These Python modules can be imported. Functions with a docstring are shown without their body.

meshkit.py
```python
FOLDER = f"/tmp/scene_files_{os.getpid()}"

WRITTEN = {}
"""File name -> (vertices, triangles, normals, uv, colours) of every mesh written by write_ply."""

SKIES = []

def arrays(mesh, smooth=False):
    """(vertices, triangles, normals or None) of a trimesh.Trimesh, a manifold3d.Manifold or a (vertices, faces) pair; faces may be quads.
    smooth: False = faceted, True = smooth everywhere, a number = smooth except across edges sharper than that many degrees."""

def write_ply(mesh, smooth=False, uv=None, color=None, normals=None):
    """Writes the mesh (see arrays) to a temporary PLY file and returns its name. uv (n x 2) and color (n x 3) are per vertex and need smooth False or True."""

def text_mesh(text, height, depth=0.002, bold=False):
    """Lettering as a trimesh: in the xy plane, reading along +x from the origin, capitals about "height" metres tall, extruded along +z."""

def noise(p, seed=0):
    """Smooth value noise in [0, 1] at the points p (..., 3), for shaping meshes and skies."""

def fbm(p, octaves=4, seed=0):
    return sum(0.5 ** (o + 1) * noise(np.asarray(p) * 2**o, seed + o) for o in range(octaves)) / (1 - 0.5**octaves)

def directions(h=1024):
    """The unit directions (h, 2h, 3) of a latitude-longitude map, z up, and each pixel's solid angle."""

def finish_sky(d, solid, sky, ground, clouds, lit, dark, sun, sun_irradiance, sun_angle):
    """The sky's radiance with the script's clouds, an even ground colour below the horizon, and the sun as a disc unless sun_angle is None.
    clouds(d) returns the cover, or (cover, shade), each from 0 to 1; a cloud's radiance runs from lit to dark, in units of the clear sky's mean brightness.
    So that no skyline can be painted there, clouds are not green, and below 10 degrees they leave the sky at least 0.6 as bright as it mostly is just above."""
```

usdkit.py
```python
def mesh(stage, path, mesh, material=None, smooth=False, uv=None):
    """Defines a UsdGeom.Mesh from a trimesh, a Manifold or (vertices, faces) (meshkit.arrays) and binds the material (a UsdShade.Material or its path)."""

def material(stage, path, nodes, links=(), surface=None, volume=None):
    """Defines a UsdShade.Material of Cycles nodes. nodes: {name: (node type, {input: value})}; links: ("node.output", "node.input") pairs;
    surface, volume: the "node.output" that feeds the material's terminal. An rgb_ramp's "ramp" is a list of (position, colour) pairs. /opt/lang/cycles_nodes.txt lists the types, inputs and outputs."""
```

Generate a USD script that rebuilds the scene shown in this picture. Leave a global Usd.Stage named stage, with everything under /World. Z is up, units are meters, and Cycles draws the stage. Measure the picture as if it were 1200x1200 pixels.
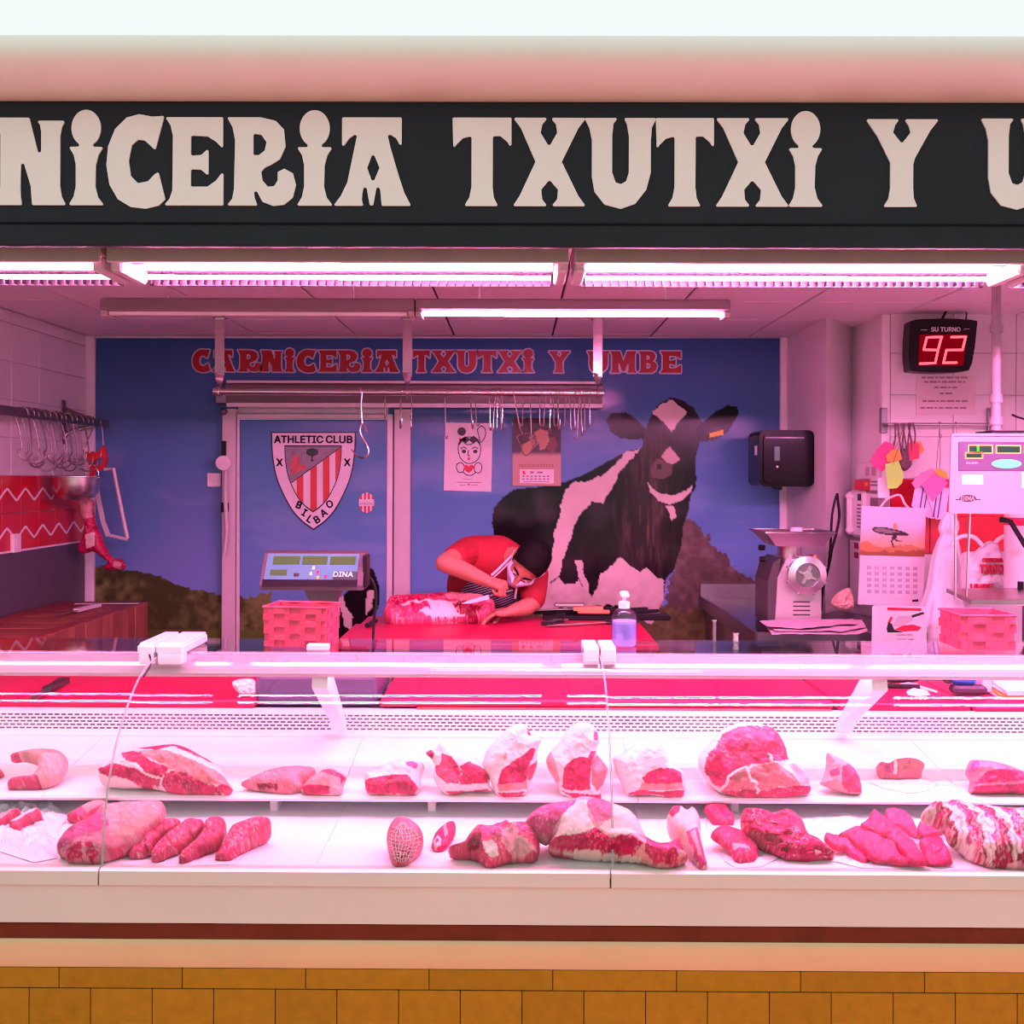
import math, random
import numpy as np, trimesh, shapely, usdkit, meshkit
import manifold3d as m3
from shapely.geometry import Polygon, Point, LineString, box as sbox
from shapely import affinity
from scipy.spatial import Delaunay, cKDTree
from pxr import Usd, UsdGeom, UsdLux, UsdShade, Gf, Sdf, Vt

random.seed(7)
RNG = np.random.default_rng(7)
stage = Usd.Stage.CreateInMemory()
UsdGeom.SetStageUpAxis(stage, "Z")
UsdGeom.SetStageMetersPerUnit(stage, 1.0)
UsdGeom.Xform.Define(stage, "/World")
UsdGeom.Scope.Define(stage, "/World/Looks")

# ------------------------------------------------------------------ camera
FPX, HOR, EYE = 1250.0, 560.0, 1.65
YAW, ROLL = 0.29, 0.20
cam = UsdGeom.Camera.Define(stage, "/World/camera")
cam.CreateHorizontalApertureAttr(36.0)
cam.CreateFocalLengthAttr(36.0 * FPX / 1200)
cam.CreateVerticalApertureOffsetAttr(-(600 - HOR) / 1200 * 36.0)
cam.CreateHorizontalApertureOffsetAttr(0.0)
cam.CreateClippingRangeAttr(Gf.Vec2f(0.05, 1000))
cam.CreateExposureAttr(0.0)
cam.AddTranslateOp().Set(Gf.Vec3d(0, 0, EYE))
cam.AddRotateZOp(opSuffix="yaw").Set(YAW)
cam.AddRotateXOp().Set(90.0)
cam.AddRotateZOp(opSuffix="roll").Set(ROLL)


def _rot(ax, deg):
    return trimesh.transformations.rotation_matrix(math.radians(deg), ax)[:3, :3]


CAMR = _rot([0, 0, 1], YAW) @ _rot([1, 0, 0], 90) @ _rot([0, 0, 1], ROLL)


def ray(px, py):
    return CAMR @ np.array([(px - 600) / FPX, -(py - HOR) / FPX, -1.0])


def at(px, py, Y):
    """The point at depth Y seen at the pixel."""
    d = ray(px, py)
    return np.array([0, 0, EYE]) + d * (Y / d[1])


def proj(P):
    """Pixels of world points, the inverse of at()."""
    d = (np.asarray(P, float) - [0, 0, EYE]) @ CAMR
    return 600 + FPX * d[..., 0] / -d[..., 2], HOR - FPX * d[..., 1] / -d[..., 2]


def X_(px, Y, py=560):
    return at(px, py, Y)[0]


def Z_(py, Y, px=600):
    return at(px, py, Y)[2]


# ------------------------------------------------------------------ light (the lamps carry their own light in their builders)
PINK = (1.0, 0.22, 0.56)
CASE_PINK = (1.0, 0.50, 0.66)
TUBE, CASE_TUBE, HANG_TUBE = 530.0, 23.0, 300.0
HALL = 0.31
sky = UsdLux.DomeLight.Define(stage, "/World/hall_daylight")
sky.CreateIntensityAttr(HALL)
sky.CreateColorAttr(Gf.Vec3f(0.93, 1.0, 0.985))


# ------------------------------------------------------------------ materials
def lin(r, g, b):
    c = np.array([r, g, b], float) / 255
    return tuple(np.where(c <= 0.04045, c / 12.92, ((c + 0.055) / 1.055) ** 2.4))


LOOKS = {}


def mat(name, color, rough=0.5, metal=0.0, var=0.08, scale=12.0, bump=0.0, bscale=60.0, coat=0.0, spec=0.5, stretch=None, **extra):
    """A principled material whose colour wanders a little with noise."""
    if name in LOOKS:
        return LOOKS[name]
    c = np.array(color, float)
    nodes = {
        "co": ("texture_coordinate", {}),
        "mp": ("mapping", {"scale": stretch or (1, 1, 1)}),
        "n": ("noise_texture", {"scale": scale, "detail": 4.0, "roughness": 0.6}),
        "r": ("rgb_ramp", {"ramp": [(0.25, tuple(np.clip(c * (1 - var), 0, 1))), (0.75, tuple(np.clip(c * (1 + var), 0, 1)))]}),
        "p": ("principled_bsdf", {"roughness": rough, "metallic": metal, "coat_weight": coat, "coat_roughness": 0.08, "specular_ior_level": spec, **extra}),
    }
    links = [("co.object", "mp.vector"), ("mp.vector", "n.vector"), ("n.fac", "r.fac"), ("r.color", "p.base_color")]
    if bump:
        nodes["n2"] = ("noise_texture", {"scale": bscale, "detail": 3.0})
        nodes["b"] = ("bump", {"strength": bump, "distance": 0.004})
        links += [("mp.vector", "n2.vector"), ("n2.fac", "b.height"), ("b.normal", "p.normal")]
    LOOKS[name] = usdkit.material(stage, "/World/Looks/" + name, nodes, links, surface="p.BSDF")
    return LOOKS[name]


def emit(name, color, strength):
    if name not in LOOKS:
        LOOKS[name] = usdkit.material(stage, "/World/Looks/" + name, {"e": ("emission", {"color": color, "strength": strength})}, [], surface="e.emission")
    return LOOKS[name]


def colmat(name, rough=0.4, coat=0.0, spec=0.5, bump=0.0, bscale=120.0, sss=0.0):
    """Takes its colour from the mesh's own primvar Col."""
    if name in LOOKS:
        return LOOKS[name]
    nodes = {"a": ("attribute", {"attribute": "Col"}), "p": ("principled_bsdf", {"roughness": rough, "coat_weight": coat, "coat_roughness": 0.12, "specular_ior_level": spec, "subsurface_weight": sss})}
    links = [("a.color", "p.base_color")]
    if bump:
        nodes |= {"co": ("texture_coordinate", {}), "n2": ("noise_texture", {"scale": bscale, "detail": 4.0}), "b": ("bump", {"strength": bump, "distance": 0.004})}
        links += [("co.object", "n2.vector"), ("n2.fac", "b.height"), ("b.normal", "p.normal")]
    LOOKS[name] = usdkit.material(stage, "/World/Looks/" + name, nodes, links, surface="p.BSDF")
    return LOOKS[name]


def glass_mat(name, tint=(0.97, 0.99, 0.985), base=0.035, gain=0.75, rough=0.015):
    if name in LOOKS:
        return LOOKS[name]
    LOOKS[name] = usdkit.material(stage, "/World/Looks/" + name, {
        "lw": ("layer_weight", {"blend": 0.5}),
        "pw": ("math", {"math_type": "power", "value2": 4.5}),
        "ma": ("math", {"math_type": "multiply_add", "value2": gain, "value3": base, "use_clamp": True}),
        "t": ("transparent_bsdf", {"color": tint}),
        "g": ("glossy_bsdf", {"color": (1, 1, 1), "roughness": rough}),
        "m": ("mix_closure", {}),
    }, [("lw.facing", "pw.value1"), ("pw.value", "ma.value1"), ("ma.value", "m.fac"), ("t.BSDF", "m.closure1"), ("g.BSDF", "m.closure2")], surface="m.closure")
    return LOOKS[name]


# ------------------------------------------------------------------ scene tree helpers
COUNT = {}


def numbered(parent, name):
    k = COUNT.get((parent, name), 0)
    COUNT[(parent, name)] = k + 1
    return name if k == 0 else f"{name}_{k:03d}"


class Node:
    def __init__(self, path, base):
        self.path, self.base = path, np.array(base, float)
        self.prim = stage.GetPrimAtPath(path)


def data(prim, **kw):
    for k, v in kw.items():
        if v is not None:
            prim.SetCustomDataByKey(k, v)


def thing(name, label, cat, base=(0, 0, 0), group=None, kind=None):
    path = "/World/" + numbered("/World", name)
    x = UsdGeom.Xform.Define(stage, path)
    x.AddTranslateOp().Set(Gf.Vec3d(*map(float, base)))
    x.AddRotateXYZOp().Set(Gf.Vec3f(0, 0, 0))
    data(x.GetPrim(), label=label, category=cat, group=group, kind=kind)
    return Node(path, base)


def struct(name, label, cat, base=(0, 0, 0)):
    return thing(name, label, cat, base, kind="structure")


def part(node, name, mesh, material, smooth=False, col=None, label=None, kind=None, local=False):
    """One Mesh under node; mesh in world coordinates unless local."""
    if isinstance(mesh, list):
        mesh = trimesh.util.concatenate([tm(m) for m in mesh])
    if col is None:
        v, f, n = meshkit.arrays(mesh, smooth)
    else:
        mesh = tm(mesh)
        v, f, n = meshkit.arrays(mesh, True if smooth else False)
    path = node.path + "/" + numbered(node.path, name)
    m = UsdGeom.Mesh.Define(stage, path)
    off = np.zeros(3) if local else node.base
    m.CreatePointsAttr(Vt.Vec3fArray.FromNumpy((v - off).astype(np.float32)))
    m.CreateFaceVertexCountsAttr(Vt.IntArray.FromNumpy(np.full(len(f), 3, np.int32)))
    m.CreateFaceVertexIndicesAttr(Vt.IntArray.FromNumpy(f.astype(np.int32).ravel()))
    m.CreateSubdivisionSchemeAttr("none")
    if n is not None:
        m.CreateNormalsAttr(Vt.Vec3fArray.FromNumpy(n.astype(np.float32)))
        m.SetNormalsInterpolation("vertex")
    if col is not None:
        UsdGeom.PrimvarsAPI(m).CreatePrimvar("Col", Sdf.ValueTypeNames.Color3fArray, "vertex").Set(Vt.Vec3fArray.FromNumpy(np.asarray(col, np.float32)))
    if material is not None:
        UsdShade.MaterialBindingAPI.Apply(m.GetPrim()).Bind(material)
    data(m.GetPrim(), label=label, kind=kind)
    return Node(path, node.base)


def copy(node, loc, rot=(0, 0, 0), label=None, group=None):
    """A copy of a thing: an instance that references it."""
    src = stage.GetPrimAtPath(node.path)
    name = node.path.split("/")[-1]
    path = "/World/" + numbered("/World", name)
    x = UsdGeom.Xform.Define(stage, path)
    x.GetPrim().GetReferences().AddInternalReference(node.path)
    x.GetPrim().GetAttribute("xformOp:translate").Set(Gf.Vec3d(*map(float, loc)))
    x.GetPrim().GetAttribute("xformOp:rotateXYZ").Set(Gf.Vec3f(*map(float, rot)))
    x.GetPrim().SetInstanceable(True)
    data(x.GetPrim(), label=label, group=group)
    return Node(path, loc)


# ------------------------------------------------------------------ mesh helpers
def tm(m):
    if isinstance(m, trimesh.Trimesh):
        return m
    v, f, _ = meshkit.arrays(m)
    return trimesh.Trimesh(v, f, process=False)


def cbox(x0, x1, y0, y1, z0, z1, b=0.0):
    """A box with chamfered edges."""
    lo, hi = np.minimum([x0, y0, z0], [x1, y1, z1]), np.maximum([x0, y0, z0], [x1, y1, z1])
    b = min(b, 0.45 * (hi - lo).min())
    if b <= 0:
        m = trimesh.creation.box(hi - lo)
        m.apply_translation((lo + hi) / 2)
        return m
    pts = []
    for s in np.ndindex(2, 2, 2):
        c = np.where(np.array(s) == 0, lo, hi)
        inn = np.where(np.array(s) == 0, b, -b)
        for k in range(3):
            q = c + inn
            q[k] = c[k]
            pts.append(q)
    return trimesh.convex.convex_hull(np.array(pts))


def obox(center, size, rot=(0, 0, 0), b=0.0):
    h = np.array(size) / 2
    m = cbox(-h[0], h[0], -h[1], h[1], -h[2], h[2], b)
    m.apply_transform(trimesh.transformations.euler_matrix(*np.radians(rot)))
    m.apply_translation(center)
    return m


def tube(pts, r, n=8, closed=False):
    """A round tube along a polyline; r a number or one per point."""
    P = np.asarray(pts, float)
    R = np.broadcast_to(np.asarray(r, float), (len(P),))
    T = np.gradient(P, axis=0) if not closed else np.roll(P, -1, 0) - np.roll(P, 1, 0)
    T /= np.maximum(np.linalg.norm(T, axis=1, keepdims=True), 1e-9)
    up = np.array([0, 0, 1.0]) if abs(T[0][2]) < 0.9 else np.array([1.0, 0, 0])
    u = np.cross(T[0], up)
    u /= np.linalg.norm(u)
    V, a = [], np.linspace(0, 2 * np.pi, n, endpoint=False)
    for p, t, rr in zip(P, T, R):
        u = u - t * (u @ t)
        u /= np.linalg.norm(u)
        w = np.cross(t, u)
        V.append(p + rr * (np.cos(a)[:, None] * u + np.sin(a)[:, None] * w))
    V = np.vstack(V)
    F, m = [], len(P)
    for i in range(m if closed else m - 1):
        j = (i + 1) % m
        for k in range(n):
            l = (k + 1) % n
            F += [[i * n + k, j * n + l, i * n + l], [i * n + k, j * n + k, j * n + l]]
    if not closed:
        V = np.vstack([V, P[0], P[-1]])
        for k in range(n):
            l = (k + 1) % n
            F += [[len(V) - 2, k, l], [len(V) - 1, (m - 1) * n + l, (m - 1) * n + k]]
    mesh = trimesh.Trimesh(V, np.array(F), process=False)
    mesh.fix_normals()
    return mesh


def rod(a, b, r, n=10):
    return tube([a, b], r, n)


def lathe(prof, n=32, center=(0, 0, 0)):
    m = trimesh.creation.revolve(np.array(prof, float), sections=n)
    m.fix_normals()
    m.apply_translation(center)
    return m


def polys(p):
    return [g for g in getattr(p, "geoms", [p]) if g.geom_type == "Polygon" and g.area > 1e-9]


def ext_xz(poly, y0, y1):
    """A polygon drawn in (x, z) made solid from y0 to y1."""
    out = []
    for g in polys(poly):
        m = trimesh.creation.extrude_polygon(g, abs(y1 - y0), engine="earcut")
        v = m.vertices.copy()
        m.vertices = np.c_[v[:, 0], max(y0, y1) - v[:, 2], v[:, 1]]
        m.fix_normals()
        out.append(m)
    return trimesh.util.concatenate(out)


def ext_yz(poly, x0, x1):
    """A polygon drawn in (y, z) made solid from x0 to x1."""
    out = []
    for g in polys(poly):
        m = trimesh.creation.extrude_polygon(g, abs(x1 - x0), engine="earcut")
        v = m.vertices.copy()
        m.vertices = np.c_[min(x0, x1) + v[:, 2], v[:, 0], v[:, 1]]
        m.fix_normals()
        out.append(m)
    return trimesh.util.concatenate(out)


def ext_xy(poly, z0, z1):
    out = []
    for g in polys(poly):
        m = trimesh.creation.extrude_polygon(g, abs(z1 - z0), engine="earcut")
        m.apply_translation([0, 0, min(z0, z1)])
        out.append(m)
    return trimesh.util.concatenate(out)


def ell(cx, cy, rx, ry, n=28):
    a = np.linspace(0, 2 * np.pi, n, endpoint=False)
    return Polygon(np.c_[cx + rx * np.cos(a), cy + ry * np.sin(a)])


def rrect(x0, x1, y0, y1, r):
    return sbox(x0 + r, y0 + r, x1 - r, y1 - r).buffer(r, 6)


def spline(pts, n=60, closed=False):
    """A Catmull-Rom curve through the points."""
    P = np.asarray(pts, float)
    if closed:
        Q = np.vstack([P[-1], P, P[0], P[1]])
        segs = len(P)
    else:
        Q = np.vstack([2 * P[0] - P[1], P, 2 * P[-1] - P[-2]])
        segs = len(P) - 1
    out = []
    for u in np.linspace(0, segs, n, endpoint=not closed):
        i = min(int(u), segs - 1)
        t = u - i
        a, b, c, d = Q[i : i + 4]
        out.append(0.5 * (2 * b + (c - a) * t + (2 * a - 5 * b + 4 * c - d) * t * t + (3 * b - 3 * c + d - a) * t**3))
    return np.array(out)


def text_xz(s, height, x, z, y, bold=False, center=True, depth=0.0015, tilt=0.0):
    """Lettering facing the camera (towards -y)."""
    m = meshkit.text_mesh(s, height, depth, bold)
    v = m.vertices.copy()
    if center:
        v[:, 0] -= (v[:, 0].min() + v[:, 0].max()) / 2
    c, sn = math.cos(tilt), math.sin(tilt)
    v[:, :2] = v[:, :2] @ np.array([[c, sn], [-sn, c]])
    m.vertices = np.c_[x + v[:, 0], y - v[:, 2], z + v[:, 1]]
    m.fix_normals()
    return m


def grid_sheet(x0, x1, y0, y1, nx, ny, zfun, t=0.0012):
    """A thin sheet over a rectangle, z from zfun(x, y)."""
    gx, gy = np.meshgrid(np.linspace(x0, x1, nx), np.linspace(y0, y1, ny))
    z = zfun(gx, gy)
    top = np.c_[gx.ravel(), gy.ravel(), z.ravel()]
    return solid_grid(top, nx, ny, np.array([0, 0, -t]))


def solid_grid(top, nx, ny, off):
    """Closes a grid of points into a solid by a shifted copy."""
    V = np.vstack([top, top + off])
    N, F = nx * ny, []
    i, j = np.meshgrid(np.arange(nx - 1), np.arange(ny - 1))
    a = (j * nx + i).ravel()
    q = np.c_[a, a + 1, a + nx + 1, a + nx]
    F = np.vstack([q[:, [0, 1, 2]], q[:, [0, 2, 3]], N + q[:, [0, 2, 1]], N + q[:, [0, 3, 2]]])
    edge = list(range(nx)) + [k * nx + nx - 1 for k in range(1, ny)] + [(ny - 1) * nx + k for k in range(nx - 2, -1, -1)] + [k * nx for k in range(ny - 2, 0, -1)]
    e = np.array(edge)
    e2 = np.roll(e, -1)
    F = np.vstack([F, np.c_[e, N + e, N + e2], np.c_[e, N + e2, e2]])
    m = trimesh.Trimesh(V, F, process=False)
    m.fix_normals()
    return m


def hull_chain(joints, bones, step=0.02, smooth=8):
    """joints {name: (point, radius)}; every bone the hull of the spheres at its joints; joined, refined and smoothed."""
    M = None
    for bone in bones:
        pts = []
        for j in bone:
            p, r = joints[j]
            s = trimesh.creation.icosphere(2, 1.0).vertices * r + np.array(p)
            pts.append(s)
        h = m3.Manifold.hull_points(np.vstack(pts).astype(np.float32))
        M = h if M is None else M + h
    M = M.refine_to_length(step)
    t = tm(M)
    t = trimesh.Trimesh(t.vertices, t.faces, process=True)
    if smooth:
        trimesh.smoothing.filter_taubin(t, 0.5, 0.52, smooth)
    return t

# ================================================================== the hall and the shop's shell
white_wall = mat("white_plaster", (0.72, 0.70, 0.70), 0.55, var=0.04)
tile_white = mat("white_glazed_tile", (0.74, 0.72, 0.73), 0.22, var=0.03, scale=5)
tile_red = mat("red_glazed_tile", (0.55, 0.012, 0.03), 0.2, var=0.12, scale=9)
grout = mat("grout", (0.70, 0.60, 0.63), 0.8)
grey_wall = mat("dark_grey_wall", (0.09, 0.085, 0.10), 0.5)
cream = mat("cream_lacquer", (0.68, 0.62, 0.55), 0.38, var=0.03, scale=3)
canopy_m = mat("canopy_cream", (0.77, 0.71, 0.63), 0.5, var=0.025, scale=3)
peach = mat("peach_band", (0.71, 0.48, 0.26), 0.45, var=0.04, scale=4)
maroon = mat("maroon_bumper", (0.15, 0.025, 0.010), 0.5, var=0.2, scale=14, spec=0.2)
mustard = mat("mustard_tile", (0.40, 0.19, 0.010), 0.5, var=0.14, scale=30, bump=0.25, bscale=180, spec=0.15)
mustard_b = mat("mustard_tile_dark", (0.37, 0.175, 0.009), 0.5, var=0.14, scale=30, bump=0.25, bscale=180, spec=0.15)
mortar = mat("dark_joint", (0.22, 0.10, 0.011), 0.9)
hall_floor_m = mat("terracotta_hall_floor", (0.47, 0.255, 0.13), 0.5, var=0.12, scale=3)
floor_m = mat("shop_floor", (0.20, 0.11, 0.10), 0.5)
ceil_m = mat("ceiling_tile", (0.78, 0.75, 0.75), 0.8, var=0.03, scale=40, bump=0.15, bscale=200)
ceil_gap = mat("ceiling_grid_shadow", (0.08, 0.065, 0.07), 0.8)
steel = mat("brushed_steel", (0.62, 0.60, 0.61), 0.28, 1.0, var=0.06, scale=30)
steel_dark = mat("dark_steel", (0.25, 0.24, 0.26), 0.35, 1.0, var=0.1)
alu = mat("white_aluminium_frame", (0.70, 0.68, 0.69), 0.35, 0.0)
black_pl = mat("black_plastic", (0.012, 0.011, 0.013), 0.35, spec=0.15)
white_pl = mat("white_plastic", (0.80, 0.78, 0.80), 0.35, var=0.03)

YB = 6.6            # back wall
XL = -2.67          # left wall
XR = 1.66           # side wall of the cold room
ZC = 2.52           # ceiling
YF = 2.60           # fascia

s = struct("floor", "dark brown shop floor behind the display counter", "floor")
part(s, "slab", cbox(-3.0, 3.4, 2.7, YB + 0.2, -0.1, 0.0), floor_m)
s = struct("floor_hall", "terracotta coloured hall floor before the stall", "floor")
part(s, "slab", cbox(-7, 7, -8, 2.7, -0.1, 0.0), hall_floor_m)

s = struct("wall_left", "left side wall with white tiles over a red tiled band", "wall")
part(s, "wall_body", cbox(XL - 0.2, XL - 0.012, 2.75, YB + 0.2, 0, ZC + 0.25), grout)
part(s, "painted_dado", cbox(XL - 0.012, XL + 0.001, 2.75, YB, 0, 1.246), grey_wall, label="dark grey lower wall face")
part(s, "trim_strip", cbox(XL - 0.01, XL + 0.006, 2.75, YB, 1.246, 1.257, 0.002), white_pl)
y = YB
k = 0
while y > 3.0:
    y2 = y - 0.33
    for r in range(5):
        z0 = 1.655 + 0.2 * r
        z1 = min(z0 + 0.197, ZC)
        part(s, "white_tile", cbox(XL - 0.012, XL, y2 + 0.002, y - 0.002, z0, z1, 0.0015), tile_white)
    y = y2


def wave_xz(y_or_x0, n, pitch, zc, amp, w):
    t = np.linspace(0, n * pitch, n * 16 + 1)
    z = zc + amp * (2 / np.pi) * np.arcsin(np.sin(2 * np.pi * t / pitch) * 0.97)
    return LineString(np.c_[y_or_x0 + t, z]).buffer(w / 2, 3, cap_style=2)


y = YB - 0.035
while y > 3.0:
    y2 = y - 0.21
    for z0 in (1.258, 1.456):
        part(s, "red_tile", cbox(XL - 0.012, XL, y2 + 0.0018, y - 0.0018, z0, z0 + 0.195, 0.0015), tile_red)
    y = y2
for zc in (1.345, 1.552):
    part(s, "wave_border", ext_yz(wave_xz(YB - 0.035 - 17 * 0.21, 17, 0.21, zc, 0.036, 0.013), XL - 0.004, XL + 0.0015), white_pl, label="white zigzag line on the red tiles")

s = struct("wall_back", "back wall behind the printed mural", "wall")
part(s, "wall_body", cbox(XL - 0.2, 3.2, YB + 0.004, YB + 0.2, 0, ZC + 0.25), white_wall)
part(s, "corner_strip", cbox(XL + 0.0, XL + 0.055, YB - 0.03, YB + 0.003, 0, ZC, 0.004), white_pl)
part(s, "corner_strip", cbox(X_(913, YB), XR, YB - 0.03, YB + 0.003, 0, ZC, 0.004), white_pl)

s = struct("wall_right", "pale side wall beside the steel counter", "wall")
wr = Polygon([(XR, YB + 0.1), (XR, 5.75), (1.92, 6.14), (1.92, 5.63), (3.2, 5.63), (3.2, YB + 0.1)])
part(s, "wall_body", ext_xy(wr, 0, ZC + 0.2), white_wall)
part(s, "corner_bead", cbox(1.915, 1.96, 5.615, 5.66, 0, ZC, 0.006), white_pl)
x = 1.96
while x < 3.0:
    for r in range(5):
        z0 = 1.655 + 0.22 * r
        z1 = min(z0 + 0.217, ZC)
        if z1 - z0 > 0.02:
            part(s, "white_tile", cbox(x + 0.0018, x + 0.3282, 5.618, 5.632, z0, z1, 0.0015), tile_white)
    x += 0.33
x = 1.96
while x < 3.0:
    for z0 in (1.258, 1.456):
        part(s, "red_tile", cbox(x + 0.0018, x + 0.2082, 5.618, 5.632, z0, z0 + 0.195, 0.0015), tile_red)
    x += 0.21
part(s, "end_wall", cbox(3.0, 3.2, 2.75, 5.7, 0, ZC + 0.2), white_wall)
part(s, "tile_dado", cbox(1.96, 3.0, 5.62, 5.632, 0.0, 1.254, 0.001), tile_white)

# ceiling: a grid of panels hung under a slab
s = struct("ceiling", "suspended panel ceiling lit pink over the shop", "ceiling")
part(s, "slab", cbox(XL - 0.2, 3.2, 2.66, YB + 0.2, ZC + 0.012, ZC + 0.2), ceil_gap)
xs = [0.212 + 0.604 * k for k in range(-5, 6)]
ys = [2.75 + 0.0, 3.45, 4.05, 4.65, 5.25, 5.85, 6.45, YB]
for a, b in zip(xs, xs[1:]):
    a2, b2 = max(a, XL), min(b, 3.0)
    if b2 - a2 < 0.03:
        continue
    for c, d in zip(ys, ys[1:]):
        part(s, "ceiling_panel", cbox(a2 + 0.006, b2 - 0.006, c + 0.005, d - 0.005, ZC, ZC + 0.014, 0.004), ceil_m)

# canopy over the sign
ca, cb, cc = 0.14, 0.0698, 2.637
prof = [(YF - ca * math.cos(t), cc + cb * math.sin(t)) for t in np.linspace(-math.pi / 2, math.pi / 2, 40)]
prof += [(YB + 0.3, cc + cb), (YB + 0.3, cc + cb - 0.05), (YF + 0.03, cc + cb - 0.05), (YF + 0.03, cc - cb)]
s = struct("trim_1", "rounded cream canopy running above the shop sign", "canopy")
part(s, "canopy", ext_yz(Polygon(prof), -4.2, 4.2), canopy_m, smooth=30)

# tiled base under the counter
s = struct("wall_front", "mustard tiled plinth below the display counter", "wall")
part(s, "plinth_core", cbox(-4.0, 4.0, YF + 0.012, YF + 0.2, 0, Z_(1133, YF)), mortar)
zt, z1 = Z_(1137, YF), Z_(1161, YF)
w = 145 * YF / FPX
x0 = X_(69 + 2, YF)
for i in range(-9, 14):
    part(s, "tile", cbox(x0 + i * w + 0.001, x0 + (i + 1) * w - 0.001, YF, YF + 0.014, z1 + 0.001, zt, 0.001), mustard if i % 3 else mustard_b)
x0 = X_(36, YF)
w2 = 72.4 * YF / FPX
row = 0
zz = z1 - 0.0015
while zz > 0.02:
    z_lo = max(zz - 0.152, 0.0)
    for i in range(-18, 28):
        part(s, "tile", cbox(x0 + i * w2 + 0.001, x0 + (i + 1) * w2 - 0.001, YF, YF + 0.014, z_lo, zz, 0.001), mustard if (i * 7 + row * 3) % 4 else mustard_b)
    zz = z_lo - 0.002
    row += 1

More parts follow.
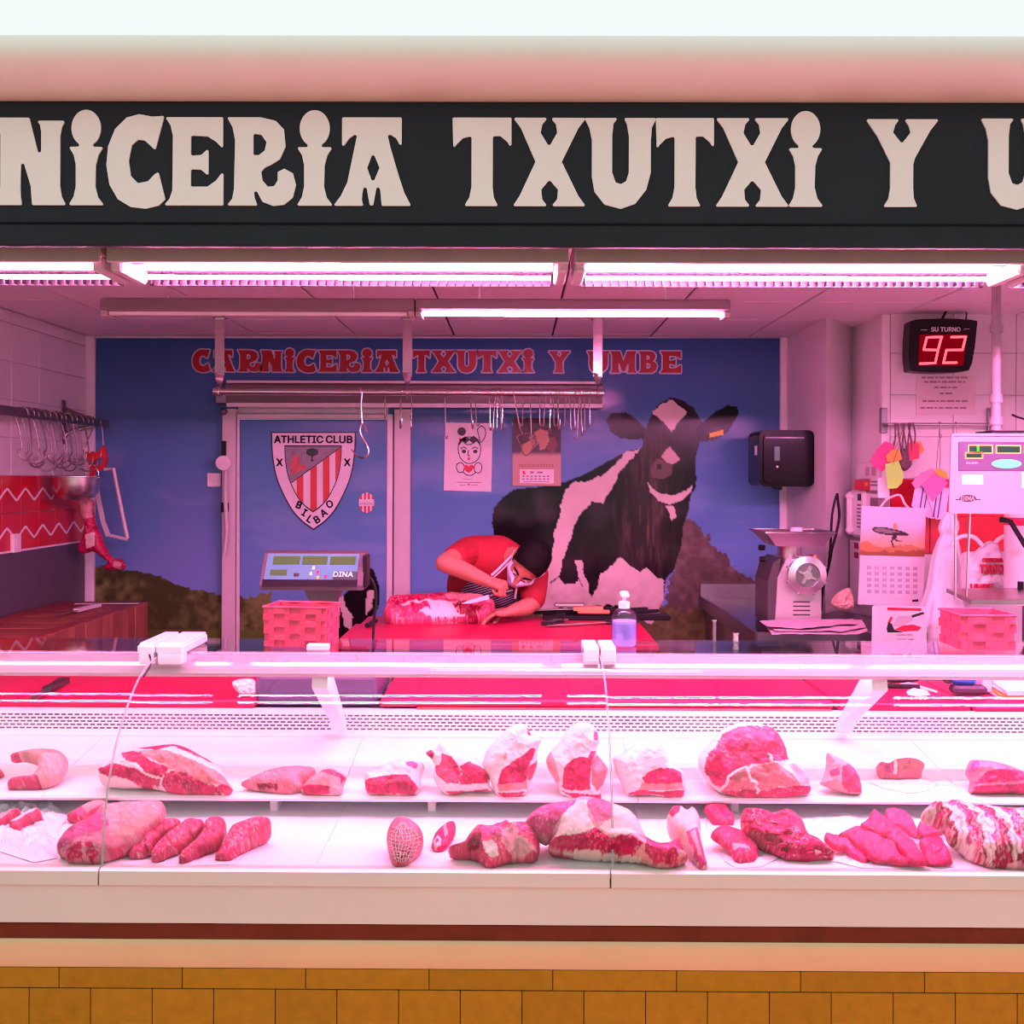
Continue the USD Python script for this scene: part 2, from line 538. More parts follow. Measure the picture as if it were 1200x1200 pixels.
# ------------------------------------------------------------------ the sign
GLYPH = {
    "C": ([(383, 274), (362, 355), (352, 345), (338, 332), (322, 330), (307, 343), (300, 380), (305, 415), (322, 432), (345, 428), (362, 410), (370, 406), (386, 470), (370, 485), (340, 492), (305, 488), (275, 470), (255, 435), (248, 390), (252, 345), (268, 305), (295, 278), (325, 270), (355, 276)], []),
    "E": ([(388, 277), (520, 277), (520, 352), (505, 335), (485, 322), (447, 320), (447, 367), (470, 366), (487, 350), (487, 415), (470, 400), (447, 399), (447, 440), (485, 440), (505, 425), (521, 402), (521, 484), (385, 484), (398, 470), (405, 450), (406, 320), (400, 295)], []),
    "R": ([(533, 277), (610, 277), (645, 285), (664, 305), (668, 345), (655, 375), (635, 388), (620, 395), (612, 405), (615, 425), (628, 440), (642, 438), (650, 425), (650, 405), (665, 397), (685, 408), (692, 435), (685, 465), (665, 482), (640, 485), (615, 475), (602, 450), (594, 405), (594, 440), (597, 465), (604, 484), (533, 484), (546, 468), (550, 445), (552, 330), (546, 300)], [[(594, 315), (612, 318), (624, 335), (620, 355), (606, 366), (594, 366)]]),
    "i": ([(697, 347), (774, 347), (763, 365), (757, 390), (756, 440), (762, 465), (776, 484), (697, 484), (708, 465), (713, 440), (713, 390), (708, 365)], []),
    "A": ([(803, 277), (938, 277), (938, 350), (925, 325), (905, 313), (912, 345), (932, 415), (945, 455), (960, 484), (893, 484), (890, 450), (884, 425), (874, 483), (866, 483), (856, 425), (850, 450), (848, 470), (852, 484), (783, 484), (800, 462), (815, 430), (832, 345), (838, 313), (820, 325), (803, 350)], [[(873, 358), (888, 395), (873, 432), (860, 395)]]),
    "T": ([(334, 277), (470, 277), (470, 355), (462, 335), (445, 320), (427, 320), (427, 440), (430, 465), (440, 484), (361, 484), (373, 465), (378, 440), (378, 320), (358, 325), (343, 340), (336, 355)], []),
    "X": ([(5, 277), (82, 277), (70, 292), (66, 312), (85, 345), (103, 312), (100, 292), (88, 277), (167, 277), (150, 300), (113, 380), (150, 460), (167, 484), (90, 484), (103, 468), (105, 445), (86, 422), (68, 445), (70, 468), (82, 484), (5, 484), (20, 460), (55, 380), (22, 300)], []),
    "U": ([(168, 277), (245, 277), (235, 290), (232, 320), (232, 405), (240, 428), (252, 432), (264, 425), (270, 405), (270, 320), (265, 290), (258, 277), (333, 277), (322, 300), (320, 330), (320, 405), (310, 445), (285, 478), (252, 490), (215, 480), (192, 450), (186, 415), (186, 330), (180, 300)], []),
    "Y": ([(828, 279), (905, 279), (895, 292), (890, 310), (910, 336), (930, 310), (925, 292), (915, 279), (995, 279), (975, 305), (940, 370), (936, 385), (936, 440), (938, 465), (946, 484), (868, 484), (880, 465), (884, 440), (884, 380), (855, 320)], []),
    "N": ([(-8, 279), (68, 279), (95, 390), (95, 310), (92, 295), (85, 286), (149, 286), (142, 300), (138, 320), (138, 440), (142, 465), (152, 484), (75, 484), (72, 440), (50, 365), (48, 440), (49, 465), (52, 484), (-8, 484), (0, 465), (3, 440), (3, 320), (0, 300)], []),
    "M": ([(0, 277), (70, 277), (95, 380), (120, 277), (190, 277), (178, 300), (176, 330), (176, 440), (180, 465), (190, 484), (120, 484), (130, 465), (132, 440), (132, 370), (105, 470), (85, 470), (60, 370), (58, 440), (62, 465), (70, 484), (0, 484), (12, 465), (14, 440), (14, 330), (12, 300)], []),
    "B": ([(0, 277), (80, 277), (115, 285), (132, 315), (125, 350), (108, 372), (130, 385), (142, 420), (132, 462), (105, 484), (0, 484), (14, 465), (18, 440), (18, 330), (14, 300)], [[(62, 315), (80, 318), (90, 335), (82, 355), (62, 360)], [(62, 392), (85, 395), (95, 415), (88, 440), (62, 446)]]),
}


def glyph(ch, x0, x1, z_base, cap):
    """The letter fitted to x0..x1, its capitals cap tall on the line z_base."""
    out, holes = GLYPH[ch]
    p = Polygon(out, holes).buffer(0)
    if ch == "i":
        p = p.union(ell(735.5, 303, 32.5, 43, 40))
    p = p.buffer(4, 6).buffer(-7, 6).buffer(3, 6).simplify(0.35)
    a, _, b, _ = p.bounds
    sx, sz = (x1 - x0) / (b - a), cap / 207.0
    return affinity.affine_transform(p, [sx, 0, 0, -sz, x0 - a * sx, z_base + 484 * sz])


sign_m = mat("sign_board", (0.016, 0.020, 0.026), 0.6, var=0.1, scale=4, spec=0.15)
letter_m = mat("sign_letter", (0.80, 0.75, 0.71), 0.5, var=0.02)
sign = thing("shop_sign", "dark sign board with large cream letters above the counter opening", "sign", (0, YF, Z_(290, YF)))
zs0, zs1 = Z_(290, YF), Z_(119, YF)
part(sign, "board", cbox(-4.2, 4.2, YF, YF + 0.022, Z_(263, YF), zs1, 0.004), sign_m)
part(sign, "lower_rail", cbox(-4.2, 4.2, YF - 0.006, YF + 0.016, zs0, Z_(264.5, YF), 0.004), sign_m)
SIGN_LETTERS = [("C", -268, -200), ("A", -192, -104), ("R", -98, -12), ("N", -5, 76), ("i", 81, 120), ("C", 124, 193), ("E", 193, 261), ("R", 266, 346), ("i", 348, 388), ("A", 391, 480), ("T", 529, 598), ("X", 601, 684), ("U", 684, 767), ("T", 767, 835), ("X", 838, 922), ("i", 923, 962), ("Y", 1014, 1097), ("U", 1148, 1231), ("M", 1236, 1331), ("B", 1336, 1407), ("E", 1412, 1480)]
zb, cap = Z_(242, YF), Z_(138.5, YF) - Z_(242, YF)
for ch, a, b in SIGN_LETTERS:
    part(sign, "letter", ext_xz(glyph(ch, X_(a, YF), X_(b, YF), zb, cap), YF - 0.004, YF + 0.001), letter_m)

# ------------------------------------------------------------------ lamps
tube_ms = {k: emit(f"pink_tube_light_{chr(97 + k + 2)}", (PINK[0], PINK[1] * (1.0, 1.0, 1.08, 1.15)[k + 2], PINK[2] * (1.0, 1.0, 1.08, 1.2)[k + 2]), TUBE * (0.55, 0.85, 1.15, 1.7)[k + 2]) for k in (-2, -1, 0, 1)}  # the old left tubes have dimmed
hang_m = emit("pink_ceiling_tube_light", PINK, HANG_TUBE)
lamp_body = mat("lamp_body_grey", (0.42, 0.36, 0.35), 0.4)
lamp_white = mat("lamp_reflector_white", (0.75, 0.72, 0.73), 0.3)
LAMP_LABELS = {-2: "pink strip lamp under the sign, mostly past the left picture edge", -1: "pink strip lamp under the sign, from the left joint to the middle", 0: "pink strip lamp under the sign, right of the middle joint", 1: "pink strip lamp under the sign, past the right picture edge"}
xj = [X_(136, 2.84), X_(667, 2.84), X_(1196, 2.84)]
pitch = xj[1] - xj[0]
for k, (a, b) in zip((-2, -1, 0, 1), ((xj[0] - pitch, xj[0]), (xj[0], xj[1]), (xj[1], xj[2]), (xj[2], xj[2] + pitch))):
    L = thing("strip_lamp", LAMP_LABELS[k], "lamp", ((a + b) / 2, 2.86, 2.262), group="strip lamps under the sign")
    a, b = a + 0.008, b - 0.008
    part(L, "housing", cbox(a, b, 2.75, 2.995, 2.222, 2.262, 0.004), lamp_body)
    part(L, "front_lip", cbox(a, b, 2.745, 2.757, 2.203, 2.262, 0.003), lamp_body)
    part(L, "reflector", cbox(a + 0.02, b - 0.02, 2.757, 2.985, 2.2165, 2.2225, 0.001), mat("lamp_reflector_dark", (0.012, 0.011, 0.012), 0.4, spec=0.15))
    for yy, zz in ((2.80, 2.200), (2.935, 2.200)):
        part(L, "tube", rod((a + 0.04, yy, zz), (b - 0.04, yy, zz), 0.0065, 12), tube_ms[k], smooth=40)
    for xx in (a + 0.016, b - 0.016):
        part(L, "end_cap", cbox(xx - 0.016, xx + 0.016, 2.77, 2.965, 2.184, 2.2225, 0.006), lamp_body)
    n = 46
    part(L, "louvre", [cbox(a + 0.04 + (b - a - 0.08) * i / n, a + 0.0425 + (b - a - 0.08) * i / n, 2.965, 2.990, 2.188, 2.217) for i in range(n + 1)] + [cbox(a + 0.03, b - 0.03, 2.988, 2.993, 2.186, 2.220)], LOOKS['lamp_reflector_dark'])

YH = 4.27
hx = [X_(122, YH), X_(487, YH), X_(853, YH)]
unlit = mat("unlit_tube", (0.70, 0.66, 0.68), 0.25)
for k in (0, 1):
    a, b = hx[k] + 0.003, hx[k + 1] - 0.003
    L = thing("batten_lamp", ["unlit left half of the hanging batten lamp below the ceiling", "lit right half of the hanging batten lamp below the ceiling"][k], "lamp", ((a + b) / 2, YH, 2.36), group="batten lamps hung below the ceiling")
    prof = Polygon([(YH - 0.05, 2.352), (YH - 0.058, 2.318), (YH - 0.04, 2.306), (YH + 0.04, 2.306), (YH + 0.058, 2.318), (YH + 0.05, 2.352), (YH + 0.03, 2.362), (YH - 0.03, 2.362)])
    part(L, "housing", ext_yz(prof, a, b), mat("batten_grey", (0.20, 0.16, 0.17), 0.4))
    part(L, "tube", rod((a + 0.03, YH - 0.03, 2.302), (b - 0.03, YH - 0.03, 2.302), 0.011, 12), hang_m if k else unlit, smooth=40)
    for xx in (a + 0.012, b - 0.012):
        part(L, "end_cap", cbox(xx - 0.013, xx + 0.013, YH - 0.05, YH + 0.05, 2.288, 2.312, 0.004), lamp_body)
    for f in (0.2, 0.8):
        part(L, "suspension_rod", rod((a + (b - a) * f, YH, 2.36), (a + (b - a) * f, YH, ZC + 0.004), 0.004, 6), steel)

# ================================================================== the refrigerated display counter
tray_m = mat("white_tray", (0.80, 0.77, 0.79), 0.3, var=0.02, scale=4)
rail_m = mat("pink_white_rail", (0.50, 0.46, 0.48), 0.07, var=0.02)
grille_m = mat("white_grille", (0.74, 0.70, 0.72), 0.35)
slot_m = mat("grille_slot_dark", (0.11, 0.09, 0.10), 0.7)
case = thing("display_counter", "long white refrigerated display counter with curved glass front", "display counter", (0, 3.0, 0.0))
WX0, WX1 = -3.6, 3.4
zfront = Z_(1021, YF)
# front shell: (y, z) profiles of the bumper lip, in sections, and the plain panel under it
zl_ = Z_(1040, YF)
lip = [(YF - 0.004, zl_), (YF - 0.006, zl_ + 0.003), (YF - 0.006, zfront - 0.003), (YF + 0.004, zfront + 0.002), (YF + 0.03, zfront + 0.002), (YF + 0.05, zfront - 0.01), (YF + 0.05, zl_)]
xs_ = [WX0, X_(118, YF), X_(717, YF), X_(717, YF) + 1.25, WX1]
for a, b in zip(xs_, xs_[1:]):
    part(case, "front_lip", ext_yz(Polygon(lip), a + 0.0022, b - 0.0022), cream, smooth=25)
part(case, "front_panel", ext_yz(Polygon([(YF + 0.01, Z_(1086, YF)), (YF, Z_(1084, YF)), (YF, zl_ - 0.001), (YF + 0.05, zl_ - 0.001), (YF + 0.05, Z_(1086, YF))]), WX0, WX1), cream, smooth=25)
part(case, "front_core", cbox(WX0, WX1, YF + 0.02, YF + 0.05, 0.45, zfront - 0.03), mortar)
part(case, "bumper_strip", cbox(WX0, WX1, YF + 0.006, YF + 0.03, Z_(1105, YF), Z_(1085, YF), 0.003), maroon, label="dark maroon strip along the counter front")
part(case, "lower_band", ext_yz(Polygon([(YF + 0.004, Z_(1104, YF)), (YF - 0.004, Z_(1107, YF)), (YF - 0.006, Z_(1125, YF)), (YF, Z_(1136, YF)), (YF + 0.03, Z_(1136, YF)), (YF + 0.03, Z_(1104, YF))]), WX0, WX1), peach, smooth=30, label="peach coloured band above the tiles")

# decks
seams = [-3.6, -2.993, -2.160, -1.327, -0.494, 0.339, 1.262, 2.1, 2.93, 3.4]
for a, b in zip(seams, seams[1:]):
    up = Polygon([(2.985, 0.742), (2.979, 0.750), (2.984, 0.757), (2.995, 0.7605), (3.01, 0.7615), (3.42, 0.8155), (3.42, 0.806), (3.0, 0.748), (2.995, 0.742)])
    part(case, "upper_tray", ext_yz(up, a + 0.0008, b - 0.0008), tray_m, smooth=30)
    lo = Polygon([(2.612, zfront - 0.004), (2.62, zfront + 0.001), (3.02, 0.700), (3.10, 0.703), (3.10, 0.690), (2.612, zfront - 0.02)])
    part(case, "lower_tray", ext_yz(lo, a + 0.0006, b - 0.0006), tray_m, smooth=30)
part(case, "inner_back", cbox(WX0, WX1, 3.10, 3.13, 0.60, 0.76), mat("case_inner_grey", (0.30, 0.27, 0.29), 0.5))
for xx in (-1.9, -1.12, -0.69, -0.24, 0.62, 1.5, 2.3):
    part(case, "tray_support", cbox(xx - 0.012, xx + 0.012, 3.03, 3.09, 0.698, 0.755, 0.003), alu)
part(case, "grille", ext_yz(Polygon([(3.42, 0.806), (3.414, 0.812), (3.414, 0.822), (3.42, 0.830), (3.436, 0.893), (3.452, 0.899), (3.47, 0.899), (3.47, 0.806)]), WX0, WX1), grille_m, smooth=25)
sl = []
yz = [np.array([3.4215, 0.8355]) + t * np.array([0.0135, 0.0535]) for t in (0.12, 0.31, 0.50, 0.69, 0.88)]
for r, (yy, zz) in enumerate(yz):
    for i in range(int(5.0 / 0.0215)):
        xx = -2.6 + i * 0.0215 + (0.01075 if r % 2 else 0)
        sl.append(cbox(xx - 0.0075, xx + 0.0075, yy - 0.0016, yy + 0.004, zz - 0.0024, zz + 0.0024))
part(case, "grille_slots", sl, slot_m, kind="stuff", label="rows of dark slots in the air grille")
# rear worktop and body
part(case, "worktop", cbox(WX0, WX1, 3.45, 3.95, 0.868, 0.897, 0.004), steel)
part(case, "rear_body", cbox(WX0, WX1, 3.47, 3.9, 0.05, 0.866), alu)
part(case, "belly", cbox(WX0, WX1, YF + 0.055, 3.46, 0.30, 0.60), alu)
# curved glass front, four panes
GP = spline([(2.612, 0.682), (2.618, 0.76), (2.646, 0.875), (2.697, 0.968), (2.765, 1.041), (2.845, 1.100), (2.93, 1.132), (3.035, 1.146)], 40)
tg = np.gradient(GP, axis=0)
nn = np.c_[-tg[:, 1], tg[:, 0]] / np.linalg.norm(tg, axis=1, keepdims=True)
glass = glass_mat("counter_glass", base=0.014)
jx = [X_(192, 3.06), X_(703, 3.06)]
gw = jx[1] - jx[0]
jx = [jx[0] - 2 * gw, jx[0] - gw, jx[0], jx[1], jx[1] + gw, jx[1] + 2 * gw]
edge_m = mat("glass_edge_green", (0.35, 0.42, 0.40), 0.15)
for a, b in zip(jx, jx[1:]):
    nx = 3
    xs2 = np.linspace(a + 0.0015, b - 0.0015, nx)
    top = np.array([[x, y, z] for (y, z) in GP for x in xs2])
    m = solid_grid(top, nx, len(GP), np.zeros(3))
    half = len(top)
    m.vertices[half:] += np.repeat(np.c_[np.zeros(len(GP)), -nn * 0.005], nx, axis=0)
    m.fix_normals()
    pane = part(case, "front_glass", m, glass, smooth=30, label="curved clear glass pane")
    for xx, tag_ in ((a + 0.0015, "l"), (b - 0.0015, "r")):
        part(pane, "polished_edge", tube([[xx, y + 0.0015, z - 0.002] for y, z in GP], 0.0012, 6), edge_m, smooth=40)
# top shelf of glass and its rail
zg = 1.146
for a, b in zip(jx, jx[1:]):
    part(case, "top_glass", cbox(a + 0.002, b - 0.002, 3.05, 3.33, zg - 0.006, zg, 0.001), glass, label="flat clear glass shelf")
rz0, rz1 = Z_(796, 3.04), Z_(769, 3.04)
zh = Z_(779.5, 3.05)
rp = [(3.084, rz1), (3.078, zh + 0.0225), (3.064, zh + 0.0125), (3.0545, zh + 0.0047), (3.0455, zh - 0.0048), (3.0405, zh - 0.0127), (3.0372, zh - 0.0220), (3.036, rz0 + 0.014), (3.038, rz0 + 0.008), (3.044, rz0 + 0.003), (3.060, rz0), (3.066, rz0 + 0.004), (3.070, rz0 + 0.032), (3.124, rz0 + 0.032), (3.128, rz0 + 0.012), (3.132, rz0 + 0.03), (3.125, rz1 - 0.012), (3.11, rz1 - 0.001)]
part(case, "top_rail", ext_yz(Polygon(rp), WX0, WX1), rail_m, smooth=4, label="glossy pale rail along the top of the glass")
ct = emit("counter_tube_light", CASE_PINK, CASE_TUBE)
for a, b in zip(jx, jx[1:]):
    part(case, "lamp_tube", rod((a + 0.05, 3.097, rz0 + 0.020), (b - 0.05, 3.097, rz0 + 0.020), 0.009, 10), ct, smooth=40)
# brackets from the rail to the grille
for px, dx in ((377, 0.0), (1029, 0.0)):
    x = X_(px, 3.08)
    w_ = 0.022
    pr = Polygon([(3.066, rz0 + 0.004), (3.128, rz0 + 0.012), (3.40, 0.875), (3.405, 0.84), (3.375, 0.85), (3.35, 0.885), (3.055, rz0 - 0.03)])
    part(case, "bracket", ext_yz(pr, x - w_, x + w_), white_pl, smooth=20)
# clamps on the glass joints
for k, (a, b) in enumerate(((161, 181.5), (183, 216))):
    x0, x1 = X_(a, 3.0), X_(b, 3.0)
    part(case, "glass_clamp", [cbox(x0, x1, 3.0, 3.235, zg + 0.002, zg + 0.030, 0.006), cbox(x0 + 0.004, x1 - 0.003, 3.0, 3.045, 1.120, zg + 0.01, 0.005), cbox(x0 + 0.003, x1 - 0.003, 3.012, 3.23, zg + 0.028, zg + 0.034, 0.003)], white_pl, label=("left", "right")[k] + " half of the white clamp at the left glass joint")
xc = jx[3]
for dx in (-0.0245, 0.0245):
    part(case, "glass_clamp", [cbox(xc + dx - 0.0215, xc + dx + 0.0215, 3.035, 3.09, 1.118, zg + 0.018, 0.003), cbox(xc + dx - 0.0215, xc + dx + 0.0215, 3.045, 3.17, zg, zg + 0.024, 0.003)], white_pl, label="white clamp half at the middle glass joint")
part(case, "clamp_cord", tube(spline([[jx[2] - 0.02, 3.06, zg + 0.03], [jx[2] - 0.035, 3.03, zg + 0.02], [jx[2] - 0.004, 2.97, 1.13], [jx[2], 2.90, 1.105]], 16), 0.0025, 6), black_pl, smooth=40)

# ================================================================== printed mural, cold room door, posters
def inside(poly_pts, X, Y):
    return shapely.contains_xy(Polygon(poly_pts).buffer(0) if not hasattr(poly_pts, "area") else poly_pts, X, Y)


def fbm2(u, v, s, oct=4, seed=0):
    return meshkit.fbm(np.stack([np.asarray(u) * s, np.asarray(v) * s, np.zeros_like(np.asarray(u, float))], -1), oct, seed)


def C5(pts):
    return [(460 + a / 3, 440 + b / 3) for a, b in pts]


COW_BODY = C5([(350, 520), (355, 470), (385, 430), (430, 400), (480, 395), (560, 385), (620, 370), (680, 345), (760, 300), (830, 265), (880, 255), (878, 215), (905, 150), (930, 105), (975, 78), (1020, 85), (1060, 115), (1085, 160), (1098, 170), (1080, 225), (1066, 290), (1068, 390), (1050, 420), (1040, 470), (1020, 540), (1015, 600), (990, 680), (960, 720), (950, 790), (930, 850), (905, 880), (870, 850), (840, 815), (700, 830), (500, 830), (440, 800), (400, 700), (365, 600)])
EAR_L = C5([(752, 155), (772, 130), (820, 128), (860, 155), (890, 190), (885, 218), (850, 225), (800, 222), (765, 195)])
EAR_R = C5([(1065, 190), (1100, 160), (1140, 122), (1180, 106), (1210, 108), (1216, 128), (1205, 160), (1170, 205), (1130, 228), (1085, 235)])
TAG = C5([(1113, 205), (1165, 188), (1165, 208), (1115, 220)])
BLAZE = C5([(915, 135), (940, 105), (975, 85), (1000, 100), (1037, 125), (1020, 150), (1000, 165), (985, 195), (965, 190), (955, 165), (930, 150)])
NOSE = C5([(945, 285), (960, 262), (975, 250), (1000, 280), (1012, 297), (985, 312), (962, 305)])
MUZZLE = C5([(905, 330), (930, 290), (960, 300), (985, 315), (980, 350), (950, 365), (915, 360)])
NOSTRIL = C5([(928, 310), (945, 310), (945, 328), (930, 330)])
COLLAR = C5([(900, 378), (930, 408), (980, 425), (1030, 402), (1056, 385), (1045, 415), (1010, 445), (970, 455), (930, 440), (905, 412)])
CHEST = C5([(960, 460), (985, 458), (997, 490), (985, 507), (970, 482)])
STRIPE = C5([(830, 265), (872, 258), (830, 300), (800, 340), (770, 400), (740, 450), (700, 445), (680, 470), (650, 500), (630, 560), (615, 600), (600, 650), (590, 700), (560, 720), (530, 780), (500, 815), (465, 815), (500, 760), (540, 710), (560, 640), (565, 580), (580, 520), (592, 450), (610, 400), (640, 375), (690, 370), (740, 350), (780, 315)])
BELLY = C5([(520, 760), (570, 720), (585, 705), (605, 730), (640, 735), (655, 715), (665, 740), (698, 775), (710, 770), (730, 700), (770, 668), (800, 635), (830, 662), (868, 690), (900, 680), (930, 712), (957, 715), (950, 790), (930, 850), (905, 880), (870, 850), (840, 815), (800, 805), (500, 825)])
SPOT = C5([(640, 650), (668, 648), (672, 690), (692, 735), (690, 770), (668, 740), (652, 700)])
BUSH = [(780, 700), (799, 615), (806, 606), (820, 618), (832, 633), (842, 646), (855, 658), (866, 672), (882, 677), (898, 685), (918, 690), (918, 770), (780, 770)]
HILL = [(100, 664), (122, 664), (140, 666), (160, 669), (180, 673), (205, 684), (222, 690), (236, 692), (250, 696), (262, 697), (290, 700), (318, 694), (318, 800), (100, 800)]
CALF = [(388, 800), (392, 735), (396, 705), (406, 694), (418, 676), (428, 662), (438, 668), (445, 688), (444, 712), (430, 730), (425, 800)]
CALF_W = [(396, 703), (402, 698), (406, 712), (414, 722), (412, 738), (404, 735), (400, 718)]
CALF_W2 = [(430, 694), (438, 690), (436, 712), (428, 722)]

SKY_T, SKY_M, SKY_B = np.array([0.036, 0.112, 0.28]), np.array([0.075, 0.205, 0.42]), np.array([0.125, 0.275, 0.56])


def mural_colour(u, v):
    """Printed colour of the mural at wall position (u, v), measured in photo-sized steps on the wall."""
    t = np.clip((v - 397) / 280, 0, 1)[:, None]
    c = np.where(t < 0.45, SKY_T + (SKY_M - SKY_T) * t / 0.45, SKY_M + (SKY_B - SKY_M) * (t - 0.45) / 0.55)
    cl = np.clip((fbm2(u * 0.5, v * 1.6, 0.018, 5, 3) - 0.52) * 3.0, 0, 1) * np.clip((v - 460) / 120, 0.08, 1)
    pinkish = np.clip((fbm2(u, v, 0.009, 3, 9) - 0.5) * 3, 0, 1) * np.clip((v - 430) / 150, 0, 1)
    c = c * (1 - 0.35 * cl[:, None]) + np.array([0.42, 0.45, 0.78]) * 0.35 * cl[:, None]
    c = c * (1 - 0.30 * pinkish[:, None]) + np.array([0.30, 0.26, 0.60]) * 0.30 * pinkish[:, None]
    w = fbm2(u, v, 0.16, 3, 5) - 0.5
    w2 = fbm2(u, v, 0.16, 3, 15) - 0.5
    uu, vv = u + 5 * w, v + 5 * w2
    n1 = fbm2(u, v, 0.12, 4, 21)
    n2 = fbm2(u, v, 0.035, 3, 22)
    # hill of the left half
    k = inside(HILL, u + 3 * w, v + 6 * w2)
    green = np.array([0.055, 0.070, 0.022]) + np.outer(np.clip(n1 * n2 * 3.4 - 0.55, 0, 1.2), [0.10, 0.12, 0.035])
    c[k] = green[k]
    k = inside(HILL, u, v) & (v > 738)
    c[k] = np.array([0.10, 0.16, 0.03])
    # bush and meadow right of the cow
    k = inside(BUSH, u + 14 * w, v + 14 * w2)
    brown = np.array([0.105, 0.085, 0.075]) + np.outer(np.clip(n1 - 0.35, 0, 1), [0.17, 0.14, 0.12])
    c[k] = brown[k]
    k = (u > 560) & (v > 700 + 22 * (n2 - 0.5) + np.clip((u - 740) * 0.12, -20, 14))
    grass = np.array([0.085, 0.088, 0.035]) + np.outer(np.clip(n1 - 0.3, 0, 1), [0.16, 0.16, 0.06])
    c[k] = grass[k]
    # the cow
    dark = np.array([0.009, 0.007, 0.009])
    body = inside(COW_BODY, u + 2 * w, v + 2 * w2)
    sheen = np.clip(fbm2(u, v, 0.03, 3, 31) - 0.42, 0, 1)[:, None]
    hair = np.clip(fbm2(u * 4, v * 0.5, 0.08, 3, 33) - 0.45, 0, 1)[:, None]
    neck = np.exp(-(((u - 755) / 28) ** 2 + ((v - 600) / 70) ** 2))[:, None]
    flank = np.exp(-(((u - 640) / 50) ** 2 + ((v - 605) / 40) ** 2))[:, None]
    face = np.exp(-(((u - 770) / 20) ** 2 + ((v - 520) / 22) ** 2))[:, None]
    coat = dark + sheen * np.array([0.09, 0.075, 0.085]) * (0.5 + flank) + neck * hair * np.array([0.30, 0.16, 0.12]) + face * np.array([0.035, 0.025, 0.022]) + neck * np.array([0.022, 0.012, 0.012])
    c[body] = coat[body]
    for e in (EAR_L, EAR_R):
        k = inside(e, u + 2 * w, v + 2 * w2)
        c[k] = dark * 0.8
    white = np.array([0.74, 0.66, 0.60]) * (0.86 + 0.28 * (n2 - 0.5))[:, None]
    for pts in (STRIPE, BELLY, BLAZE, COLLAR, CHEST):
        k = inside(pts, uu, vv) & body
        c[k] = white[k]
    k = inside(BELLY, uu, vv) & body
    dirt = np.clip((v - 672) / 40, 0, 1)[:, None] * np.clip(n1 - 0.2, 0, 1)[:, None]
    c[k] = (white * (1 - 0.75 * dirt) + np.array([0.16, 0.17, 0.07]) * 0.75 * dirt)[k]
    k = inside(SPOT, uu, vv)
    c[k] = white[k]
    k = inside(MUZZLE, u, v)
    c[k] = np.array([0.13, 0.085, 0.085])
    k = inside(NOSE, u, v)
    c[k] = np.array([0.55, 0.40, 0.38])
    k = inside(NOSTRIL, u, v)
    c[k] = np.array([0.03, 0.015, 0.015])
    k = inside(TAG, u, v)
    c[k] = np.array([0.80, 0.55, 0.02])
    # a calf in the middle
    k = inside(CALF, u + 2 * w, v)
    c[k] = dark
    for pts in (CALF_W, CALF_W2):
        k = inside(pts, u + 3 * w, v + 3 * w2)
        c[k] = np.array([0.62, 0.55, 0.52])
    k = inside([(427, 664), (431, 664), (432, 672), (428, 672)], u, v)
    c[k] = np.array([0.8, 0.6, 0.03])
    return c


mural_m = colmat("mural_print", rough=0.13, spec=0.2)


def mural_panel(node, u0, u1, v0, v1, y, step, name, label):
    nx, ny = int((u1 - u0) / step) + 1, int((v1 - v0) / step) + 1
    gu, gv = np.meshgrid(np.linspace(u0, u1, nx), np.linspace(v0, v1, ny))
    D = np.stack([(gu.ravel() - 600) / FPX, -(gv.ravel() - HOR) / FPX, -np.ones(gu.size)], -1) @ CAMR.T
    P = np.array([0, 0, EYE]) + D * (y / D[:, 1])[:, None]
    # a gentle buckle of the printed film, so that lamps smear in it as they do on the real print
    P[:, 1] += 0.0016 * (meshkit.fbm(np.c_[P[:, 0] * 3, P[:, 2] * 3, 0 * P[:, 0]], 3, 4) - 0.5)
    m = solid_grid(P, nx, ny, np.array([0, 0.003, 0]))
    col = mural_colour(gu.ravel(), gv.ravel())
    return part(node, name, m, mural_m, smooth=True, col=np.vstack([col, col]), label=label)


mural = thing("wall_mural", "printed mural of blue sky, meadow and a black and white cow", "mural", (0, YB - 0.003, 0.4))
PB = YB - 0.004
mural_panel(mural, 106, 279, 396.5, 800, PB, 1.5, "printed_panel", "left panel with dark green hill")
mural_panel(mural, 455, 916, 396.5, 800, PB, 1.25, "printed_panel", "right panel with the cow")
mural_panel(mural, 279, 455, 396.5, 470, PB, 2.4, "printed_panel", "panel of plain sky above the door")
MURAL_LETTERS = [("C", 225, 247), ("A", 248, 276), ("R", 278, 307), ("N", 305, 332), ("i", 333, 346), ("C", 347, 371), ("E", 372, 395), ("R", 395, 423), ("i", 423, 437), ("A", 438, 468), ("T", 483, 504), ("X", 505, 534), ("U", 533, 560), ("T", 559, 582), ("X", 582, 612), ("i", 611, 626), ("Y", 642, 668), ("U", 687, 714), ("M", 714, 746), ("B", 747, 770), ("E", 772, 798)]
red_m = mat("mural_red_ink", (0.34, 0.003, 0.010), 0.35, var=0.05)
pale_m = mat("mural_pale_ink", (0.50, 0.50, 0.66), 0.35, var=0.05)
zb, cap = Z_(436.5, YB), Z_(411.5, YB) - Z_(436.5, YB)
for ch, a, b in MURAL_LETTERS:
    g = glyph(ch, X_(a + 0.8, YB), X_(b - 0.8, YB), zb, cap)
    lt = part(mural, "letter", ext_xz(g, YB - 0.0110, YB - 0.0066), red_m, label="red letter")
    part(lt, "letter_outline", ext_xz(g.buffer(0.0085, 4), YB - 0.0088, YB - 0.0068), pale_m, label="pale outline")

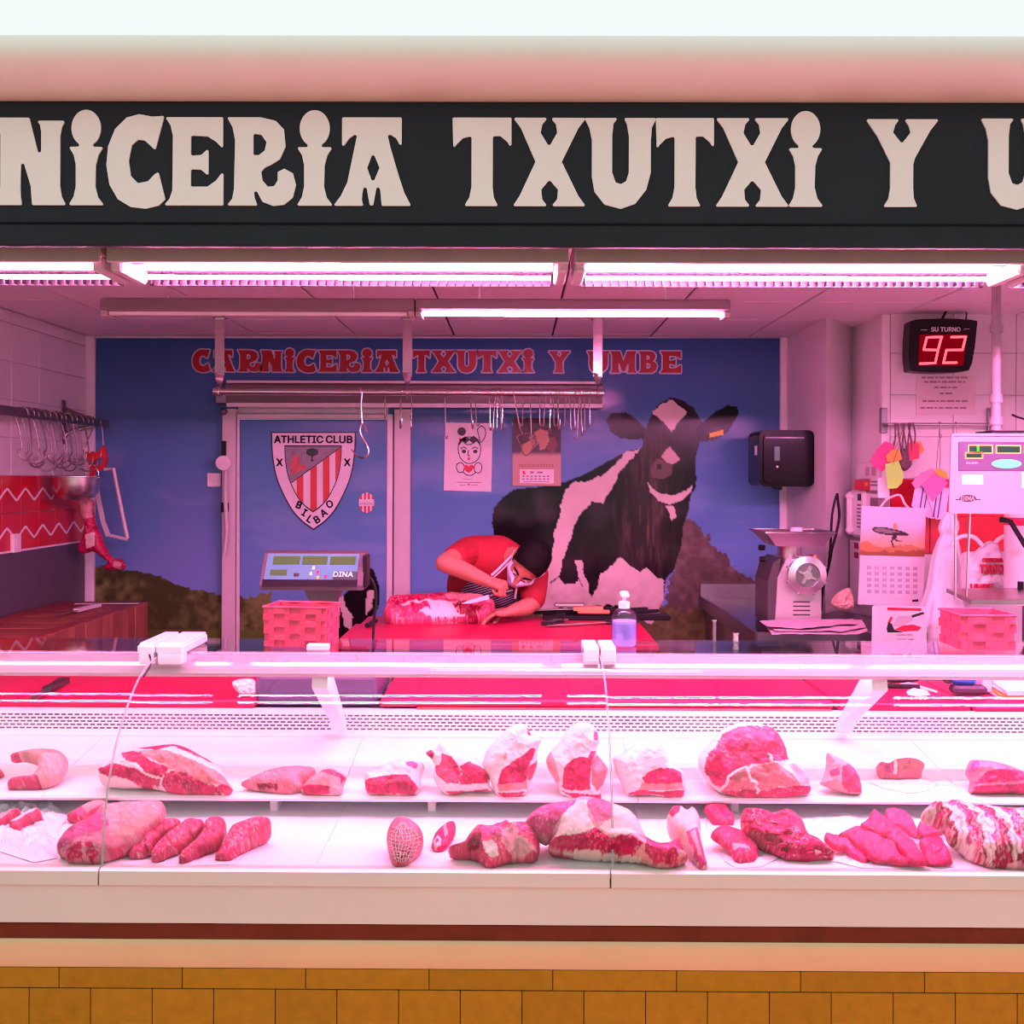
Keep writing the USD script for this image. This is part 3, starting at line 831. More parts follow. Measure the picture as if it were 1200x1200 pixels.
# cold room sliding door
frame_m = mat("door_frame_white", (0.60, 0.57, 0.58), 0.3, var=0.04)
door = struct("door_1", "sliding cold room door printed like the mural, white framed", "door", (X_(366, 6.5), YB, 0))
dy = YB - 0.05
mural_panel(door, 281, 453.5, 492, 800, dy - 0.004, 1.6, "door_leaf", None)
fx = [X_(p, dy) for p in (261, 277, 281, 453.5, 458, 466, 481)]
part(door, "door_frame", cbox(fx[0], fx[1], dy - 0.02, YB - 0.012, 0, Z_(480, dy), 0.004), frame_m)
part(door, "door_frame", cbox(fx[4] + 0.02, fx[6], dy - 0.01, YB - 0.012, 0, Z_(480, dy), 0.004), frame_m)
part(door, "leaf_edge", cbox(fx[1] + 0.004, fx[2], dy - 0.012, YB - 0.02, 0, Z_(488, dy), 0.003), alu)
part(door, "leaf_edge", cbox(fx[3], fx[4] + 0.012, dy - 0.012, YB - 0.02, 0, Z_(488, dy), 0.003), alu)
part(door, "leaf_edge", cbox(fx[1] + 0.004, fx[4] + 0.012, dy - 0.014, YB - 0.02, Z_(491.5, dy), Z_(486, dy), 0.003), alu)
part(door, "leaf_core", cbox(fx[2], fx[3], dy + 0.0, YB - 0.02, 0, Z_(490, dy)), white_pl)
tx0, tx1 = X_(256, dy), X_(705, dy)
part(door, "track_cover", ext_yz(Polygon([(YB - 0.012, Z_(449, dy)), (dy - 0.03, Z_(449, dy)), (dy - 0.045, Z_(453, dy)), (dy - 0.04, Z_(473, dy)), (YB - 0.012, Z_(473, dy))]), tx0 + 0.05, tx1), mat("track_brown", (0.13, 0.09, 0.095), 0.35))
part(door, "track_lip", cbox(tx0 + 0.06, tx1 - 0.02, dy - 0.05, dy - 0.03, Z_(450.5, dy), Z_(447.5, dy), 0.002), alu)
part(door, "track_lip", cbox(tx0 + 0.06, tx1, dy - 0.05, dy - 0.03, Z_(478.5, dy), Z_(473.5, dy), 0.002), alu)
part(door, "track_hanger", [cbox(X_(255, dy), X_(268, dy), dy - 0.06, dy - 0.02, Z_(475, dy), Z_(463, dy), 0.006), trimesh.creation.icosphere(2, 0.022).apply_translation((X_(264, dy), dy - 0.04, Z_(484, dy)))], steel_dark)
# bar handle with its round knob
hxp = [(264.5, 552), (264, 580), (265, 605), (265.5, 628), (262.5, 652)]
part(door, "bar_handle", tube(spline([at(a, b, dy - 0.06) for a, b in hxp], 24), 0.0125, 10), frame_m, smooth=40)
part(door, "knob", rod(at(261.5, 542.5, dy - 0.02), at(261.5, 542.5, dy - 0.075), 0.044, 28), frame_m, smooth=40)
part(door, "handle_bracket", [cbox(*X_([262, 270][0], dy) * np.array([1, 1]) + [0, 0.04], dy - 0.06, dy - 0.02, Z_(601, dy), Z_(590, dy), 0.004), cbox(X_(262, dy), X_(266.5, dy), dy - 0.05, dy - 0.02, Z_(535, dy), Z_(518, dy), 0.003)], black_pl)
# club crest on the door
ys_ = dy - 0.0085


def P8(pts, y=None):
    return Polygon([tuple(at(300 + a / 8, 490 + b / 8, y or ys_)[[0, 2]]) for a, b in pts]).buffer(0)


def shield(x0, x1, y0, tip, bulge=0.0):
    """Half curves from the top corners down to the tip."""
    cx = (x0 + x1) / 2
    L = spline([(x0, y0), (x0 + 0.015 * (x1 - x0), y0 + 0.25 * (tip - y0)), (x0 + 0.075 * (x1 - x0), y0 + 0.5 * (tip - y0)), (x0 + 0.225 * (x1 - x0), y0 + 0.77 * (tip - y0)), (x0 + 0.36 * (x1 - x0), y0 + 0.91 * (tip - y0)), (cx, tip)], 30)
    R = np.c_[2 * cx - L[::-1, 0], L[::-1, 1]][1:]
    return np.vstack([L, R])


crest = thing("club_crest", "shield shaped football club crest with red stripes on the cold room door", "crest", tuple(at(366, 560, dy - 0.005)))
navy = mat("crest_navy", (0.02, 0.012, 0.05), 0.35)
cw = mat("crest_white", (0.72, 0.66, 0.72), 0.35, var=0.02)
cr = mat("crest_red", (0.58, 0.01, 0.02), 0.35, var=0.04)
part(crest, "backing", ext_xz(P8(shield(138, 940, 128, 1052)), ys_ - 0.001, ys_ + 0.003), navy)
part(crest, "white_field", ext_xz(P8(shield(152, 926, 140, 1034)), ys_ - 0.002, ys_), cw)
inner_o = P8(shield(266, 806, 254, 886))
inner = P8(shield(276, 796, 268, 870))
part(crest, "inner_line", ext_xz(inner_o, ys_ - 0.003, ys_ - 0.001), navy)
diag_lo = P8([(200, 690), (340, 606), (800, 275), (900, 275), (900, 1000), (200, 1000)])
stripes = inner.intersection(diag_lo)
part(crest, "striped_field", ext_xz(stripes, ys_ - 0.004, ys_ - 0.002), cw, label="pale half behind the red stripes")
for a, b in ((383, 446), (510, 572), (628, 690), (746, 800)):
    part(crest, "stripe", ext_xz(stripes.intersection(P8([(a, 200), (b, 200), (b, 1000), (a, 1000)])), ys_ - 0.005, ys_ - 0.003), cr, label="red stripe")
part(crest, "upper_field", ext_xz(inner.difference(diag_lo.buffer(0.006)), ys_ - 0.004, ys_ - 0.002), mat("crest_mauve", (0.22, 0.20, 0.24), 0.4, var=0.25, scale=40))
tree = P8([(470, 320), (480, 295), (505, 285), (530, 280), (555, 288), (582, 300), (585, 325), (575, 345), (550, 352), (536, 360), (534, 385), (545, 395), (525, 410), (512, 395), (520, 385), (520, 360), (500, 352), (478, 342)])
part(crest, "tree_emblem", ext_xz(tree, ys_ - 0.005, ys_ - 0.003), mat("crest_dark_green", (0.015, 0.04, 0.03), 0.5), label="dark green tree")
pinkp = P8([(310, 420), (335, 405), (345, 375), (360, 345), (375, 330), (385, 355), (405, 370), (415, 400), (408, 425), (430, 440), (465, 445), (480, 460), (440, 490), (400, 500), (370, 525), (340, 525), (325, 500), (345, 480), (320, 450)])
part(crest, "red_emblem", ext_xz(pinkp.intersection(inner), ys_ - 0.005, ys_ - 0.003), mat("crest_soft_red", (0.50, 0.10, 0.10), 0.5, var=0.3, scale=60), label="red building shape")
def heavy(m, d=0.0011):
    """The same lettering with a fatter stroke."""
    out = []
    for dx, dz in ((0, 0), (d, 0), (-d, 0), (0, d), (0, -d)):
        k = m.copy()
        k.apply_translation([dx, 0, dz])
        out.append(k)
    return trimesh.util.concatenate(out)


q = at(300 + 538 / 8, 490 + 232 / 8, ys_)
for ch_word, cx8, wid in (("ATHLETIC", 400, 460), ("CLUB", 780, 250)):
    p0 = at(300 + cx8 / 8, 490 + 232 / 8, ys_)
    m = text_xz(ch_word, 0.043, p0[0], p0[2], ys_ - 0.0005, bold=True, depth=0.002)
    v = m.vertices
    wnow = np.ptp(v[:, 0])
    wt = wid / 8 * ys_ / FPX
    v[:, 0] = p0[0] + (v[:, 0] - p0[0]) * wt / wnow
    m.vertices = v
    part(crest, "lettering", heavy(m), navy, label="word in dark letters")
for ch, cx8, cy8, tl in (("B", 404, 815, -0.40), ("I", 455, 885, -0.50), ("L", 506, 946, -0.60), ("B", 572, 950, 0.58), ("A", 634, 888, 0.55), ("O", 690, 806, 0.42)):
    p0 = at(300 + cx8 / 8, 490 + cy8 / 8, ys_)
    cap_ = 0.042
    m = text_xz(ch, cap_, p0[0] + math.sin(tl) * cap_ / 2, p0[2] - math.cos(tl) * cap_ / 2, ys_ - 0.0005, bold=True, depth=0.002, tilt=tl)
    part(crest, "lettering", heavy(m), navy, label="letter of the lower word")
for cx8 in (222, 856):
    p0 = at(300 + cx8 / 8, 490 + 448 / 8, ys_)
    part(crest, "lettering", heavy(text_xz("X", 0.043, p0[0], p0[2], ys_ - 0.0005, bold=True, depth=0.002)), navy)
# small striped sticker
st = thing("club_sticker", "small round red and white striped sticker on the cold room door", "sticker", tuple(at(429.5, 589, dy - 0.005)))
disc = Polygon([tuple(at(429.5 + 9.0 * math.cos(t), 589 + 12 * math.sin(t), ys_)[[0, 2]]) for t in np.linspace(0, 2 * np.pi, 40, endpoint=False)])
part(st, "disc", ext_xz(disc, ys_ - 0.001, ys_ + 0.003), cw)
for k in range(4):
    a = 422 + k * 4.6
    bnd = Polygon([tuple(at(p, q_, ys_)[[0, 2]]) for p, q_ in ((a, 560), (a + 2.3, 560), (a + 2.3, 620), (a, 620))])
    part(st, "stripe", ext_xz(disc.intersection(bnd), ys_ - 0.002, ys_), cr)
bnd = Polygon([tuple(at(p, q_, ys_)[[0, 2]]) for p, q_ in ((421, 585), (438, 585), (438, 593), (421, 593))])
part(st, "name_band", ext_xz(bnd, ys_ - 0.003, ys_ - 0.001), cw)
p0 = at(429.5, 591.5, ys_)
part(st, "lettering", text_xz("ATHLETIC", 0.012, p0[0], p0[2], ys_ - 0.0015, depth=0.002), navy)
# light switch
sw = thing("light_switch", "small square light switch on the mural left of the door", "light switch", tuple(at(251, 562, YB - 0.02)))
a, b = at(243, 570.5, YB - 0.012), at(259, 554.5, YB - 0.012)
part(sw, "plate", cbox(a[0], b[0], YB - 0.022, YB - 0.0075, a[2], b[2], 0.004), white_pl)
part(sw, "rocker", obox(((a[0] + b[0]) / 2, YB - 0.024, (a[2] + b[2]) / 2 + 0.003), (0.042, 0.01, 0.026), (6, 0, 0), 0.003), white_pl)

# ------------------------------------------------------------------ posters
yp = YB - 0.0125


def sheet_px(pts, y0, t=0.0015):
    return ext_xz(Polygon([tuple(at(a, b, y0)[[0, 2]]) for a, b in pts]), y0 - t, y0)


def flat_px(node, name, pts, y, material, t=0.001, label=None):
    return part(node, name, sheet_px(pts, y, t), material, label=label)


def curve_px(pts, w, y, n=24, closed=False):
    Q = spline(pts, n, closed)
    P = np.array([at(a, b, y)[[0, 2]] for a, b in Q])
    g = Polygon(P).exterior.buffer(w / 2) if closed else LineString(P).buffer(w / 2)
    return ext_xz(g, y - 0.0012, y)


ink = mat("black_ink", (0.02, 0.015, 0.02), 0.5)
ink_red = mat("red_ink", (0.62, 0.01, 0.06), 0.5)
paper = mat("white_paper", (0.74, 0.70, 0.72), 0.6, var=0.02)


def K5(a, b):
    return (460 + a / 3, 440 + b / 3)


po = thing("poster", "white poster with a drawn face and red heart, behind the hooks", "poster", tuple(at(549, 536, yp)))
part(po, "sheet", sheet_px([K5(185, 166), K5(352, 168), K5(347, 409), K5(180, 404)], yp, 0.002), paper)
yq = yp - 0.002
cvs = []
for pts, cl in (([(231, 262), (238, 228), (270, 216), (302, 228), (310, 262), (300, 295), (270, 310), (242, 295)], True), ([(248, 232), (262, 243), (280, 240), (292, 232)], False), ([(240, 258), (250, 252), (260, 258)], False), ([(280, 258), (290, 252), (300, 258)], False), ([(267, 262), (265, 280), (270, 282)], False), ([(226, 312), (240, 306), (252, 318), (248, 338), (232, 340), (225, 325), (226, 312)], False), ([(312, 312), (300, 306), (288, 318), (290, 338), (306, 342), (314, 326), (312, 312)], False), ([(248, 340), (262, 350), (280, 350), (292, 340)], False), ([(298, 190), (312, 178), (325, 188), (326, 212), (312, 235), (304, 215), (298, 190)], False)):
    cvs.append(curve_px([K5(a, b) for a, b in pts], 0.0055, yq, 30, cl))
part(po, "line_drawing", cvs, ink, label="black line drawing of a face")
hairp = [K5(a, b) for a, b in ((232, 248), (236, 226), (255, 214), (270, 222), (285, 212), (304, 226), (309, 248), (296, 232), (282, 238), (270, 228), (256, 240), (246, 232))]
flat_px(po, "drawn_hair", hairp, yq, ink, 0.0014)
flat_px(po, "drawn_bun", [K5(243 + 15 * math.cos(t), 197 + 15 * math.sin(t)) for t in np.linspace(0, 6.28, 16, endpoint=False)], yq, ink, 0.0014)
for cx_ in (251, 291):
    flat_px(po, "drawn_eye", [K5(cx_ + 8 * math.cos(t), 267 + 6.5 * math.sin(t)) for t in np.linspace(0, 6.28, 14, endpoint=False)], yq, ink, 0.0014)
flat_px(po, "drawn_lips", [K5(262, 292), K5(268, 286), K5(274, 292), K5(268, 300)], yq, ink_red, 0.0014)
flat_px(po, "drawn_bow", [K5(235, 218), K5(246, 224), K5(258, 217), K5(258, 232), K5(246, 227), K5(235, 234)], yq, ink_red, 0.0014)
flat_px(po, "drawn_heart", [K5(250, 322), K5(255, 314), K5(262, 314), K5(268, 320), K5(274, 314), K5(282, 314), K5(287, 322), K5(280, 334), K5(268, 343), K5(256, 334)], yq, ink_red, 0.0014, label="red heart")
part(po, "printed_lines", [sheet_px([K5(225, 374), K5(312, 375), K5(312, 377.5), K5(225, 376.5)], yq, 0.0012), sheet_px([K5(248, 364), K5(280, 364.5), K5(280, 366.5), K5(248, 366)], yq, 0.0012), sheet_px([K5(236, 384), K5(258, 384), K5(258, 386), K5(236, 386)], yq, 0.0012), sheet_px([K5(276, 385), K5(300, 385), K5(300, 387), K5(276, 387)], yq, 0.0012)], mat("grey_ink", (0.25, 0.2, 0.23), 0.5))
flat_px(po, "small_heart", [K5(264, 383), K5(268, 380), K5(273, 383), K5(268, 389)], yq, ink_red, 0.0014)

cal = thing("wall_calendar", "brown picture calendar with a small white date pad, on the mural", "calendar", tuple(at(629, 529, yp)))
cd0, cd1 = K5(422, 150), K5(592, 388)
nx, ny = 58, 80
gu, gv = np.meshgrid(np.linspace(cd0[0], cd1[0], nx), np.linspace(cd0[1], cd1[1], ny))
P = np.array([at(a, b, yp - 0.002) for a, b in zip(gu.ravel(), gv.ravel())])
su, sv = (gu.ravel() - 460) * 3, (gv.ravel() - 440) * 3
col = np.tile([0.020, 0.012, 0.012], (len(P), 1)) + np.outer(np.clip(fbm2(su, sv, 0.05, 3, 2) - 0.5, 0, 1), [0.05, 0.03, 0.02])
for pts, c_ in (([(455, 245), (490, 225), (492, 262), (468, 282), (452, 270)], (0.42, 0.24, 0.10)), ([(498, 200), (520, 188), (545, 195), (552, 225), (540, 255), (520, 265), (512, 235)], (0.42, 0.22, 0.11)), ([(480, 215), (498, 208), (505, 240), (490, 250)], (0.30, 0.15, 0.08)), ([(552, 220), (572, 215), (580, 250), (560, 275), (545, 258)], (0.16, 0.05, 0.04))):
    k = inside(pts, su + 6 * (fbm2(su, sv, 0.1, 2, 6) - 0.5), sv)
    col[k] = np.array(c_)
fade = np.clip((sv - 268) / 16, 0, 1)[:, None]
col = col * (1 - fade) + np.array([0.46, 0.30, 0.22]) * fade
part(cal, "printed_sheet", solid_grid(P, nx, ny, np.array([0, 0.002, 0])), colmat("poster_print", rough=0.45), smooth=False, col=np.vstack([col, col]))
yq = yp - 0.0025
flat_px(cal, "date_pad", [K5(447, 330), K5(567, 330), K5(567, 380), K5(447, 378)], yq, paper, 0.002)
dots = [sheet_px([K5(456 + 14.5 * i, 352 + 10 * j), K5(464 + 14.5 * i, 352 + 10 * j), K5(464 + 14.5 * i, 357 + 10 * j), K5(456 + 14.5 * i, 357 + 10 * j)], yq - 0.002, 0.001) for i in range(7) for j in range(2)] + [sheet_px([K5(460, 372), K5(552, 373), K5(552, 375), K5(460, 374)], yq - 0.002, 0.001), sheet_px([K5(484, 337), K5(496, 337), K5(496, 345), K5(484, 345)], yq - 0.002, 0.001), sheet_px([K5(508, 338), K5(528, 338), K5(528, 344), K5(508, 344)], yq - 0.002, 0.001)]
part(cal, "printed_dates", dots, LOOKS["grey_ink"])
flat_px(cal, "red_mark", [K5(456, 336), K5(466, 336), K5(468, 348), K5(458, 348)], yq - 0.002, ink_red, 0.001)
part(cal, "title_line", [sheet_px([K5(445 + 9.5 * i, 312), K5(451 + 9.5 * i, 312), K5(451 + 9.5 * i, 322), K5(445 + 9.5 * i, 322)], yp - 0.0022, 0.001) for i in range(13)], mat("brown_ink", (0.36, 0.18, 0.13), 0.5))

# ================================================================== rails and hooks
hook_steel = mat("hook_steel", (0.66, 0.62, 0.63), 0.22, 1.0, var=0.05, scale=40)
hook_dark = mat("old_hook_steel", (0.30, 0.25, 0.26), 0.4, 1.0, var=0.2, scale=40)
YR = 5.8
zr = Z_(460, YR)
rail = thing("meat_rail", "long steel meat rail hung from the ceiling before the door", "rail", (X_(478, YR), YR, ZC))
r0, r1 = X_(250, YR), X_(707, YR)
part(rail, "bar", rod((r0, YR, zr), (r1, YR, zr), 0.0195, 14), hook_steel, smooth=40)
part(rail, "collar", rod((r0 + 0.015, YR, zr), (r0 + 0.03, YR, zr), 0.027, 14), hook_steel, smooth=40)
for px in (257, 477, 700):
    x = X_(px, YR)
    w = 0.026
    zt = Z_(437, YR)
    m = cbox(x - w, x + w, YR - 0.004, YR + 0.004, zt - 0.02, ZC + 0.001, 0.001)
    # the flat bar twists a quarter turn into an eye that takes the rail
    tw = []
    n = 14
    rows = []
    for i in range(n):
        t = i / (n - 1)
        z = zt - t * (zt - zr - 0.02)
        a = t * math.pi / 2 * 0.92
        wv = w * (1 - 0.45 * t)
        rows.append([x - wv * math.cos(a), YR - wv * math.sin(a), z])
        rows.append([x + wv * math.cos(a), YR + wv * math.sin(a), z])
    tw = solid_grid(np.array(rows), 2, n, np.array([0.0, -0.005, 0]))
    ring = tube([[x, YR + 0.026 * math.cos(t), zr + 0.026 * math.sin(t)] for t in np.linspace(0, 2 * np.pi, 18, endpoint=False)], 0.006, 6, closed=True)
    part(rail, "hanger", [m, tw, ring], hook_steel, smooth=40)
    part(rail, "ceiling_foot", cbox(x - 0.035, x + 0.035, YR - 0.03, YR + 0.03, ZC - 0.008, ZC + 0.001, 0.002), hook_steel)


def s_hook(length, r=0.004, top=0.022, bot=0.03, n=30):
    """An S hook that hangs from the origin, in the local yz plane."""
    a = [(0, -top, -0.012), (0, -top, 0.0)] + [(0, -top * math.cos(t), top * math.sin(t)) for t in np.linspace(0.3, math.pi, 8)]
    a += [(0, top * 0.9, -0.02), (0, top * 0.4, -0.3 * length), (0, -0.1 * top, -0.7 * length)]
    c = np.array([0, -bot * 0.7, -length + bot])
    a += [tuple(c + [0, bot * math.cos(t), bot * math.sin(t)]) for t in np.linspace(0, -math.pi, 9)]
    a += [(0, c[1] - bot * 1.05, c[2] + 0.02)]
    P = np.array(a, float)
    R = np.full(len(P), r)
    R[-1] = R[0] = r * 0.3
    Q = spline(np.c_[P, R[:, None]], 60)
    return tube(Q[:, :3], np.maximum(Q[:, 3], 0.0006), 7)


def straight_hook(length, r=0.0032):
    """A skewer hook: a closed eye on the rail, a long straight shank and a small point."""
    e = [(0, 0.0205 * math.cos(t), 0.0205 * math.sin(t)) for t in np.linspace(-0.5, 4.0, 14)]
    P = np.array(e[::-1] + [(0, 0.012, -0.04), (0, 0.004, -0.5 * length), (0, 0, -length + 0.02), (0, -0.006, -length + 0.004), (0, -0.018, -length + 0.002), (0, -0.027, -length + 0.016)])
    return tube(spline(P, 56), r, 6)


big = thing("meat_hook", "large twisted meat hook hanging over the crest on the door", "hook", (X_(423, YR), YR, zr), group="hooks on the meat rail")
hk = [(421, 455), (424, 460), (423.5, 468), (423, 476), (424, 490), (424.5, 496)]
hb = [(424.5, 495), (422, 503), (424, 512), (430, 522), (432, 530), (428, 536), (420, 535), (414, 529), (411, 526)]
part(big, "shank", tube(spline([at(a, b, YR - 0.022) for a, b in hk], 20), 0.006, 8), hook_steel, smooth=40)
part(big, "eye", tube([[X_(423, YR), YR + 0.024 * math.cos(t), zr + 0.024 * math.sin(t)] for t in np.linspace(0, 6.28, 18, endpoint=False)], 0.005, 6, closed=True), hook_steel, smooth=40)
part(big, "hook_bow", tube(spline([at(a, b, YR - 0.022) for a, b in hb], 30), np.r_[np.full(24, 0.006), np.linspace(0.006, 0.001, 6)], 8), hook_steel, smooth=40)
part(big, "lash", tube(spline([at(a, b, YR - 0.028) for a, b in ((424, 497), (427, 499), (430, 506))], 10), 0.004, 6), hook_steel, smooth=40)
# (pixel x at the rail, pixel y of the tip, tilt, kind)
ORD = "first second third fourth fifth sixth seventh eighth ninth tenth eleventh twelfth thirteenth fourteenth fifteenth sixteenth seventeenth eighteenth nineteenth twentieth twenty-first twenty-second twenty-third twenty-fourth twenty-fifth twenty-sixth twenty-seventh twenty-eighth twenty-ninth thirtieth".split()
HOOKS = [(451, 492, 0, "s"), (456, 515, 1, "l"), (465.5, 503, 0, "s"), (470, 500, 2, "s"), (473, 505, -1, "l"), (482, 510, 0, "l"), (522, 514, 0, "l"), (551, 503, -3, "s"), (554, 500, 1, "l"), (558, 503, 0, "l"), (574, 505, 0, "l"), (578, 507, 0, "l"), (583, 505, 1, "l"), (586, 506, -2, "l"), (589, 497, 1, "l"), (612, 501, 0, "l"), (622.5, 513, 0, "l"), (632.5, 500, 0, "l"), (637, 502, 0, "l"), (645, 504, 1, "l"), (649, 503, 0, "l"), (654, 499, 0, "s"), (661.5, 503, 0, "l"), (669, 512, 0, "l"), (673, 509, -1, "l"), (677, 513, 1, "l"), (680, 511, -2, "s"), (686, 512, 2, "l"), (691, 503, 0, "l")]
protos = {}
for i, (px, tip, tilt, kd) in enumerate(HOOKS):
    x = X_(px, YR)
    key = (kd, round((tip - 460) / 8))
    length = zr - Z_(tip, YR) + 0.0
    yaw = [8, -25, 40, 15, -40, 0, 28][i % 7]
    lab = ("curved S hook" if kd == "s" else "thin straight shanked hook") + f", {ORD[i + 1]} hook from the left on the meat rail"
    if key not in protos:
        h = thing("meat_hook", lab, "hook", (x, YR, zr), group="hooks on the meat rail")
        m = s_hook(length, 0.0045) if kd == "s" else straight_hook(length)
        m.vertices[:, 2] += 0.002
        part(h, "hook_wire", m, hook_steel, smooth=40, local=True)
        stage.GetPrimAtPath(h.path).GetAttribute("xformOp:rotateXYZ").Set(Gf.Vec3f(0, float(tilt), float(yaw)))
        protos[key] = h
    else:
        copy(protos[key], (x, YR, zr), (0, tilt, yaw), lab)
# cleaver-like loop hook hung among them
lp = thing("wire_loop", "folded wire loop hanging before the brown calendar", "hook", (X_(602, YR), YR, zr))
part(lp, "wire", tube(spline([at(a, b, YR - 0.02) for a, b in ((601, 457), (603, 466), (609, 500), (612, 508), (606, 512), (610, 522), (616, 534), (624, 526), (630, 518), (620, 508), (614, 509))], 40), 0.004, 6), hook_steel, smooth=40)

# left wall rail with old hooks
xl = -2.50
zl = 1.968
lr = thing("hook_rail", "dark rail on brackets along the left tiled wall, full of hooks", "rail", (XL, 5.9, zl))
part(lr, "bar", cbox(xl - 0.008, xl + 0.008, 4.6, YB - 0.10, zl - 0.022, zl + 0.026, 0.003), hook_dark)
for yb_ in (6.30, 5.12):
    part(lr, "bracket", [tube(spline([(XL + 0.006, yb_ - 0.05, zl + 0.10), (XL + 0.03, yb_ - 0.04, zl + 0.07), (xl, yb_ + 0.02, zl + 0.01)], 8), 0.012, 6), tube(spline([(XL + 0.006, yb_ - 0.05, zl - 0.10), (XL + 0.03, yb_ - 0.04, zl - 0.06), (xl, yb_ + 0.02, zl - 0.012)], 8), 0.012, 6), cbox(XL, XL + 0.008, yb_ - 0.075, yb_ - 0.025, zl - 0.13, zl + 0.13, 0.002)], hook_dark, smooth=40)
ups = [4.95, 5.16, 5.21, 5.28, 5.36, 5.43, 5.50, 5.56, 5.63, 5.70, 5.76, 5.83, 5.90, 5.97, 6.05, 6.12, 6.20]
kp = None
for i, yy in enumerate(ups):
    lab = f"old dark S hook, {ORD[i]} from the near end of the left wall rail"
    ln = 0.24 + 0.05 * ((i * 5) % 4) / 3
    sc = (10, -14, 22, -6, 30)[i % 5]
    if i < 4:
        h = thing("wall_hook", lab, "hook", (xl, yy, zl), group="hooks on the left wall rail")
        m = s_hook(ln, 0.0045, 0.032, 0.05)
        m.vertices = m.vertices[:, [1, 0, 2]] * [-1, 1, 1]
        m.fix_normals()
        part(h, "hook_wire", m, hook_dark, smooth=40, local=True)
        stage.GetPrimAtPath(h.path).GetAttribute("xformOp:rotateXYZ").Set(Gf.Vec3f((i % 3) * 4 - 4, 0, float(sc)))
        kp = kp or []
        kp.append(h)
    else:
        copy(kp[i % 4], (xl, yy, zl), ((i % 3) * 5 - 5, 0, sc), lab)

# things hung at the far end of that rail
YS = 6.15


def D(pts, Y):
    return [at(a, b, Y) for a, b in pts]


saw = thing("bone_saw", "butcher's bone saw with a red handle and pale bow frame", "saw", tuple(at(125, 590, 6.35)))
hp = Polygon([tuple(p[[0, 2]]) for p in D([(101, 529), (105, 532), (108, 529), (113, 531), (119, 526), (122, 522), (124, 527), (126, 538), (124, 546), (119, 551), (112, 552), (110, 559), (106, 560), (106, 548), (103, 538)], 6.35)])
hole = Polygon([tuple(p[[0, 2]]) for p in D([(112, 540), (117, 535), (122, 537), (120, 544), (114, 546)], 6.35)])
part(saw, "handle", ext_xz(hp.difference(hole).buffer(0.004).buffer(-0.004), 6.335, 6.362), mat("saw_red", (0.60, 0.015, 0.015), 0.35), label="red moulded handle", smooth=20)
part(saw, "bow_frame", tube(D([(122, 550), (133, 549), (138, 575), (144, 605), (149.5, 631)], 6.35), 0.011, 6), mat("saw_frame", (0.66, 0.60, 0.60), 0.4), smooth=40, label="pale bow frame")
part(saw, "bow_arm", tube(D([(149.5, 632), (140, 630), (127, 627)], 6.35), 0.010, 6), LOOKS["saw_frame"], smooth=40)
bl = D([(127, 628), (121, 612), (116, 588), (111, 558)], 6.35)
part(saw, "blade", [obox((bl[i] + bl[i + 1]) / 2, (0.028, 0.004, np.linalg.norm(bl[i + 1] - bl[i]) + 0.004), (0, math.degrees(math.atan2(bl[i + 1][0] - bl[i][0], bl[i + 1][2] - bl[i][2])), 0)) for i in range(3)], LOOKS["saw_frame"])
part(saw, "hanging_hook", tube(spline([at(118, 494, 6.33), at(120, 505, 6.345), at(121, 524, 6.35), at(120, 536, 6.35)], 12), 0.004, 6), hook_dark, smooth=40)
pan = thing("steel_pan", "round steel scale pan hanging by a wire bail on the left", "pan", tuple(at(89, 572, 6.0)))
c = at(89, 561, 6.0)
pr = [(0.001, -0.14), (0.06, -0.138), (0.10, -0.125), (0.122, -0.095), (0.128, -0.05), (0.131, -0.012), (0.135, -0.010), (0.135, -0.006), (0.126, -0.008), (0.122, -0.05), (0.116, -0.09), (0.095, -0.118), (0.06, -0.13), (0.001, -0.132)]
part(pan, "bowl", lathe(pr, 40, c + [0, 0, 0.02]), steel, smooth=40)
bail = [c + [0.128 * math.cos(t), 0, 0.01 + 0.10 * math.sin(t) ** 0.8] for t in np.linspace(0.0, math.pi, 20)]
part(pan, "bail", tube(bail, 0.0035, 6), steel, smooth=40)
part(pan, "bail_ear", [trimesh.creation.icosphere(2, 0.012).apply_translation(c + [s_ * 0.128, -0.004, 0.008]) for s_ in (-1, 1)], steel, smooth=True)
part(pan, "hanging_hook", tube(spline([c + [0, 0, 0.107], c + [-0.03, 0, 0.2], [xl + 0.0, 6.0, zl - 0.03], [xl - 0.012, 6.0, zl + 0.02], [xl + 0.004, 6.0, zl + 0.032]], 20), 0.0035, 6), hook_dark, smooth=40)
sk = thing("wall_socket", "white double wall socket on the red tiles at the left", "socket", (XL, 5.64, 1.28))
part(sk, "plate", cbox(XL, XL + 0.022, 5.60, 5.685, 1.245, 1.345, 0.004), white_pl)
part(sk, "socket_face", cbox(XL + 0.02, XL + 0.026, 5.625, 5.66, 1.27, 1.32, 0.003), white_pl)

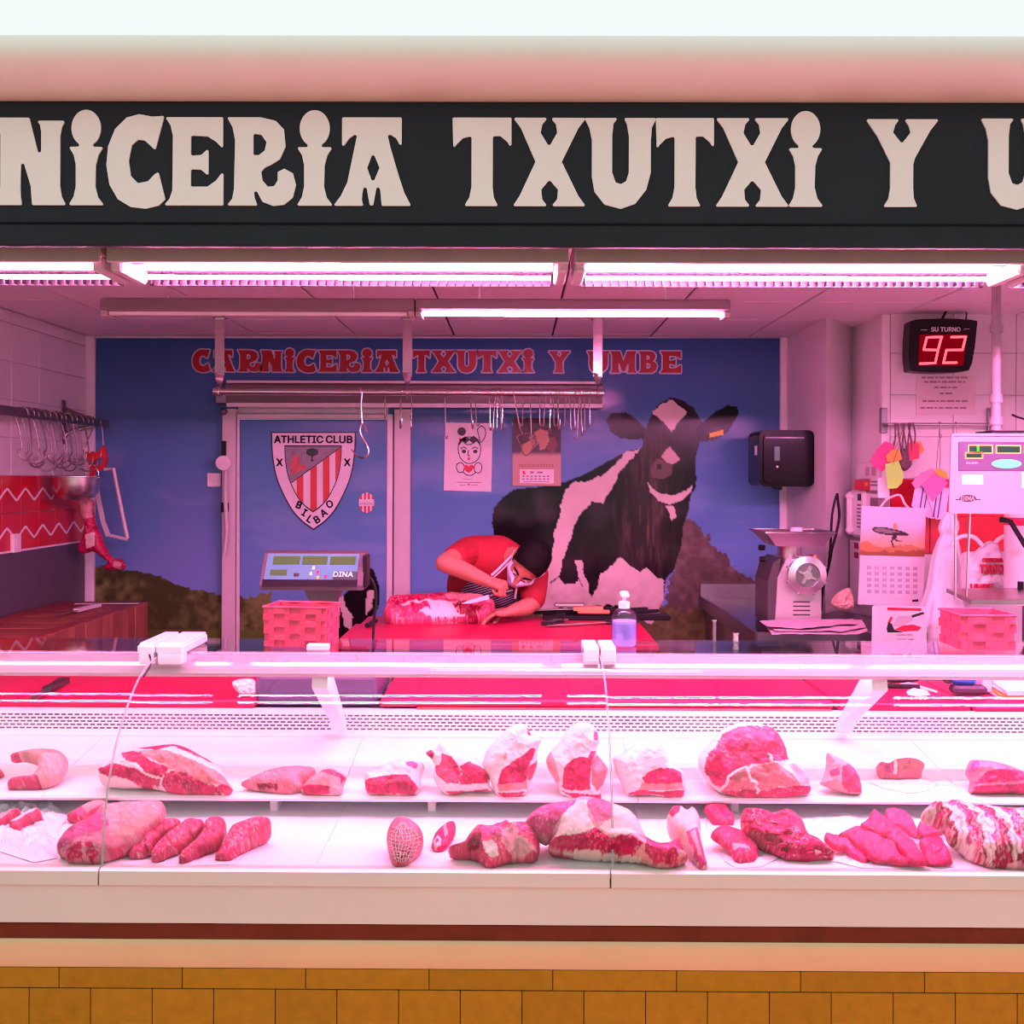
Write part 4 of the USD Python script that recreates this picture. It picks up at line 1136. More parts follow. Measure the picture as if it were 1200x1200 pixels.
# ================================================================== butcher's block at the left
wood_top = mat("block_wood_red", (0.26, 0.05, 0.045), 0.45, var=0.45, scale=7, stretch=(3, 1, 1), bump=0.4, bscale=40)
wood_side = mat("block_wood_side", (0.24, 0.075, 0.045), 0.55, var=0.35, scale=8, stretch=(1, 6, 0.6))
wood_b = mat("block_wood_side_pale", (0.30, 0.10, 0.06), 0.55, var=0.35, scale=8, stretch=(1, 6, 0.6))
bk = thing("butcher_block", "thick reddish butcher's block with stained top beside the left wall", "butcher block", (-2.4, 5.5, 0))
bx1 = X_(172, 6.18, 706)
by0, by1, bz = 4.75, 6.2, Z_(707, 6.18)
y = by0
k = 0
while y < by1 - 0.01:
    y2 = min(y + 0.085 + 0.03 * ((k * 7) % 3), by1)
    part(bk, "stave", cbox(XL + 0.01, bx1 + 0.002 * (k % 3), y + 0.0006, y2 - 0.0006, bz - 0.28, bz - 0.004 + 0.001 * (k % 2), 0.002), (wood_side, wood_b)[k % 2])
    y = y2
    k += 1
gx = grid_sheet(XL + 0.012, bx1 - 0.003, by0 + 0.004, by1 - 0.004, 60, 90, lambda x, yy: bz - 0.004 + 0.007 * meshkit.fbm(np.stack([x * 9, yy * 9, 0 * x], -1), 4, 2) - 0.012 * np.exp(-((x + 2.38) ** 2 / 0.02 + (yy - 5.3) ** 2 / 0.3)), 0.016)
part(bk, "worn_top", gx, wood_top, smooth=True)
for lx in (XL + 0.09, bx1 - 0.09):
    for ly in (by0 + 0.1, by1 - 0.1):
        part(bk, "leg", cbox(lx - 0.05, lx + 0.05, ly - 0.05, ly + 0.05, 0, bz - 0.282, 0.006), wood_side)


def knife(name, label, a, b, z_or, handle_m, blade_len=0.55, w=0.03, group=None, cat="knife", tilt=0.0):
    """A knife lying from a (butt) to b (tip); points in the world."""
    a, b = np.array(a, float), np.array(b, float)
    L = np.linalg.norm(b - a)
    d = (b - a) / L
    ang = math.degrees(math.atan2(d[1], d[0]))
    pitch = -math.degrees(math.asin(np.clip(d[2], -1, 1)))
    t = thing(name, label, cat, tuple(a), group=group)
    hl = L * (1 - blade_len)
    hp_ = Polygon([(0, -w * 0.40), (hl * 0.15, -w * 0.48), (hl * 0.5, -w * 0.36), (hl, -w * 0.44), (hl, w * 0.36), (hl * 0.5, w * 0.40), (hl * 0.15, w * 0.42), (0, w * 0.5)])
    bp = Polygon([(hl, -w * 0.5), (L * 0.85, -w * 0.42), (L, w * 0.2), (L * 0.9, w * 0.34), (hl, w * 0.36)])
    h = ext_xy(hp_.buffer(0.002, 4), -0.009, 0.009)
    bl_ = ext_xy(bp, -0.0012, 0.0012)
    M = trimesh.transformations.euler_matrix(0, math.radians(pitch), math.radians(ang)) @ trimesh.transformations.euler_matrix(math.radians(tilt), 0, 0)
    for m in (h, bl_):
        m.apply_transform(M)
        m.apply_translation([0, 0, 0.0])
    part(t, "handle", h, handle_m, smooth=25, local=True)
    part(t, "blade", bl_, steel, local=True)
    return t


hw = mat("handle_white", (0.62, 0.58, 0.58), 0.4)
hb_ = mat("handle_black", (0.018, 0.016, 0.02), 0.35)
def deck(px, py, z):
    """Where the ray through a pixel meets the height z."""
    d = ray(px, py)
    return np.array([0, 0, EYE]) + d * ((z - EYE) / d[2])


knife("knife", "pale handled knife lying on the butcher's block", deck(115, 709, bz + 0.012), deck(62, 722, bz + 0.012), 0, hw, 0.5, 0.034)
wb = thing("steel_ruler", "thin pale steel strip lying along the back of the butcher's block", "strip", tuple(deck(124, 707.5, bz + 0.006)))
p0_, p1_ = deck(88, 707.6, bz + 0.006), deck(163, 707, bz + 0.006)
part(wb, "strip", obox((p0_ + p1_) / 2, (p1_[0] - p0_[0], 0.03, 0.004), (0, 0, math.degrees(math.atan2(p1_[1] - p0_[1], p1_[0] - p0_[0]))), 0.001), hw)

# ================================================================== work table with the red board
ZT = 0.95
ty0, ty1, tx0, tx1 = 4.50, 5.40, -0.775, 0.60
tb = thing("work_table", "steel work table behind the counter, under the red cutting board", "table", (-0.09, 4.95, 0))
part(tb, "table_top", cbox(tx0 + 0.03, tx1 - 0.03, ty0 + 0.02, ty1 - 0.02, ZT - 0.07, ZT - 0.0305, 0.004), steel)
for lx in (tx0 + 0.1, tx1 - 0.1):
    for ly in (ty0 + 0.1, ty1 - 0.1):
        part(tb, "leg", cbox(lx - 0.022, lx + 0.022, ly - 0.022, ly + 0.022, 0, ZT - 0.071, 0.003), steel)
part(tb, "shelf", cbox(tx0 + 0.08, tx1 - 0.08, ty0 + 0.08, ty1 - 0.08, 0.28, 0.30, 0.003), steel)
board_red = mat("board_red", (0.44, 0.004, 0.06), 0.42, var=0.06, scale=5, bump=0.12, bscale=90)
cb = thing("cutting_board", "large bright red cutting board on the table in front of the butcher", "cutting board", (-0.09, 4.95, ZT - 0.03))
part(cb, "board", cbox(tx0, tx1, ty0, ty1 - 0.30, ZT - 0.03, ZT, 0.006), board_red)
part(cb, "board_section", cbox(tx0 + 0.02, tx1, ty1 - 0.297, ty1, ZT - 0.03, ZT - 0.002, 0.006), board_red)
# things on it
kz = ZT + 0.006
knife("knife", "long white bladed knife lying at the front of the red board", deck(745, 727, ZT + 0.010), deck(640, 733, ZT + 0.010), 0, hb_, 0.68, 0.045)
knife("knife", "dark handled knife lying behind the long white bladed one", deck(640, 731, ZT + 0.012), deck(666, 725, ZT + 0.012), 0, hb_, 0.4, 0.05)
knife("knife", "orange handled knife lying across the black knife tray", at(706, 712.5, 5.29), at(622, 715, 5.29), 0, mat("handle_orange", (0.55, 0.22, 0.10), 0.4), 0.6, 0.04)
kb = thing("knife_tray", "black slotted tray of knives at the back of the red board", "knife tray", tuple(deck(700, 714, ZT)))
c = deck(700, 714, ZT)
part(kb, "tray", [cbox(c[0] - 0.30, c[0] + 0.33, 5.26, 5.38, ZT - 0.0015, ZT + 0.022, 0.004)], black_pl)
part(kb, "knife_row", [obox((c[0] - 0.20 + 0.055 * i, 5.32, ZT + 0.034 + 0.004 * (i % 3)), (0.30, 0.022, 0.016), (0, -3, 4 * (i % 3) - 4), 0.004) for i in range(7)], black_pl, label="black knife handles side by side")
part(kb, "steel_handle", [obox((c[0] - 0.17, 5.29, ZT + 0.072), (0.15, 0.022, 0.02), (0, 0, 2), 0.005)], steel)
part(kb, "wood_handle", [obox((c[0] - 0.05, 5.27, ZT + 0.040), (0.16, 0.024, 0.02), (0, 0, -2), 0.006)], LOOKS["handle_orange"])
mk = thing("marker_pen", "short black marker lying on the left edge of the red board", "pen", tuple(deck(434, 731, ZT + 0.012)))
part(mk, "body", rod(deck(430, 733, ZT + 0.013), deck(436.5, 729.5, ZT + 0.013), 0.011, 12), black_pl, smooth=40)
part(mk, "cap", rod(deck(436.5, 729.5, ZT + 0.013), deck(440, 727.5, ZT + 0.013), 0.0125, 12), black_pl, smooth=40)

# ================================================================== weighing scale at the left
ys2 = 3.78
scl = thing("counter_scale", "weighing scale with a blue display panel left of the middle", "scale", tuple(np.r_[at(372, 800, 3.7)[:2], 0.897]))
lilac = mat("scale_lilac_grey", (0.10, 0.075, 0.15), 0.35)
sbody = mat("scale_body_grey", (0.085, 0.06, 0.075), 0.4)
x0, x1 = X_(301, 3.49), X_(442, 3.49)
part(scl, "base", cbox(x0, x1, 3.49, 3.86, 0.900, 1.0, 0.012), lilac)
part(scl, "foot", [cbox(a - 0.02, a + 0.02, b - 0.02, b + 0.02, 0.8968, 0.902, 0.002) for a in (x0 + 0.05, x1 - 0.05) for b in (3.53, 3.82)], black_pl)
part(scl, "weighing_plate", cbox(x0 + 0.01, x1 - 0.01, 3.50, 3.80, 1.004, 1.02, 0.004), steel)
neck = Polygon([tuple(at(a, b, ys2)[[0, 2]]) for a, b in ((352, 682), (404, 682), (394, 704), (392, 760), (362, 760), (362, 704))])
part(scl, "neck", ext_xz(neck.union(sbox(at(362, 755, ys2)[0], 0.99, at(392, 755, ys2)[0], at(392, 755, ys2)[2])), ys2 - 0.0, ys2 + 0.06), sbody, smooth=20)
ca_, cb_ = at(310, 684, ys2), at(420, 649, ys2)
head = Polygon([(ys2 - 0.045, ca_[2] - 0.018), (ys2 - 0.05, ca_[2] + 0.0), (ys2 + 0.03, cb_[2]), (ys2 + 0.075, cb_[2] + 0.006), (ys2 + 0.08, ca_[2] - 0.018)])
part(scl, "display_housing", ext_yz(head, at(308, 666, ys2)[0], at(427, 666, ys2)[0]), sbody, smooth=20)
slope = math.degrees(math.atan2(0.08, cb_[2] - ca_[2]))
cx_ = (at(312, 666, ys2)[0] + at(420, 666, ys2)[0]) / 2
cz_, cy_ = (ca_[2] + cb_[2]) / 2, ys2 - 0.01
ht = math.hypot(0.08, cb_[2] - ca_[2])
wd = at(420, 666, ys2)[0] - at(312, 666, ys2)[0]
bluep = mat("scale_panel_blue", (0.07, 0.23, 0.28), 0.3, var=0.03)
lcd = mat("scale_lcd_green", (0.045, 0.14, 0.03), 0.2, var=0.03)


def on_panel(u0, u1, v0, v1, t0, t1):
    """A plate on the tilted panel: u along x, v up the slope, both 0..1."""
    m = cbox((u0 - 0.5) * wd, (u1 - 0.5) * wd, -t1, -t0, (v0 - 0.5) * ht, (v1 - 0.5) * ht, 0.0006)
    m.apply_transform(trimesh.transformations.rotation_matrix(math.radians(-slope), [1, 0, 0]))
    m.apply_translation([cx_, cy_, cz_])
    return m


part(scl, "panel", on_panel(0, 1, 0.0, 0.97, -0.002, 0.003), bluep, label="light blue display panel")
for u0, u1, v0, v1 in ((0.07, 0.36, 0.62, 0.88), (0.39, 0.66, 0.62, 0.88), (0.69, 0.965, 0.62, 0.88), (0.06, 0.24, 0.28, 0.46)):
    part(scl, "lcd_window", on_panel(u0, u1, v0, v1, 0.003, 0.0042), lcd, label="dark green display window")
part(scl, "panel_stripe", on_panel(-0.01, 1.01, -0.06, 0.16, 0.003, 0.0036), black_pl)
for u, v, mm in ((0.33, 0.3, ink), (0.36, 0.3, ink), (0.52, 0.52, white_pl), (0.50, 0.34, white_pl), (0.57, 0.38, ink_red), (0.66, 0.24, ink_red), (0.58, 0.22, mat("key_yellow", (0.7, 0.5, 0.05), 0.4)), (0.47, 0.22, bluep)):
    part(scl, "key", on_panel(u - 0.014, u + 0.014, v - 0.05, v + 0.05, 0.003, 0.0045), mm)
m = text_xz("DINA", 0.020, 0, 0, 0, bold=True, depth=0.001)
m.apply_transform(trimesh.transformations.rotation_matrix(math.radians(-slope), [1, 0, 0]))
mm_ = on_panel(0.84, 0.86, 0.2, 0.3, 0.003, 0.0036)
m.apply_translation(mm_.centroid)
part(scl, "brand_lettering", m, white_pl)
part(scl, "badge", on_panel(0.74, 1.0, 0.12, 0.42, 0.002, 0.0034), mat("badge_dark_green", (0.02, 0.05, 0.05), 0.35))
part(scl, "cable", tube(spline([at(424, 672, ys2 + 0.07), at(436, 680, ys2 + 0.08), at(441, 700, ys2 + 0.08), at(438, 730, ys2 + 0.07), [at(434, 760, ys2)[0], ys2 + 0.06, 1.0]], 20), 0.005, 6), black_pl, smooth=40)
part(scl, "side_panel", [cbox(at(424, 666, ys2)[0] + 0.006, at(428, 666, ys2)[0] + 0.008, ys2 - 0.02, ys2 + 0.07, ca_[2] - 0.01, cb_[2] - 0.004, 0.004)], black_pl)

# boards on the counter's rear worktop
bs = [("red cutting board on the counter worktop, leftmost one", -3.2, X_(298.5, 3.46), 3.458, 0.897, 0.925), ("long red cutting board on the worktop, centre of the picture", X_(446, 3.46), X_(978, 3.46), 3.458, 0.905, 0.930), ("red cutting board on the worktop before the blue tape", X_(984, 3.46), X_(1139, 3.46), 3.462, 0.897, 0.924), ("red cutting board on the worktop, at the right picture edge", X_(1142, 3.46), 2.6, 3.455, 0.897, 0.918)]
for i, (lab, a, b, y0, z0, z1) in enumerate(bs):
    t = thing("cutting_board", lab, "cutting board", ((a + b) / 2, 3.65, z0))
    part(t, "board", cbox(a, b, y0, 3.88, z0, z1, 0.006), board_red)
    part(t, "hanging_hole_rim", lathe([(0.012, 0), (0.018, 0), (0.018, 0.0012), (0.012, 0.0012)], 16, (b - 0.06, 3.84, z1 - 0.0002)), mat("board_red_dark", (0.30, 0.003, 0.03), 0.5))
t = thing("cutting_board", "coral cutting board lying under the long red one on the worktop", "cutting board", (0, 3.6, 0.897))
part(t, "board", cbox(X_(489, 3.455), X_(975, 3.455), 3.453, 3.80, 0.8972, 0.9047, 0.003), mat("board_coral", (0.70, 0.10, 0.11), 0.4))
part(t, "board_edge", cbox(X_(489, 3.455), X_(975, 3.455), 3.4515, 3.4535, 0.8985, 0.9035, 0.0005), LOOKS["board_coral"])
knife("knife", "dark knife lying on the leftmost worktop board behind the glass", deck(75, 797, 0.937), deck(34, 822, 0.937), 0, hb_, 0.5, 0.035)

# ================================================================== soft solids from outlines
def densify(pts, step):
    P = np.asarray(pts, float)
    out = []
    for a, b in zip(P, np.roll(P, -1, 0)):
        n = max(1, int(np.ceil(np.linalg.norm(b - a) / step)))
        out += [a + (b - a) * i / n for i in range(n)]
    return np.array(out)


def lump(outline, step, tf, tb, power=0.5, rel=0.62, rough=0.0, rscale=0.15, seed=0, smooth_outline=True, hfun=None):
    """A closed soft solid over a 2D outline: returns (uv, front height, back height, faces) with the rim shared.
    The height climbs from the rim to tf (front) and tb (back)."""
    P = np.asarray(outline, float)
    if smooth_outline:
        P = spline(P, max(40, len(P) * 6), closed=True)
    P = densify(P, step)
    poly = Polygon(P).buffer(0)
    if poly.geom_type != "Polygon":
        poly = max(poly.geoms, key=lambda g: g.area)
    rim = densify(np.array(poly.exterior.coords)[:-1], step * 1.01)
    x0, y0, x1, y1 = poly.bounds
    gx, gy = np.meshgrid(np.arange(x0, x1, step), np.arange(y0, y1, step * 0.866))
    gx[1::2] += step / 2
    g = np.c_[gx.ravel(), gy.ravel()]
    g = g[shapely.contains_xy(poly.buffer(-step * 0.55), g[:, 0], g[:, 1])]
    pts = np.vstack([rim, g])
    tri = Delaunay(pts).simplices
    cen = pts[tri].mean(1)
    tri = tri[shapely.contains_xy(poly, cen[:, 0], cen[:, 1])]
    ar = np.cross(pts[tri[:, 1]] - pts[tri[:, 0]], pts[tri[:, 2]] - pts[tri[:, 0]])
    tri = tri[np.abs(ar) > 1e-9]
    ar = ar[np.abs(ar) > 1e-9]
    tri[ar < 0] = tri[ar < 0][:, ::-1]
    d = shapely.distance(poly.exterior, shapely.points(pts))
    d[: len(rim)] = 0
    r = max(d.max() * rel, 1e-6)
    h = (1 - (1 - np.minimum(d / r, 1)) ** 2) ** power
    nz = fbm2(pts[:, 0], pts[:, 1], rscale, 4, seed) - 0.5
    front = tf * h * (1 + rough * 2 * nz)
    if hfun is not None:
        front = front * hfun(pts[:, 0], pts[:, 1])
    back = tb * h
    n, nr = len(pts), len(rim)
    remap = np.arange(n)
    back_ids = np.r_[np.arange(nr), n + np.arange(n - nr)]
    faces = np.vstack([tri, back_ids[tri][:, ::-1]])
    return pts, front, back, faces, nr


def lump_mesh(outline_px, Y0, step, tf, tb, tilt=90.0, origin=None, floor_z=None, **kw):
    """Outline in photo-sized steps drawn on a plane (tilted from the ground by tilt degrees, through origin) and made solid."""
    pts, fr, bk_, faces, nr = lump(outline_px, step, tf, tb, **kw)
    if origin is None:
        c = np.array(outline_px).mean(0)
        origin = at(c[0], c[1], Y0)
    t = math.radians(tilt)
    nrm = np.array([0, -math.sin(t), math.cos(t)])
    D_ = np.stack([(pts[:, 0] - 600) / FPX, -(pts[:, 1] - HOR) / FPX, -np.ones(len(pts))], -1) @ CAMR.T
    e = np.array([0, 0, EYE])
    k = ((origin - e) @ nrm) / (D_ @ nrm)
    base = e + D_ * k[:, None]
    F = base + nrm * fr[:, None]
    B = base - nrm * bk_[:, None]
    V = np.vstack([F, B[nr:]])
    uv = np.vstack([pts, pts[nr:]])
    if floor_z is not None:
        fz = floor_z(V[:, 0], V[:, 1]) if callable(floor_z) else floor_z
        V[:, 2] = np.maximum(V[:, 2], fz)
    m = trimesh.Trimesh(V, faces, process=False)
    if m.volume < 0:
        m.faces = m.faces[:, ::-1]
    side = np.r_[np.ones(len(F), bool), np.zeros(len(B) - nr, bool)]
    return m, uv, side


def paint(uv, base, patches, seed=0, wob=2.0, wscale=0.12):
    """Colours by flat patches with a wandering edge; patches: (outline, colour)."""
    w1, w2 = fbm2(uv[:, 0], uv[:, 1], wscale, 3, seed + 1) - 0.5, fbm2(uv[:, 0], uv[:, 1], wscale, 3, seed + 2) - 0.5
    U, V_ = uv[:, 0] + 2 * wob * w1, uv[:, 1] + 2 * wob * w2
    c = np.tile(np.array(base, float), (len(uv), 1))
    for pts, colr in patches:
        k = shapely.contains_xy(Polygon(pts).buffer(0), U, V_)
        c[k] = np.array(colr)
    n = fbm2(uv[:, 0], uv[:, 1], 0.22, 4, seed + 5)
    redness = np.clip((c[:, 0] - c[:, 1]) / np.maximum(c[:, 0], 1e-6), 0.25, 1)
    return np.clip(c * (1 + (0.50 * n - 0.25) * redness)[:, None], 0, 1)


# ================================================================== right side: steel counter, grinder, dispenser
XC = 1.11
rc = thing("steel_counter", "stainless steel counter under the meat grinder, right of the mural", "counter", (1.4, 5.6, 0))
top = Polygon([(XC, 6.48), (XC, 4.95), (1.90, 4.95), (1.90, 5.60), (1.78, 5.90), (1.63, 5.70), (1.63, 6.48)])
part(rc, "counter_top", ext_xy(top, 0.905, 0.925), mat("counter_dark_steel", (0.16, 0.14, 0.17), 0.25, 1.0, var=0.15, scale=5))
part(rc, "raised_rim", [cbox(XC - 0.006, XC + 0.012, 4.95, 6.48, 0.87, 0.940, 0.003), cbox(XC, 1.90, 4.944, 4.962, 0.87, 0.940, 0.003)], steel_dark)
part(rc, "back_upstand", cbox(XC, 1.63, 6.47, 6.49, 0.90, 1.015, 0.004), steel)
part(rc, "cabinet", ext_xy(top.buffer(-0.03), 0.1, 0.904), steel_dark)
for a in (0.3, 0.62):
    part(rc, "front_panel", cbox(XC - 0.002 + 0.03, XC + 0.034, 4.99 + a * 2 * 0.7 - 0.4, 4.99 + a * 2 * 0.7, 0.2, 0.86, 0.003), steel)

gy = 5.28
gr = thing("meat_grinder", "steel table top meat grinder with feed tray on the counter", "meat grinder", tuple(np.r_[at(930, 730, gy)[0], gy + 0.13, 0.925]))
gx0, gx1 = X_(909, gy), X_(963, gy)
zb_, zt_ = 0.935, Z_(652, gy)
w_ = gx1 - gx0
front = Polygon([(gx0, zb_), (gx1, zb_), (gx1, zt_ - 0.10), (gx1 - 0.05, zt_ - 0.01), (gx0 + 0.055, zt_ - 0.005), (gx0 + 0.012, zt_ - 0.10)]).buffer(-0.012).buffer(0.012, 6)
part(gr, "housing", ext_xz(front, gy, gy + 0.30), mat("grinder_steel", (0.60, 0.56, 0.57), 0.34, 0.6, var=0.03), smooth=30)
part(gr, "side_cover", ext_xz(Polygon([(gx0 - 0.032, zb_), (gx0 + 0.004, zb_), (gx0 + 0.016, zt_ - 0.08), (gx0 + 0.03, zt_ - 0.005), (gx0 - 0.006, zt_ - 0.03), (gx0 - 0.032, zt_ - 0.12)]).buffer(0.002), gy + 0.012, gy + 0.29), mat("grinder_dark", (0.06, 0.05, 0.055), 0.4), smooth=30)
part(gr, "base_feet", [cbox(a - 0.02, a + 0.02, b - 0.02, b + 0.02, 0.9255, 0.937, 0.003) for a in (gx0 + 0.02, gx1 - 0.03) for b in (gy + 0.04, gy + 0.26)], black_pl)
cc_ = at(940, 672, gy)
part(gr, "barrel", rod((cc_[0], gy + 0.02, cc_[2]), (cc_[0], gy - 0.075, cc_[2]), 0.082, 36), steel, smooth=40)


def ring_y(r0_, r1_, y0_, y1_, c, n=36):
    m = lathe([(r0_, 0), (r1_, 0.15 * (y1_ - y0_)), (r1_, 0.85 * (y1_ - y0_)), (r0_, y1_ - y0_), (r0_, 0)], n)
    v = m.vertices
    m.vertices = np.c_[c[0] + v[:, 0], y0_ + v[:, 2], c[2] + v[:, 1]]
    m.fix_normals()
    return m


part(gr, "lock_ring", ring_y(0.060, 0.093, gy - 0.105, gy - 0.06, cc_), steel, smooth=40)
part(gr, "lock_ring_lug", [obox((cc_[0] + 0.094 * math.cos(t), gy - 0.082, cc_[2] + 0.094 * math.sin(t)), (0.02, 0.03, 0.014), (0, -math.degrees(t), 0), 0.003) for t in np.linspace(0.4, 6.68, 9)[:-1]], steel)
part(gr, "hole_plate", rod((cc_[0], gy - 0.09, cc_[2]), (cc_[0], gy - 0.070, cc_[2]), 0.060, 30), steel_dark, smooth=40)
part(gr, "plate_cross", [obox((cc_[0], gy - 0.094, cc_[2]), (0.10, 0.014, 0.018), (0, a, 0), 0.004) for a in (25, 115)] + [rod((cc_[0], gy - 0.112, cc_[2]), (cc_[0], gy - 0.07, cc_[2]), 0.02, 16)], steel)
ncx = X_(929, gy)
part(gr, "feed_tube", lathe([(0.045, 0), (0.058, 0.0), (0.058, 0.07), (0.064, 0.10), (0.045, 0.10), (0.045, 0)], 30, (ncx, gy + 0.06, zt_ - 0.03)), steel, smooth=40)
tz0, tz1 = Z_(638, gy), Z_(622, gy)
tray = []
lo_, hi_ = (X_(906, gy), X_(960, gy), gy - 0.07, gy + 0.18), (X_(893, gy), X_(972, gy), gy - 0.10, gy + 0.26)
q = np.array([[lo_[0], lo_[2], tz0], [lo_[1], lo_[2], tz0], [lo_[1], lo_[3], tz0], [lo_[0], lo_[3], tz0], [hi_[0], hi_[2], tz1], [hi_[1], hi_[2], tz1], [hi_[1], hi_[3], tz1], [hi_[0], hi_[3], tz1]])
outer = m3.Manifold.hull_points(q.astype(np.float32))
q2 = q.copy()
q2[:4, 2] += 0.006
q2[4:, 2] += 0.02
q2[:, :2] = (q2[:, :2] - q2[:, :2].mean(0)) * 0.965 + q2[:, :2].mean(0)
part(gr, "feed_tray", outer - m3.Manifold.hull_points(q2.astype(np.float32)), steel)
rimp = [(hi_[0], hi_[2], tz1), (hi_[1], hi_[2], tz1), (hi_[1], hi_[3], tz1), (hi_[0], hi_[3], tz1)]
part(gr, "tray_rim", tube(rimp + rimp[:1], 0.006, 8), steel, smooth=50)
part(gr, "pusher", [rod((X_(938, gy), gy + 0.07, tz0), (X_(938, gy), gy + 0.07, tz1 + 0.02), 0.03, 20)], white_pl, smooth=40)
part(gr, "red_knob", rod((X_(953, gy), gy + 0.0, Z_(652, gy)), (X_(953, gy), gy - 0.035, Z_(652, gy)), 0.017, 16), mat("knob_red", (0.65, 0.03, 0.02), 0.3), smooth=40, label="red knob")
for k in range(4):
    zz = Z_(704 + 5 * k, gy)
    part(gr, "vent_slot", cbox(X_(930, gy), X_(950, gy), gy - 0.0015, gy + 0.004, zz - 0.0035, zz + 0.0035, 0.001), LOOKS["grinder_dark"])
part(gr, "side_knob", [rod((gx0 - 0.03, gy + 0.1, Z_(642, gy)), (gx0 - 0.06, gy + 0.1, Z_(642, gy)), 0.014, 12), rod((gx0 - 0.03, gy + 0.1, Z_(656, gy)), (gx0 - 0.055, gy + 0.1, Z_(656, gy)), 0.014, 12)], black_pl, smooth=40)

cl = thing("power_cable", "black looped power cable on the side wall behind the grinder", "cable", tuple(at(975, 690, 5.70)))
part(cl, "cable", tube(spline([at(a, b, 5.70) for a, b in ((981, 578), (982, 588), (983.5, 605), (980, 625), (975, 643), (973, 655), (969, 672), (965, 684), (963, 700), (962, 716))], 50), 0.0075, 8), black_pl, smooth=40)
part(cl, "cable_return", tube(spline([at(a, b, 5.705) for a, b in ((981, 579), (978, 588), (975, 605), (974, 625), (973, 642), (971, 660))], 30), 0.0065, 8), black_pl, smooth=40)

dz_m = mat("dispenser_black", (0.006, 0.005, 0.006), 0.22, spec=0.12)
dz = thing("soap_dispenser", "black paper towel dispenser on the side wall by the mural's edge", "dispenser", (XR, 6.1, Z_(571, 6.0)))
a0, a1 = X_(890, 5.97), XR - 0.002
z0, z1 = Z_(569, 5.97), Z_(503, 5.97)
body = rrect(a0, a1, z0, z1, 0.035)
part(dz, "cover", ext_xz(body, 5.97, 6.26), dz_m, smooth=40)
part(dz, "front_bulge", ext_xz(rrect(a0 + 0.02, a1 - 0.02, z0 + 0.02, z1 - 0.02, 0.03), 5.955, 5.975), dz_m, smooth=40)
part(dz, "sight_window", cbox(X_(907.5, 5.95), X_(914, 5.95), 5.951, 5.957, Z_(539, 5.95), Z_(522, 5.95), 0.002), mat("window_green", (0.10, 0.20, 0.17), 0.15), label="pale green sight window")
part(dz, "lock", rod((X_(911, 5.95), 5.958, Z_(546, 5.95)), (X_(911, 5.95), 5.950, Z_(546, 5.95)), 0.006, 12), steel, smooth=40)
part(dz, "feed_lever", [obox((X_(912, 5.97), 6.0, z0 - 0.006), (0.05, 0.05, 0.02), (0, 10, 0), 0.004)], dz_m)
part(dz, "side_label", cbox(a0 - 0.0015, a0 + 0.002, 6.03, 6.09, Z_(532, 5.97), Z_(521, 5.97)), white_pl)
part(dz, "top_seam", cbox(a0 + 0.03, a1 - 0.06, 5.952, 5.957, z1 - 0.045, z1 - 0.041), steel_dark)

sheets = thing("paper_stack", "loose stack of pink wrapping paper before the meat grinder", "paper", tuple(deck(955, 742, 0.93)))
pinkpaper = mat("pink_wrapping_paper", (0.66, 0.46, 0.56), 0.6, var=0.06)
for i, pts in enumerate(([(893, 733), (905, 732), (985, 732), (1012, 734), (1017, 744), (1006, 748), (905, 748)], [(898, 734), (912, 732), (925, 732), (990, 733), (1010, 732), (1014, 741), (985, 746), (908, 745)], [(890, 735), (930, 732.5), (992, 732), (1000, 731.5), (1004, 738), (940, 744), (900, 742)])):
    P = np.array([deck(a, b, 0.929 + 0.004 * i)[:2] for a, b in pts])
    m = ext_xy(Polygon(P).buffer(0), 0, 0.0015)
    m = m.subdivide_to_size(0.03)
    m.vertices[:, 2] += 0.941 + 0.009 * i + 0.012 * meshkit.fbm(np.c_[m.vertices[:, :2] * 14, np.full(len(m.vertices), i * 3.0)], 3, i)
    part(sheets, "sheet", m, pinkpaper, smooth=True)

t = thing("crumpled_paper", "crumpled beige paper on the counter right of the grinder", "paper", tuple(deck(988, 712, 0.925)))
m, uv, sd = lump_mesh([(974, 707), (978, 698), (986, 692), (995, 689), (999, 697), (1000, 712), (985, 714)], 5.3, 2.0, 0.03, 0.03, 90, rough=0.9, rscale=0.3, seed=3, floor_z=0.926)
part(t, "sheet", m, mat("beige_paper", (0.66, 0.42, 0.34), 0.7), smooth=25)

# ================================================================== the right wall
yd = 5.47
td = thing("turn_display", "black queue display with red digits high on the right wall", "display", tuple(at(1105, 436, yd)))


def K3(a, b):
    return (1040 + a / 8.575, 360 + b / 8.575)


